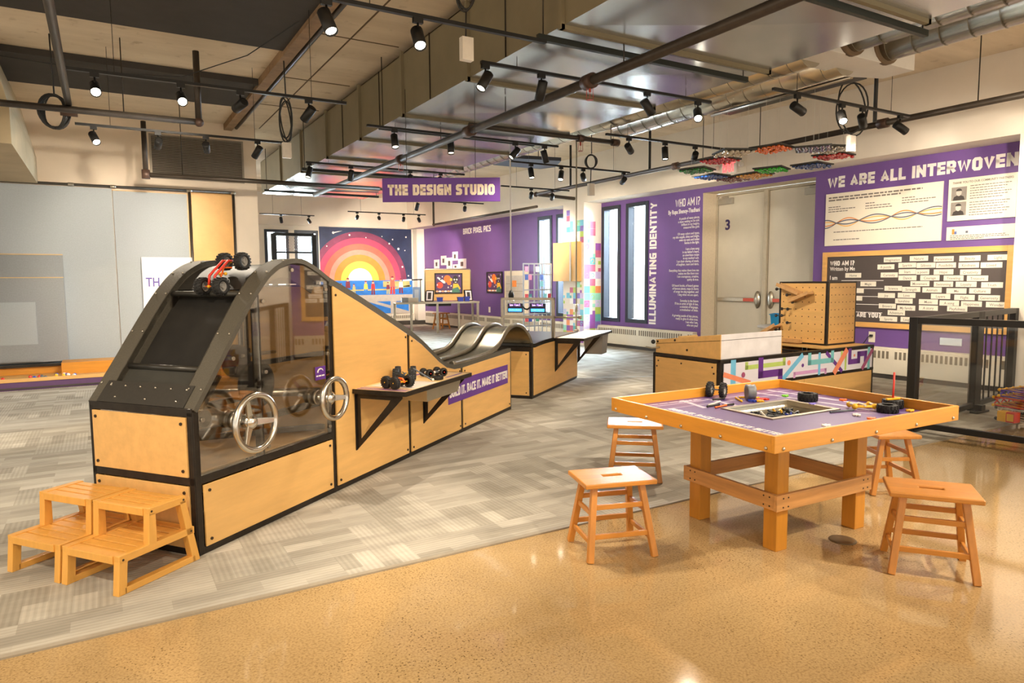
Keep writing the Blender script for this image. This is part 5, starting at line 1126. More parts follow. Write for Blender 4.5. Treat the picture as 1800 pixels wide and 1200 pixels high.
# =================================================================== MARBLE CABINET (frame aligned with the right wall)
CF = frame((5.14, 4.68, 0), (math.cos(_a2), math.sin(_a2), 0), (-math.sin(_a2), math.cos(_a2), 0), (0, 0, 1))
cb = thing('marble_cabinet', 'low birch cabinet with colourful pipe-pattern front and pegboard well', 'cabinet', CF)
CW, CDp, CH = 2.69, 0.92, 0.70
b = B()
for x in (0, CW - 0.04):
    for y in (0, CDp - 0.04): b.box((x, y, 0), (x + 0.04, y + 0.04, CH))
for z in (0, 0.40, CH - 0.035): b.box((0, -0.004, z), (CW, 0.035, z + 0.035)); b.box((0, CDp - 0.035, z), (CW, CDp, z + 0.035))
for x in (0, CW - 0.035): b.box((x, 0, CH - 0.035), (x + 0.035, CDp, CH)); b.box((x, 0, 0), (x + 0.035, CDp, 0.035))
b.go('steel_frame', STEEL, cb, 0.003)
B().box((-0.008, 0.045, 0.04), (0.003, CDp - 0.045, CH - 0.04)).go('end_panel', PLY, cb, 0.002); B().box((CW - 0.003, 0.045, 0.04), (CW + 0.008, CDp - 0.045, CH - 0.04)).go('end_panel', PLY, cb, 0.002)
screws(B(), [(-0.008, y, z) for y in (0.09, 0.5, CDp - 0.09) for z in (CH - 0.08,)] + [(-0.008, 0.07, CH - 0.14), (-0.008, CDp - 0.07, CH - 0.14)], 'x').go('screw_heads', SCREW, cb)
B().box((0.045, -0.008, 0.04), (1.34, 0.003, 0.40)).box((1.345, -0.008, 0.04), (CW - 0.045, 0.003, 0.40)).go('door_panel', PLYX, cb, 0.002)
B().box((0.045, CDp - 0.003, 0.04), (CW - 0.045, CDp + 0.008, CH - 0.04)).go('back_panel', PLYX, cb)
# printed pipe band
BANDW = mat('pale lilac print', (226, 222, 232), 0.45, 0, 0.02, 4)
B().box((0.045, -0.010, 0.437), (CW - 0.045, -0.002, CH - 0.04)).go('pattern_band', BANDW, cb)
PC = {k: mat('print ' + k, c, 0.45) for k, c in dict(purple=(104, 50, 140), blue=(116, 190, 226), orange=(236, 140, 104), lime=(186, 208, 110), teal=(120, 192, 196), pink=(214, 160, 208), mauve=(164, 80, 120)).items()}
def pipe(pts, w, c, k):
    b = B(); y = -0.0105 - k * 0.0004
    for p, q in zip(pts, pts[1:]):
        d = (V(q) - V(p)); d = d.normalized() * (w / 2)
        b.bar((p[0] - d.x * 0.98, y, p[1] - d.y * 0.98), (q[0] + d.x * 0.98, y, q[1] + d.y * 0.98), w, 0.001, 0, (0, 1, 0))
    b.go('printed_pipe', PC[c], cb)
zl, zh = 0.455, 0.645
pipe([(0.18, 0.44), (0.18, 0.655)], 0.075, 'blue', 0); pipe([(0.06, 0.55), (0.42, 0.445)], 0.05, 'orange', 1); pipe([(0.38, 0.635), (0.38, 0.60), (0.98, 0.60), (0.98, 0.64)], 0.045, 'lime', 2)
pipe([(0.60, 0.65), (0.60, 0.51), (0.92, 0.51), (0.92, 0.45)], 0.075, 'purple', 4); pipe([(0.98, 0.445), (1.28, 0.655)], 0.055, 'blue', 3); pipe([(1.16, 0.445), (1.16, 0.475), (1.72, 0.475), (1.72, 0.445)], 0.035, 'pink', 2)
pipe([(1.42, 0.655), (1.42, 0.575), (1.84, 0.575), (1.84, 0.655)], 0.055, 'teal', 4); pipe([(1.60, 0.655), (1.60, 0.445)], 0.04, 'blue', 3); pipe([(1.74, 0.655), (2.02, 0.445)], 0.045, 'purple', 1); pipe([(1.90, 0.445), (2.10, 0.655)], 0.07, 'orange', 5)
pipe([(2.02, 0.65), (2.02, 0.60), (2.10, 0.60), (2.10, 0.46)], 0.035, 'lime', 2); pipe([(2.18, 0.655), (2.18, 0.53), (2.36, 0.53), (2.36, 0.61), (2.50, 0.61), (2.50, 0.54)], 0.06, 'purple', 4); pipe([(2.45, 0.445), (2.63, 0.63)], 0.05, 'mauve', 5); pipe([(2.57, 0.445), (2.57, 0.655)], 0.05, 'teal', 1)
for (x, z, r, c) in ((0.33, 0.53, 0.028, 'mauve'), (1.06, 0.60, 0.028, 'orange'), (1.30, 0.555, 0.02, 'purple'), (2.27, 0.60, 0.016, 'orange')):
    B().prism([(x + r * math.cos(a * math.pi / 8), z + r * math.sin(a * math.pi / 8)) for a in range(16)], -0.0135, -0.013, 'y').go('printed_ball', PC[c], cb)
# top: deck at the right, open dark well in the middle, raised box at the left
B().box((1.90, 0.04, CH - 0.02), (CW - 0.02, CDp - 0.04, CH + 0.002)).go('top_deck', PLYX, cb)
B().box((0.04, 0.04, CH - 0.10), (1.90, CDp - 0.04, CH - 0.09)).go('well_floor', BLACKM, cb)
b = B().box((1.0, 0.035, CH - 0.03), (1.05, CDp - 0.035, CH - 0.002)).box((1.45, 0.035, CH - 0.03), (1.47, CDp - 0.035, CH - 0.004)); b.go('well_bar', STEEL, cb)
wl = thing('raised_box', 'open birch box with a white end raised on the marble cabinet', 'box', CF @ T(0.02, 0.02, CH + 0.001))
BW, BD, BH = 0.96, 0.88, 0.245
HB = 0.14
for x in (0.0, BW - 0.012): B().prism([(0, 0), (BD, 0), (BD, HB), (0, BH)], x, x + 0.012, 'x').go('end_panel', PLYX, wl, 0.002)
B().box((0.012, BD - 0.012, 0), (BW - 0.012, BD, HB)).go('back_panel', PLYX, wl, 0.002); B().add([(0.012, 0.012, BH - 0.03), (BW - 0.012, 0.012, BH - 0.03), (BW - 0.012, BD - 0.012, HB - 0.02), (0.012, BD - 0.012, HB - 0.02)], [(0, 1, 2, 3)]).go('sloped_deck', SHINY, wl)
B().box((0.012, 0, 0), (BW - 0.012, 0.012, BH)).go('white_panel', mat('worn white panel', (232, 228, 230), 0.5, 0, 0.10, 5), wl, 0.002)
b = B().box((0.012, -0.0015, 0.185), (BW - 0.012, 0.0, 0.189)); b.bar((-0.001, 0, 0.187), (-0.001, BD, 0.095), 0.004, 0.002, 0, (1, 0, 0)); b.go('panel_joint', SCREW, wl)
screws(B(), [(0, 0.43, 0.06), (0, 0.60, 0.15), (0, 0.85, 0.12)], 'x', 0.012).go('screw_heads', SCREW, wl)
B().ball((-0.03, BD + 0.01, 0.115), 0.024, 10).go('black_knob', BLACKM, wl)
B().tube([(0.0, BD - 0.06, 0.06), (-0.06, BD, 0.05), (-0.09, BD + 0.06, 0.06)], 0.008, 8).go('crank_handle', GM, wl)
B().box((0.34, BD - 0.03, HB), (0.62, BD, HB + 0.018)).go('top_block', PLYX, wl, 0.002)

# pegboard tower
TWF = CF @ T(2.08, 0.22, CH + 0.003)
pw = thing('pegboard_tower', 'square birch pegboard tower standing on the marble cabinet', 'tower', TWF)
PS, PD, PH = 0.58, 0.65, 0.745
b = B()
for x in (0, PS - 0.03):
    for y in (0, PD - 0.03): b.box((x, y, 0), (x + 0.03, y + 0.03, PH))
for z in (0, PH - 0.025):
    b.box((0, -0.002, z), (PS, 0.025, z + 0.025)).box((0, PD - 0.025, z), (PS, PD, z + 0.025)).box((-0.002, 0, z), (0.025, PD, z + 0.025)).box((PS - 0.025, 0, z), (PS, PD, z + 0.025))
b.go('steel_frame', STEEL, pw, 0.003)
HOLE = mat('peg hole shadow', (70, 52, 34), 0.8)
for nm, a, c, ax in (('peg_panel', (0.03, -0.004, 0.02), (PS - 0.03, 0.008, PH - 0.02), 'y'), ('peg_panel', (-0.004, 0.03, 0.02), (0.008, PD - 0.03, PH - 0.02), 'x'), ('peg_panel', (0.03, PD - 0.008, 0.02), (PS - 0.03, PD + 0.004, PH - 0.02), 'yb'), ('peg_panel', (PS - 0.008, 0.03, 0.02), (PS + 0.004, PD - 0.03, PH - 0.02), 'xb')):
    o = B().box(a, c).go(nm, PLY, pw, 0.001)
    if ax in ('x', 'y'):
        h = B(); D = PS if ax == 'y' else PD
        for i in range(7):
            for j in range(8):
                u = 0.065 + i * (D - 0.13) / 6; z = 0.07 + j * (PH - 0.14) / 7
                if ax == 'y': h.cyl((u, -0.004, z), (u, -0.005, z), 0.007, 8)
                else: h.cyl((-0.004, u, z), (-0.005, u, z), 0.007, 8)
        h.go('peg_holes', HOLE, o)
B().box((0.02, 0.02, PH - 0.02), (PS - 0.02, PD - 0.02, PH - 0.012)).go('top_panel', PLY, pw)
PEG = mat('black peg ball', (34, 30, 28), 0.35); CARD = wood('raw birch chute', (196, 150, 96), (6, 20, 20), 0.15, 0.55)
for lab, u, z in (('at the left edge beside the upper chute', 0.635, 0.655), ('under the end of the upper chute', 0.49, 0.585), ('at the upper end of the middle chute', 0.25, 0.58), ('at the lower end of the middle chute', 0.41, 0.50),
                  ('left one of the upper pair', 0.555, 0.415), ('right one of the upper pair', 0.475, 0.415), ('at the left edge level with the blue tub', 0.635, 0.33), ('just below the upper pair', 0.555, 0.335), ('by itself below the middle of the board', 0.475, 0.25), ('above the lowest chute at the left edge', 0.63, 0.155)):
    t = thing('peg', 'black ball peg on the pegboard tower, ' + lab, 'peg', TWF @ Matrix.Translation((-0.005, u, z)), 'black ball pegs on the pegboard tower')
    B().cyl((0, 0, 0), (-0.06, 0, 0), 0.005, 8).go('peg_rod', PEG, t); B().ball((-0.07, 0, 0), 0.019, 12).go('peg_ball', PEG, t)
def chute(label, p, q, w):
    t = thing('marble_chute', label, 'chute', TWF, 'wooden chutes on the pegboard tower'); p, q = V(p), V(q)
    B().bar(p, q, w, 0.012).go('chute_floor', CARD, t, 0.002)
    d = (q - p).normalized(); a = d.cross(V((0, 0, 1))).normalized() * (w / 2 - 0.005); up = a.cross(d).normalized() * 0.018
    for s in (-1, 1): B().bar(p + a * s + up, q + a * s + up, 0.010, 0.035).go('chute_side', CARD, t, 0.002)
chute('upper wooden chute sloping down from the left edge of the pegboard', (-0.06, 0.63, 0.70), (-0.06, 0.33, 0.59), 0.09)
chute('middle wooden chute sloping up to the right on the pegboard', (-0.075, 0.43, 0.50), (-0.075, 0.17, 0.605), 0.12)
chute('lowest wooden chute at the left foot of the pegboard', (-0.10, 0.58, 0.21), (-0.10, 0.80, 0.08), 0.14)
chute('small wooden chute lying flat at the foot of the pegboard', (-0.08, 0.62, 0.02), (-0.08, 0.28, 0.02), 0.06)
# small round table with a blue tub behind the cabinet
t = thing('round_side_table', 'small white round table behind the marble cabinet', 'table', T(9.1, 7.05, 0.004))
B().lathe([(0.36, 0.715), (0.37, 0.73), (0.36, 0.75), (0.001, 0.751)], 32).go('table_top', mat('white laminate', (232, 226, 216), 0.4), t); B().cyl((0, 0, 0.02), (0, 0, 0.72), 0.03, 14).go('pedestal', BLACKM, t); B().lathe([(0.25, 0), (0.25, 0.015), (0.04, 0.04)], 24).go('foot', BLACKM, t)
bin_('blue plastic tub on the white round table', T(8.98, 7.0, 0.756, R(30)), 0.34, 0.24, 0.18, mat('bright blue plastic', (26, 150, 214), 0.35, 0, 0.03, 6))

# =================================================================== BLACK FENCE WITH CLEAR PANELS
fc = thing('glass_fence', 'black-framed low fence with clear panels and a barred end', 'fence', T(0, 0, 0))
A_, B_, C_, D_ = V((6.70, 3.68, 0)), V((8.27, 3.88, 0)), V((9.50, 4.05, 0)), V((7.02, 1.6, 0))
FH = 1.11
def post(p, w=0.08): B().box((p.x - w / 2, p.y - w / 2, 0.005), (p.x + w / 2, p.y + w / 2, FH)).go('post', BLACK, fc, 0.004)
for p in (A_, B_, C_, D_): post(p)
post(B_ + V((0.09, 0.01, 0)), 0.07)
for p, q in ((A_, B_), (B_, C_), (A_, D_)):
    B().bar(p + V((0, 0, FH - 0.03)), q + V((0, 0, FH - 0.03)), 0.07, 0.06).go('top_rail', BLACK, fc, 0.004); B().bar(p + V((0, 0, 0.07)), q + V((0, 0, 0.07)), 0.05, 0.055).go('bottom_rail', BLACK, fc, 0.004)
for p, q in ((A_, B_), (A_, D_)):
    d = (q - p).normalized() * 0.05; n_ = V((-d.y, d.x, 0)).normalized() * 0.003; a, c = p + d, q - d
    vs = [a + n_ + V((0, 0, 0.10)), c + n_ + V((0, 0, 0.10)), c + n_ + V((0, 0, FH - 0.06)), a + n_ + V((0, 0, FH - 0.06)), a - n_ + V((0, 0, 0.10)), c - n_ + V((0, 0, 0.10)), c - n_ + V((0, 0, FH - 0.06)), a - n_ + V((0, 0, FH - 0.06))]
    B().add(vs, [(0, 1, 2, 3), (7, 6, 5, 4), (0, 4, 5, 1), (1, 5, 6, 2), (2, 6, 7, 3), (3, 7, 4, 0)]).go('clear_panel', PANE, fc)
d = (C_ - B_)
for k in range(1, 6):
    p = B_ + d * (0.12 + k * 0.145); B().box((p.x - 0.010, p.y - 0.006, 0.09), (p.x + 0.010, p.y + 0.006, FH - 0.05)).go('baluster', BLACK, fc)
for p in (A_ + V((-0.02, 0.12, 0)), B_ + V((-0.05, -0.10, 0)), A_ + V((0.1, -0.02, 0))): B().box((p.x - 0.13, p.y - 0.04, 0.005), (p.x + 0.13, p.y + 0.04, 0.03)).box((p.x - 0.04, p.y - 0.04, 0.03), (p.x + 0.04, p.y + 0.04, 0.09)).go('foot', BLACK, fc, 0.004)
# info tablet seen through the panel
t = thing('wall_label', 'small pale printed label on the purple wall behind the fence', 'label', WF @ Matrix.Translation((-0.02, 0.60, 0)))
B().box((-0.12, -0.05, 0.003), (0.16, 0.05, 0.02)).go('label_face', mat('pale blue label', (214, 224, 236), 0.3), t, 0.003)

# big rod-built model lying inside the fence
t = thing('rod_model', 'large yellow, red and black rod-built truss model on the floor inside the fence', 'model', T(7.62, 3.22, 0.02, R(-5)))
Lm = 0.95; YR, RR, KR = KYEL, KRED, KBLK
def truss(z0, z1, y0, y1, m1, m2, nm, n=8):
    b1, b2 = B(), B()
    for i in range(n):
        x0 = i * Lm / n; x1 = x0 + Lm / n
        for y in (y0, y1):
            b1.cyl((x0, y, z0), (x1, y, z0), 0.009, 6); b1.cyl((x0, y, z1), (x1, y, z1), 0.009, 6)
            b2.cyl((x0, y, z0), (x1, y, z1), 0.007, 6); b2.cyl((x1, y, z0), (x0, y, z1), 0.007, 6)
        for z in (z0, z1): b2.cyl((x0, y0, z), (x0, y1, z), 0.007, 6); b1.cyl((x0, y0, z), (x1, y1, z), 0.006, 6)
        for y in (y0, y1):
            for z in (z0, z1): b1.ball((x0, y, z), 0.016, 6)
    b1.go(nm, m1, t); b2.go(nm, m2, t)
truss(0.06, 0.17, -0.14, 0.14, KR, KWHT, 'lower_truss'); truss(0.19, 0.27, -0.17, 0.17, YR, RR, 'middle_truss'); truss(0.29, 0.35, -0.12, 0.12, YR, KPUR, 'upper_truss')
b = B()
for y in (-0.14, 0.14):
    for x in (0.2, 0.38, 0.7): b.cyl((x, y, 0), (x, y, 0.08), 0.010, 8)
b.go('feet', KGRY, t)
B().box((-0.13, -0.10, 0.06), (-0.03, -0.02, 0.16)).go('red_block', KRED, t, 0.006); B().box((-0.132, -0.09, 0.075), (-0.128, -0.03, 0.145)).go('yellow_face', KYEL, t); B().box((-0.13, -0.02, 0.06), (-0.03, 0.06, 0.16)).go('yellow_block', KYEL, t, 0.006)

# =================================================================== LEFT WALL DISPLAY
FELT = mat('blue grey felt board', (166, 173, 178), 0.9, 0, 0.05, 60); FELTD = mat('dark blue grey felt', (146, 150, 153), 0.9, 0, 0.06, 50); EDGEW = mat('raw wood edge', (214, 180, 128), 0.6); PIPEM = mat('dark steel pipe', (84, 76, 66), 0.35, 0.7, 0.15, 10)
t = thing('felt_board', 'wide blue grey felt board in a steel pipe frame on the left wall', 'board', LF)
B().box((-9, 0.15, 0.003), (0.20, 3.0, 0.03)).go('felt_panel', FELT, t); B().box((0.21, 0.15, 0.003), (1.30, 2.97, 0.035)).go('felt_panel', FELT, t); B().box((0.20, 2.97, 0.003), (1.31, 2.985, 0.04)).box((1.295, 0.15, 0.003), (1.31, 2.97, 0.04)).go('wood_edge', EDGEW, t)
B().tube([(-9, 3.03, 0.05), (2.02, 3.03, 0.05)], 0.022, 10).tube([(1.335, 0.1, 0.05), (1.335, 3.03, 0.05)], 0.022, 10).tube([(2.03, 0.1, 0.05), (2.03, 3.04, 0.05)], 0.022, 10).go('pipe_frame', PIPEM, t)
for x, z in ((-0.35, 3.03), (0.22, 3.03), (1.335, 3.03), (2.03, 3.03)): B().cyl((x - 0.04, z, 0.05), (x + 0.04, z, 0.05), 0.03, 10).go('pipe_coupling', BOLT, t)
t = thing('relief_block', 'large felt-covered block with a sloped top leaning on the felt board', 'block', LF @ Matrix.Translation((0, 0.29, 0.035)))
B().prism([(1.64 - 0.0, 0.0), (0.0, 0.0), (0.0, 0.22), (1.29, 0.22), (1.64, 0.0)], -9, -0.52, 'x').go('block_body', FELTD, t).matrix_local = Matrix(((1, 0, 0, 0), (0, 1, 0, 0), (0, 0, 1, 0), (0, 0, 0, 1)))
B().box((-9, 1.64, 0), (-0.52, 1.655, 0.012)).box((-9, 1.285, 0.218), (-0.52, 1.297, 0.232)).go('wood_edge', EDGEW, t)
B().box((-9, 0.02, 0.22), (-0.90, 0.92, 0.25)).go('inset_panel', FELT, t); B().box((-9, 0.02, 0.25), (-0.88, 0.28, 0.255)).go('inset_panel', FELTD, t)
t = thing('leaning_board', 'white board with purple letters TH leaning behind the ramp', 'board', LF @ Matrix.Translation((0.56, 0.16, 0.06)))
B().box((0, 0, 0), (0.76, 1.75, 0.05)).go('board_panel', mat('pale white board', (214, 212, 216), 0.6, 0, 0.03, 6), t, 0.003)
letters('TH', 0.21, mat('purple marker', (92, 76, 158), 0.5), t, 0.05, 1.33, 0.052, 'LEFT', 'letters', 0.01, 0.75)
t = thing('birch_panel', 'narrow birch panel between steel pipes on the left wall', 'panel', LF @ Matrix.Translation((1.36, 0.15, 0)))
B().box((0, 0, 0.02), (0.65, 2.86, 0.035)).go('panel_board', PLY, t)
screws(B(), [], 'x').add([], []).go('screw_heads', SCREW, t) if False else None
t = thing('wall_vent', 'wide louvred grey vent grille high on the left wall', 'vent', LF @ Matrix.Translation((1.5, 3.57, 0.003)))
B().box((-0.71, -0.34, 0), (0.71, 0.34, 0.012)).go('backing', mat('vent shadow', (60, 54, 48), 0.8), t)
b = B()
for k in range(24): b.add(*(lambda z: ([(-0.70, z, 0.012), (0.70, z, 0.012), (0.70, z + 0.016, 0.03), (-0.70, z + 0.016, 0.03), (-0.70, z + 0.019, 0.012), (0.70, z + 0.019, 0.012)], [(0, 1, 2, 3), (3, 2, 5, 4)]))(-0.335 + k * 0.028))
b.go('louvre', mat('vent grey', (148, 138, 124), 0.5, 0.3), t)
B().box((-0.73, -0.36, 0), (-0.70, 0.36, 0.034)).box((0.70, -0.36, 0), (0.73, 0.36, 0.034)).box((-0.70, 0.335, 0), (0.70, 0.36, 0.034)).box((-0.70, -0.36, 0), (0.70, -0.335, 0.034)).go('vent_frame', mat('vent grey', (148, 138, 124)), t)

# low ball tray in front of the felt board
t = thing('ball_tray', 'long low birch ball tray with purple skirt along the left wall', 'tray', T(-4.3, 11.68, 0.004))
B().box((-4.7, 0.0, 0.0), (4.55, 0.02, 0.115)).box((4.53, 0.02, 0), (4.55, 1.0, 0.115)).go('skirt', mat('purple skirt', (92, 64, 104), 0.7), t)
B().box((-4.7, 0.02, 0.10), (4.53, 1.0, 0.125)).go('tray_floor', PLYX, t); B().box((-4.7, -0.012, 0.115), (4.56, 0.03, 0.165)).box((4.52, 0.03, 0.115), (4.56, 1.0, 0.165)).go('lip', PLYX, t, 0.004); B().box((-4.7, -0.016, 0.02), (4.56, -0.006, 0.04)).go('base_strip', DARKBASE, t)
B().box((-4.7, 0.85, 0.125), (4.53, 1.0, 0.24)).go('back_ledge', TABX, t, 0.004); B().box((-4.7, 0.80, 0.235), (4.3, 0.84, 0.275)).go('back_rail', STEEL, t, 0.004); B().box((3.70, 0.55, 0.125), (4.50, 1.0, 0.30)).go('end_block', TABX, t, 0.004)
rb = random.Random(11)
for k in range(16):
    x = rb.uniform(-0.95, -0.30) if k < 11 else rb.uniform(-1.7, 0.1); y = 11.68 + rb.uniform(0.10, 0.40); c, nm = rb.choice(((KRED, 'red'), (KBLU, 'blue'), (KWHT, 'white'), (KYEL, 'yellow'), (KGRY, 'grey')))
    o = B().ball((0, 0, 0), 0.024, 10).go('ball', c, None, 0, T(x, y, 0.155)); tag(o, 'small %s ball lying in the low birch tray by the left wall' % nm, 'ball', 'balls in the low tray')
# wooden bench unit seen behind the ramp through its clear window
t = thing('wooden_bench', 'stepped honey wood bench unit behind the ramp window', 'bench', T(1.25, 8.2, 0.004, R(20)))
B().box((0, 0, 0), (0.9, 0.45, 0.36)).go('lower_box', TABX, t, 0.004); B().box((0.05, 0.45, 0), (0.85, 0.8, 0.62)).go('upper_box', TABX, t, 0.004); B().box((0.1, 0.05, 0.36), (0.5, 0.35, 0.44)).go('steel_tray', STAIN, t, 0.004); B().box((0.55, 0.05, 0.36), (0.85, 0.4, 0.50)).go('cream_box', CREAM, t, 0.004)

# =================================================================== FAR STUDIO FURNITURE
DF = T(7.34, 17.85, 0.004, R(-12.2))
t = thing('work_desk', 'long steel-legged work desk by the far purple corner', 'desk', DF)
B().box((-0.42, -0.04, 0.845), (1.95, 0.62, 0.88)).go('desk_top', mat('pale desk top', (214, 190, 156), 0.4, 0, 0.05, 5), t, 0.003); B().box((-0.43, -0.05, 0.83), (1.96, -0.03, 0.885)).go('front_edge', STAIN, t)
for x, y in ((0.0, 0.0), (0.74, 0.0), (1.92, 0.0), (-0.38, 0.56), (1.5, 0.56), (1.92, 0.56)): B().box((x - 0.03, y - 0.03, 0), (x + 0.03, y + 0.03, 0.845)).go('leg', STAIN, t, 0.003)
B().box((0.50, 0.05, 0.76), (1.15, 0.5, 0.845)).go('drawer', BLACKM, t)
t = thing('display_board', 'birch display board with rounded steel frame standing on the far desk', 'board', DF @ T(0.49, 0.46, 0.881))
B().box((0, 0, 0.02), (1.35, 0.02, 0.90)).go('board_panel', PLYX, t, 0.003)
B().tube([(0, 0.01, 0), (0, 0.01, 0.89), (0.03, 0.01, 0.92), (1.32, 0.01, 0.92), (1.35, 0.01, 0.89), (1.35, 0.01, 0)], 0.02, 8).go('steel_frame', STAIN, t)
t = thing('framed_picture', 'large black-framed space picture mounted on the birch desk board', 'picture', DF @ T(0.49, 0.458, 0.881) @ frame((0.28, 0, 0.22), (1, 0, 0), (0, 0, 1), (0, -1, 0)))
B().box((0, 0, 0.001), (0.82, 0.03, 0.035)).box((0, 0.56, 0.001), (0.82, 0.59, 0.035)).box((0, 0.03, 0.001), (0.03, 0.56, 0.035)).box((0.79, 0.03, 0.001), (0.82, 0.56, 0.035)).go('frame', BLACKM, t)
b = B(); figure_picture(b, 0.76, 0.53, 0.012); b.go('picture_print', PICM, t).matrix_local = Matrix.Translation((0.03, 0.03, 0))
for lab, x, rz in (('black tilted photo frame at the left foot of the desk board', 0.58, -35), ('black tilted photo frame at the right foot of the desk board', 1.76, 15)):
    t = thing('photo_frame', lab, 'picture', DF @ T(x, 0.34, 0.883, R(rz)) @ Matrix.Rotation(R(-12), 4, 'X'))
    B().box((-0.13, 0, 0), (0.13, 0.02, 0.33)).go('frame', BLACKM, t, 0.003); B().box((-0.095, -0.003, 0.03), (0.095, 0.0, 0.30)).go('mat_board', FRW, t); B().box((-0.05, -0.006, 0.07), (0.05, -0.003, 0.26)).go('photo', GD, t)
BLUEB = mat('cobalt blue plastic', (42, 56, 150), 0.4, 0, 0.04, 6)
bin_('small cobalt blue bin at the left on the far desk', DF @ T(0.84, 0.12, 0.882), 0.16, 0.13, 0.12, BLUEB); bin_('small cobalt blue bin toward the right on the far desk', DF @ T(1.44, 0.12, 0.882), 0.17, 0.13, 0.12, BLUEB); bin_('cobalt blue bin next to the right photo frame on the far desk', DF @ T(1.63, 0.12, 0.882), 0.15, 0.13, 0.13, BLUEB)
t = thing('desk_lamp', 'black arm lamp with a white lit bar over the far desk', 'lamp', DF @ T(0.36, 0.45, 0.882))
B().cyl((0, 0, 0), (0, 0, 0.62), 0.012, 8).box((-0.07, -0.07, 0), (0.07, 0.07, 0.015)).go('lamp_stand', BLACKM, t); B().bar((0.05, 0, 0.63), (-0.28, -0.06, 0.62), 0.03, 0.035).go('lamp_arm', BLACKM, t); B().bar((-0.28, -0.06, 0.62), (-0.50, -0.10, 0.61), 0.05, 0.03).go('light_bar', emis('cool light bar', (225, 245, 255), 5), t)
t = thing('info_stand', 'pale blue upright info card on the left of the far desk', 'stand', DF @ T(0.10, 0.28, 0.882))
B().box((0, 0, 0), (0.22, 0.02, 0.42)).go('card', mat('pale blue card', (150, 176, 214), 0.5, 0, 0.05, 8), t); B().box((0.05, -0.003, 0.10), (0.17, 0, 0.35)).go('card_print', mat('paler print', (196, 208, 226)), t)
t = thing('paper_box', 'low white box on the left end of the far desk', 'box', DF @ T(-0.06, 0.08, 0.882)); B().box((0, 0, 0), (0.28, 0.16, 0.12)).go('box_body', CREAM, t, 0.004); B().box((-0.18, 0.02, 0), (0, 0.16, 0.13)).go('box_side', mat('grey box side', (170, 172, 176)), t, 0.004)
st2 = dup(st0, T(8.85, 19.15, 0.004, R(15)), 'distant oak stool standing under the far desk'); st2['group'] = 'oak stools'
st2.scale = (1.05, 1.05, 1.18)
# metal lattice rack with small coloured cards
t = thing('lattice_rack', 'tall pale metal lattice rack with small coloured cards before the far windows', 'rack', T(8.02, 13.0, 0.004, R(4)))
b = B(); RK = mat('pale rack metal', (176, 178, 182), 0.35, 0.6)
for x in (0, 0.3, 0.52, 0.78): b.box((x - 0.012, -0.012, 0), (x + 0.012, 0.012, 1.85))
for z in (0.1, 0.45, 0.72, 0.98, 1.26, 1.60, 1.84): b.box((0, -0.01, z - 0.014), (0.78, 0.01, z + 0.014))
for x in (0.15, 0.41, 0.65): b.box((x - 0.006, -0.006, 0.1), (x + 0.006, 0.006, 1.84))
b.go('lattice', RK, t)
rr_ = random.Random(4)
cards = [(c, n) for c, n in ((mat('card green', (80, 150, 120)), 'green'), (mat('card pink', (222, 150, 190)), 'pink'), (mat('card cyan', (130, 200, 216)), 'cyan'), (mat('card white', (236, 236, 240)), 'white'), (mat('card red', (220, 90, 100)), 'red'), (mat('card blue', (90, 120, 200)), 'blue'))]
for k in range(18):
    x = rr_.choice((0.03, 0.13, 0.33, 0.45, 0.55, 0.67)); z = rr_.choice((0.55, 0.80, 1.05, 1.33, 1.48, 1.66)); c, n = cards[k % 6]
    B().box((x, -0.02, z), (x + 0.09, -0.013, z + 0.12)).go('card', c, t)
# dark mesh arcade frame by the far windows
t = thing('mesh_frame', 'dark frame with a metal mesh header standing before the far windows', 'frame', T(3.95, 19.0, 0.004))
for x in (0.0, 1.05): B().box((x - 0.06, -0.06, 0), (x + 0.06, 0.06, 2.75)).go('post', BLACKM, t)
B().box((0.0, -0.05, 2.70), (1.05, 0.05, 2.78)).box((0, -0.05, 2.24), (1.05, 0.05, 2.28)).go('header_bar', BLACKM, t)
b = B()
for k in range(26):
    x = 0.06 + k * 0.038; b.bar((x, 0, 2.28), (min(x + 0.2, 1.02), 0, 2.28 + 0.42 * (min(x + 0.2, 1.02) - x) / 0.2), 0.007, 0.007); b.bar((x, 0.01, 2.28), (max(x - 0.2, 0.03), 0.01, 2.28 + 0.42 * (x - max(x - 0.2, 0.03)) / 0.2), 0.007, 0.007)
b.go('mesh', mat('grey mesh wire', (120, 112, 116), 0.4, 0.6), t)

# =================================================================== CEILING SERVICES
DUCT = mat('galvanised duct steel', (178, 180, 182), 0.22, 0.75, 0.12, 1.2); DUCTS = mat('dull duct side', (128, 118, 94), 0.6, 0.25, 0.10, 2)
t = thing('air_duct', 'huge rectangular galvanised air duct running under the ceiling', 'duct', T(3.11, 0, 0))
b = B(); DW_, z0, z1 = 2.31, 3.42, 4.10
b.box((0.0, -3.0, z0), (0.012, 16.0, z1)); b.go('side_sheet', DUCTS, t); B().box((DW_ - 0.012, -3.0, z0), (DW_, 16.0, z1)).go('side_sheet', DUCTS, t)
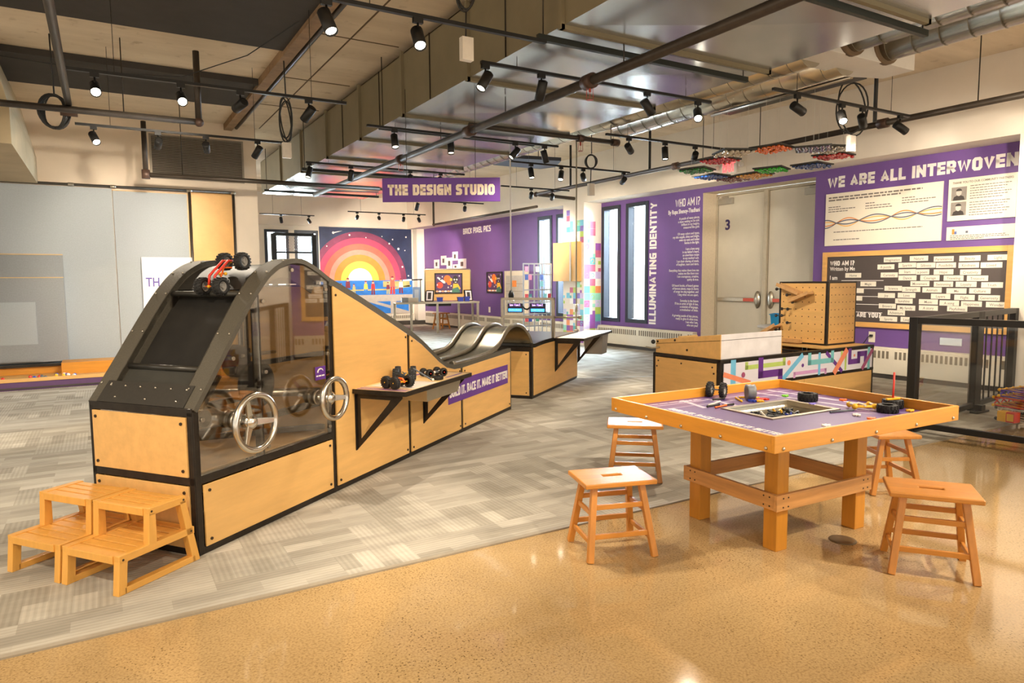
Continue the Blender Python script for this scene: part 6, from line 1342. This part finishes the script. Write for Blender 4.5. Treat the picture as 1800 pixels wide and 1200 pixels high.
# cross-broken bottom sheets between the flanges
ys = [-3.0, -1.2, 0.4, 1.6, 3.0, 4.44, 6.0, 7.66, 9.2, 10.8, 12.4, 14.0, 16.0]
b = B()
for a, c in zip(ys, ys[1:]):
    m = (a + c) / 2; vs = [(0, a, z0), (DW_, a, z0), (DW_, c, z0), (0, c, z0), (DW_ / 2, m, z0 - 0.022)]
    b.add(vs, [(0, 4, 1), (1, 4, 2), (2, 4, 3), (3, 4, 0)])
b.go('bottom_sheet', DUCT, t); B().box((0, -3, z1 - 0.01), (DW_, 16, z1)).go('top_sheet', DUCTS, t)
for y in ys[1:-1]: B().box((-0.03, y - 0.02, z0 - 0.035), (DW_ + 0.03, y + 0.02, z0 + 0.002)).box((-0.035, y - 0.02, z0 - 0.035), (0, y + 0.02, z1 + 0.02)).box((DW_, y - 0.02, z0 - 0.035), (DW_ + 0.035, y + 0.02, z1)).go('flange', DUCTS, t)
b = B()
for y in (5.3, 6.9, 8.45, 10.0): b.box((-0.012, y, z0), (0.0, y + 0.006, z1))
b.go('seam', STEEL, t)
# duct hangers (dark channels under the duct with rods)
for lab, y, xa, xb in (('nearest dark channel hanger under the big duct', 3.07, 3.0, 5.55), ('second dark channel hanger under the big duct', 4.60, 2.98, 5.33), ('third dark channel hanger under the big duct, over the track', 8.20, 3.0, 5.24), ('fourth dark channel hanger under the big duct', 11.8, 2.95, 5.4), ('fifth dark channel hanger under the big duct', 14.9, 2.95, 5.4)):
    o = thing('duct_hanger', lab, 'hanger', T(0, y, 3.36), 'channel hangers under the duct'); B().box((xa, -0.02, -0.025), (xb, 0.02, 0.022)).go('channel', mat('dark green channel', (38, 42, 38), 0.5, 0.3), o)
    B().cyl((xa + 0.05, 0, 0.02), (xa + 0.05, 0, 0.84), 0.006, 6).cyl((xb - 0.05, 0, 0.02), (xb - 0.05, 0, 0.84), 0.006, 6).go('rod', STEEL, o)
# spiral ducts
SPI = mat('bright spiral duct', (196, 190, 176), 0.26, 0.9, 0.08, 6)
def spiral(label, x, z, ya, yb, r, far_cap=True):
    o = thing('spiral_duct', label, 'duct', T(x, 0, z), 'spiral ducts beside the big duct'); B().cyl((0, ya, 0), (0, yb, 0), r, 28).go('pipe_shell', SPI, o)
    b = B(); y = ya + 0.1
    while y < yb - 0.1:
        pts = [(math.cos(a * math.pi / 10) * (r + 0.001), y + 0.10 * a / 20, math.sin(a * math.pi / 10) * (r + 0.001)) for a in range(21)]; b.tube(pts, 0.004, 4, caps=False); y += 0.24
    b.go('seam', mat('spiral seam', (120, 112, 98), 0.4, 0.8), o); return o
spiral('spiral duct nearest the big duct, running on into the far room', 5.85, 3.66, 4.30, 13.5, 0.19); spiral('shorter spiral duct on the window side past the white box', 6.38, 3.66, 4.30, 7.7, 0.19)
spiral('spiral duct entering the near face of the white box, beside the big duct', 6.02, 3.72, -2.0, 4.02, 0.17); spiral('spiral duct entering the near face of the white box, on the window side', 6.55, 3.72, -2.0, 4.02, 0.17)
t = thing('plenum_box', 'white plenum box joining the spiral ducts', 'duct', T(0, 0, 0))
B().prism([(5.66, 4.02), (7.02, 3.98), (7.02, 4.30), (6.6, 4.45), (5.72, 4.40)], 3.53, 3.92, 'z').go('box_body', mat('pale painted box', (214, 210, 204), 0.5, 0, 0.04, 5), t, 0.004)
b = B()
for x in (6.02, 6.55): b.cyl((x, 3.97, 3.72), (x, 4.02, 3.72), 0.20, 24)
b.go('collar', mat('brown sealant collar', (112, 92, 70), 0.7), t)
t = thing('cable_tray', 'dark metal tray running beside the spiral ducts', 'tray', T(0, 0, 0)); B().box((6.95, 4.75, 3.70), (7.45, 6.7, 3.71)).box((6.95, 4.75, 3.71), (6.97, 6.7, 3.80)).box((7.43, 4.75, 3.71), (7.45, 6.7, 3.80)).go('tray_body', STEEL, t); B().cyl((7.1, 4.7, 3.66), (7.1, 6.7, 3.66), 0.025, 10).go('conduit', BOLT, t)
t = thing('ceiling_baffle', 'flat dark grey panel hanging below the ceiling near the windows', 'panel', T(0, 0, 0)); B().prism([(6.30, 11.25), (6.22, 10.45), (7.15, 10.28), (7.45, 10.9), (7.32, 11.22)], 3.60, 3.66, 'z').go('panel_board', mat('dark blue grey board', (62, 66, 78), 0.7), t)
B().cyl((6.5, 10.8, 3.66), (6.5, 10.8, 4.2), 0.008, 6).cyl((7.0, 10.8, 3.66), (7.0, 10.8, 4.2), 0.008, 6).go('rod', STEEL, t)

# sprinkler pipes
SPR = mat('brown sprinkler pipe', (64, 56, 48), 0.45, 0.4, 0.2, 8); COUP = mat('red brown coupling', (78, 58, 48), 0.5, 0.3, 0.2, 20)
def pipe_run(label, pts, r, coups=(), rods=(), heads=()):
    o = thing('sprinkler_pipe', label, 'pipe', T(0, 0, 0)); b = B()
    for p, q in zip(pts, pts[1:]): b.cyl(p, q, r, 12)
    b.go('pipe_body', SPR, o)
    if len(pts) > 2 or coups:
        for p in pts[1:-1]: B().ball(p, r * 1.5, 10).go('elbow', COUP, o)
        for p, q in coups: B().cyl(p, q, r * 1.55, 12).go('coupling', COUP, o)
    for p, zt in rods: B().cyl(p, (p[0], p[1], zt), 0.006, 6).go('rod', STEEL, o)
    for p in heads:
        b = B().cyl(p, (p[0], p[1], p[2] - 0.06), 0.012, 8).lathe([(0.03, -0.13), (0.03, -0.125)], 12, p)
        for k in range(6): a = k * math.pi / 3; b.tube([(p[0] + 0.03 * math.cos(a), p[1] + 0.03 * math.sin(a), p[2] - 0.02), (p[0] + 0.035 * math.cos(a), p[1] + 0.035 * math.sin(a), p[2] - 0.12)], 0.002, 4)
        b.go('sprinkler_head', mat('red sprinkler cage', (160, 66, 52), 0.5), o)
pipe_run('long brown sprinkler pipe under the big duct', [(3.71, -2.0, 3.2), (3.71, 13.9, 3.2)], 0.042, [((3.71, 4.85, 3.2), (3.71, 4.97, 3.2)), ((3.71, 7.1, 3.2), (3.71, 7.25, 3.2)), ((3.71, 9.25, 3.2), (3.71, 9.36, 3.2))], [((3.71, 4.45, 3.24), 3.4), ((3.71, 6.35, 3.24), 3.4), ((3.71, 7.95, 3.24), 3.4)], [(3.71, 4.9, 3.17), (3.71, 9.3, 3.17)])
pipe_run('short branch sprinkler pipe crossing under the big duct', [(3.71, 7.18, 3.27), (5.86, 7.18, 3.27)], 0.03, [((5.25, 7.18, 3.27), (5.33, 7.18, 3.27)), ((5.80, 7.18, 3.27), (5.90, 7.18, 3.27))], [((5.78, 7.18, 3.3), 4.2)], [(5.29, 7.18, 3.24)])
pipe_run('brown sprinkler pipe along the window wall', [(8.3, 0.5, 3.37), (8.3, 12.9, 3.36), (9.25, 12.75, 3.30)], 0.038, [((8.3, 5.0, 3.365), (8.3, 5.12, 3.365)), ((8.3, 8.55, 3.36), (8.3, 8.66, 3.36))], [((8.3, 4.0, 3.4), 4.2), ((8.3, 8.0, 3.4), 4.2), ((8.3, 6.9, 3.4), 4.2)])
pipe_run('far sprinkler pipe along the distant purple wall', [(8.45, 13.1, 3.12), (8.45, 18.7, 3.12), (8.45, 18.7, 4.2)], 0.03)
pipe_run('dark pipe crossing below the boards at the left', [(-6, 9.0, 3.35), (1.06, 8.9, 3.35), (1.06, 8.9, 4.15)], 0.036, [((-0.30, 9.0, 3.35), (-0.14, 9.0, 3.35))], [((0.3, 8.95, 3.38), 4.19)])
pipe_run('grey conduit running towards the viewer at the left', [(-0.22, 9.0, 3.42), (-0.22, 2.0, 3.42)], 0.034)
pipe_run('dark pipe along the left wall below the vent', [(0.63, 11.62, 3.85), (0.63, 11.62, 3.08), (4.2, 11.55, 3.08)], 0.036, [((0.63, 11.62, 3.02), (0.63, 11.62, 3.15))], [((1.12, 11.6, 3.1), 4.2)])
pipe_run('pale conduit under the concrete beside the rusty beam', [(2.13, 2.0, 4.15), (2.13, 12.9, 4.15)], 0.03)

# hanging cables with boxes
def cable_drop(label, x, y, ztop, zbox, loop_r, nl, col, boxc, lz=None, tilt=-0.45, squash=0.9, spread=0.5):
    o = thing('cable_drop', label, 'cable', T(x, y, 0)); lz = lz or (ztop + zbox) / 2 + 0.1
    pts = [(0, 0, ztop), (0.01, 0, lz + loop_r + 0.02)]
    B().tube(pts, 0.008, 8).go('cable', col, o)
    b = B(); rl = random.Random(int(x * 100))
    for k in range(nl):
        rx = loop_r * squash * rl.uniform(0.8, 1.15); rzz = loop_r * rl.uniform(0.85, 1.1); an = tilt + rl.uniform(-spread, spread); tl = rl.uniform(-0.25, 0.25)
        pts = []
        for a in range(24):
            u, w = rx * math.cos(a * math.pi / 12), rzz * math.sin(a * math.pi / 12); u, w = u * math.cos(tl) - w * math.sin(tl), u * math.sin(tl) + w * math.cos(tl)
            pts.append((u * math.cos(an), u * math.sin(an), lz + w))
        b.tube(pts, 0.009, 6, closed=True)
    b.go('coil', col, o)
    if zbox:
        B().tube([(0.0, 0, lz - loop_r), (0.0, 0.01, zbox + 0.1)], 0.007, 8).go('cable', col, o)
        B().box((-0.05, -0.03, zbox - 0.09), (0.05, 0.03, zbox + 0.09)).box((-0.035, -0.033, zbox - 0.06), (0.035, -0.03, zbox + 0.06)).go('outlet_box', boxc, o, 0.006)
    return o
WB = mat('white outlet box', (226, 218, 206), 0.4)
cable_drop('coiled cable bundle hanging from the dark pipe at the left', -0.36, 9.15, 4.18, 0, 0.17, 7, BLACKM, WB, 3.36)
cable_drop('black cable with long loops and a white outlet box left of the big duct', 1.98, 8.6, 4.18, 3.06, 0.25, 3, BLACKM, WB, 3.42, -0.45, 0.3, 0.3)
cable_drop('black cable bundle with a white outlet box on the duct side', 2.62, 5.1, 4.18, 3.35, 0.22, 2, BLACKM, WB, 3.86, -0.45, 0.4, 0.3)
cable_drop('large cable loops with a white outlet box in front of the text wall', 7.55, 4.98, 4.19, 3.04, 0.30, 2, BLACKM, WB, 3.44, -0.45, 0.55, 0.2)
cable_drop('black cable with a small ring and outlet box near the mosaic pillar', 6.5, 8.55, 4.19, 2.86, 0.10, 3, BLACKM, WB, 3.28)
t = thing('cable_drop', 'white pendant cord hanging down behind the finish gate', 'cable', T(5.42, 9.15, 0)); B().cyl((0, 0, 1.32), (0, 0, 4.19), 0.012, 8).go('cord', WHITEV, t); B().lathe([(0.04, 1.20), (0.045, 1.27), (0.02, 1.33)], 14).go('plug_socket', BLACKM, t); B().ball((0, 0, 1.16), 0.05, 12).go('pendant_bulb', mat('pale bulb glass', (236, 230, 216), 0.2), t)
t = thing('cable_pole', 'thin grey pole dropping from the ceiling to the far track shelf', 'pole', RF @ T(7.35, 0.05, 0)); B().cyl((0, 0, 0.705), (0, 0, 4.18), 0.011, 8).cyl((0, 0, 0.705), (0, 0, 0.73), 0.04, 12).cyl((0, 0, 1.0), (0, 0, 1.12), 0.02, 10).go('pole_body', STAIN, t)

for lab, x, y, za, zb in (('black drop pole from the ceiling to the sprinkler pipe by the tall windows', 8.3, 9.24, 3.38, 4.2), ('black drop pole from the ceiling near the mosaic pillar', 8.3, 11.6, 3.38, 4.2), ('black drop pole under the white plenum box beside the cable loops', 7.63, 4.75, 3.25, 4.2)):
    t = thing('drop_pole', lab, 'pole', T(x, y, za), 'black drop poles'); B().cyl((0, 0, 0), (0, 0, zb - za), 0.022, 10).go('pole_body', BLACKM, t)
# hanging studio sign
u_ = V((0.862, -0.507, 0)).normalized(); SGN = frame((3.02, 6.48, 2.415), (u_.x, u_.y, 0), (0, 0, 1), (u_.y, -u_.x, 0))
t = thing('hanging_sign', 'purple hanging sign THE DESIGN STUDIO over the race ramp', 'sign', SGN)
B().box((-0.60, -0.12, -0.012), (0.60, 0.12, 0.012)).go('sign_board', PURPLEV, t, 0.002); block('THE DESIGN STUDIO', 1.09, 0.108, mat('cream sign letters', (240, 222, 200), 0.5), t, 0, 0.0, 0.0135, 'CENTER', 0.38)
B().cyl((-0.35, 0.12, 0), (-0.35, 1.0, 0), 0.003, 6).go('hanging_wire', STEEL, t); B().cyl((0.35, 0.12, 0), (0.35, 1.0, 0), 0.003, 6).go('hanging_wire', STEEL, t)

# hanging trays of coloured crystals
BOARDD = mat('dark tray board', (58, 56, 52), 0.6)
def crystal(name, rgb): 
    m, n, p = base('crystal ' + name, 0.12); p.inputs['Base Color'].default_value = lin(rgb); p.inputs['Transmission Weight'].default_value = 0.25; return m
rc = random.Random(2)
for nm, lab, x, y, z, rz, rgb in (('green', 'green crystal tray nearest the mosaic pillar', 7.21, 7.06, 3.0, 20, (30, 130, 52)), ('blue', 'blue crystal tray left of the exit sign', 7.84, 7.39, 3.0, 5, (34, 76, 150)), ('maroon', 'maroon crystal tray below the exit sign', 8.30, 7.38, 3.0, 8, (110, 30, 40)), ('amber', 'amber crystal tray right of the exit sign', 8.30, 6.98, 3.0, 0, (226, 150, 20)),
                                ('ruby', 'ruby red crystal tray just above the exit sign', 6.86, 6.33, 3.0, 10, (206, 34, 40)), ('clear', 'clear crystal tray at the top of the hanging group', 6.61, 5.87, 3.0, -25, (214, 200, 176)), ('orange', 'orange crystal tray', 7.02, 5.65, 3.05, 12, (248, 112, 14)), ('lime', 'bright green crystal tray over the doors', 8.10, 6.52, 3.0, 20, (44, 190, 40)),
                                ('violet', 'violet crystal tray by the cable loops', 7.37, 5.34, 3.02, 35, (76, 44, 100)), ('smoke', 'clear crystal tray below the white outlet box', 7.83, 5.43, 3.08, -20, (176, 166, 150)), ('navy', 'blue crystal tray over the text wall headline', 8.30, 6.03, 3.0, 5, (36, 74, 140)), ('scarlet', 'scarlet crystal tray over the text wall headline', 8.25, 5.68, 3.07, 8, (216, 36, 26))):
    t = thing('crystal_tray', 'hanging dark board with ' + lab, 'hanging ornament', T(x, y, z, R(rz)), 'hanging crystal trays')
    B().box((-0.20, -0.20, 0), (0.20, 0.20, 0.018)).go('tray_board', BOARDD, t, 0.002); m = crystal(nm, rgb); b = B()
    for i in range(6):
        for j in range(6):
            cx, cy = -0.16 + i * 0.064 + rc.uniform(-.01, .01), -0.16 + j * 0.064 + rc.uniform(-.01, .01); h = rc.uniform(0.02, 0.04) if nm not in ('violet',) else 0.012
            b.lathe([(0.012, 0), (0.026, -h * 0.35), (0.022, -h * 0.8), (0.004, -h)], 7, (cx, cy, 0), 0, None, False)
    b.go('crystals', m, t, kind='stuff')
    for sx in (-1, 1): B().cyl((sx * 0.17, 0, 0.018), (sx * 0.17, 0, 1.18), 0.0015, 5).go('hanging_wire', mat('clear line', (220, 214, 200), 0.3), t)

# =================================================================== TRACK LIGHTS
TRKM = mat('black track', (28, 27, 26), 0.45, 0.3, 0.1, 20); HEADM = mat('black lamp housing', (26, 25, 24), 0.5, 0.2, 0.1, 30)
def lathe_mesh(prof, n=18):
    o = B().lathe(prof, n).go('tmp', HEADM); me = o.data; bpy.data.objects.remove(o); return me
_head = lathe_mesh([(0.030, -0.07), (0.043, -0.066), (0.043, 0.098), (0.039, 0.100), (0.037, 0.085), (0.001, 0.083)]); _lensm = {}
def track(label, xa, xb, y, z, lamps, desc, lz=0.0):
    o = thing('light_track', label, 'light track', T(0, y, z), 'ceiling light tracks'); B().box((xa, -0.017, -0.012), (xb, 0.017, 0.014)).go('rail', TRKM, o)
    for x in (xa + 0.35, xb - 0.35): B().cyl((x, 0, 0.014), (x, 0, (3.40 if 3.05 < x < 5.45 and y < 16 else 4.2) - z), 0.003, 5).go('hanging_wire', STEEL, o)
    n = len(lamps)
    for i, (x, tgt, e, lit) in enumerate(lamps):
        lb = 'black spotlight, %s from the left on the %s' % (ORD[i], desc)
        s = thing('track_spotlight', lb, 'spotlight', T(x, y, z - 0.012), 'ceiling track spotlights')
        B().box((-0.035, -0.016, -0.035), (0.035, 0.016, 0)).go('track_adapter', TRKM, s); B().cyl((0, 0, -0.035), (0, 0, -0.115), 0.008, 8).go('stem', TRKM, s)
        d = (V(tgt) - V((x, y, z - 0.14))).normalized(); M = Matrix.Translation((0, 0, -0.125)) @ d.to_track_quat('Z', 'Y').to_matrix().to_4x4()
        h = bpy.data.objects.new('lamp_housing', _head); COL.objects.link(h); h.parent = s; h.matrix_local = M
        B().lathe([(0.001, 0.0845), (0.036, 0.0855)], 18).go('lens', LENS if lit else LENSD, h)
        if e: spot((x + d.x * 0.106, y + d.y * 0.106, z - 0.137 + d.z * 0.106), tgt, e, 58, 0.75, WARM, 0.035, s)
track('light track below the near part of the big duct', 2.80, 5.48, 5.19, 3.3, [(2.84, (1.3, 4.9, 0.8), 120, 1), (3.40, (3.7, 7.2, 0.0), 90, 0), (4.62, (7.0, 5.2, 0.6), 130, 0), (5.30, (3.4, 3.0, 0.7), 150, 1)], 'track below the near part of the duct')
track('light track below the big duct above the studio sign', 2.74, 5.44, 7.90, 3.3, [(3.08, (2.9, 6.6, 0.0), 90, 0), (3.82, (3.6, 7.2, 0.2), 90, 0), (4.76, (2.6, 8.0, 0.9), 120, 0), (5.22, (6.2, 8.2, 0.7), 110, 0)], 'track above the studio sign')
track('light track in front of the louvred vent', -0.18, 2.12, 9.40, 3.3, [(0.0, (1.0, 6.6, 0.4), 90, 1), (0.66, (0.5, 12.9, 1.9), 200, 0), (1.19, (1.9, 12.9, 1.8), 150, 0), (1.80, (0.4, 12.0, 0.4), 90, 0)], 'track in front of the vent')
track('light track under the dark ceiling boards at the left', -0.17, 2.23, 7.04, 3.3, [(0.03, (0.2, 2.8, 0.3), 60, 1), (0.70, (0.8, 2.6, 0.3), 60, 1), (1.21, (-0.9, 12.9, 1.6), 260, 0), (1.85, (0.0, 10.5, 0.0), 110, 0)], 'track under the dark ceiling boards')
track('light track in front of the tall windows', 5.51, 7.75, 6.94, 3.3, [(5.88, (9.8, 9.5, 1.6), 150, 1), (6.50, (6.2, 6.4, 0.0), 110, 1), (7.05, (9.9, 10.5, 1.8), 110, 0)], 'track in front of the tall windows')
track('light track in front of the poster wall', 5.62, 7.92, 4.53, 3.3, [(5.98, (9.9, 4.6, 1.9), 150, 0), (6.70, (4.6, 2.4, 0.3), 150, 1), (7.05, (9.9, 5.8, 1.4), 110, 0), (7.75, (9.9, 3.9, 2.0), 120, 1)], 'track in front of the poster wall')
track('light track near the mosaic pillar', 5.45, 7.83, 9.22, 3.3, [(5.84, (5.7, 8.2, 0.0), 110, 1), (6.41, (5.3, 8.2, 0.6), 110, 1), (6.85, (9.5, 12.0, 1.8), 160, 0), (7.70, (9.5, 13.5, 1.8), 100, 0)], 'track near the mosaic pillar')
track('short light track above the ramp between the beam and the duct', 1.26, 3.0, 4.52, 3.3, [(1.32, (1.9, 2.8, 0.0), 90, 1), (1.95, (1.6, 2.2, 0.0), 90, 1)], 'short track above the ramp')
track('light track behind the studio sign', 2.75, 5.45, 10.75, 3.3, [(2.80, (1.8, 10.0, 0), 90, 0), (3.45, (3.4, 12.6, 0), 80, 0), (4.45, (4.8, 12.8, 0.0), 90, 0), (5.0, (6.6, 12.0, 0.8), 90, 0)], 'track behind the studio sign')
track('light track over the far lattice rack', 6.71, 8.32, 11.68, 3.3, [(7.40, (9.2, 15.0, 1.6), 220, 0), (7.90, (9.3, 14.0, 2.0), 180, 0)], 'track over the lattice rack')
track('distant light track by the far windows', 3.69, 5.15, 19.4, 3.3, [(4.25, (5.0, 21.5, 1.0), 260, 0), (5.0, (6.6, 21.9, 1.8), 260, 0)], 'distant track by the far windows')
track('distant light track before the sunset mural', 5.6, 7.80, 17.8, 3.3, [(5.85, (6.6, 22.0, 1.9), 240, 0), (6.45, (8.3, 22.0, 2.6), 260, 1), (7.15, (8.4, 21.9, 1.4), 240, 0), (7.60, (9.4, 20.5, 1.8), 320, 0)], 'distant track before the mural')
track('far light track above the studio floor', 5.7, 7.9, 14.6, 3.3, [(6.2, (6.0, 16.5, 0.2), 240, 0), (7.4, (9.2, 18.6, 1.9), 320, 0)], 'far track above the studio floor')
# slack wire across the ceiling
t = thing('slack_wire', 'thin slack wire swooping under the concrete ceiling at the left', 'wire', T(0, 0, 0))
B().tube([(-2.0, 10.0, 3.95), (-0.9, 9.6, 4.0), (0.2, 9.2, 3.86), (0.9, 8.9, 3.84), (1.5, 8.2, 3.98), (1.95, 7.2, 4.19)], 0.006, 6).go('wire_body', BLACKM, t)
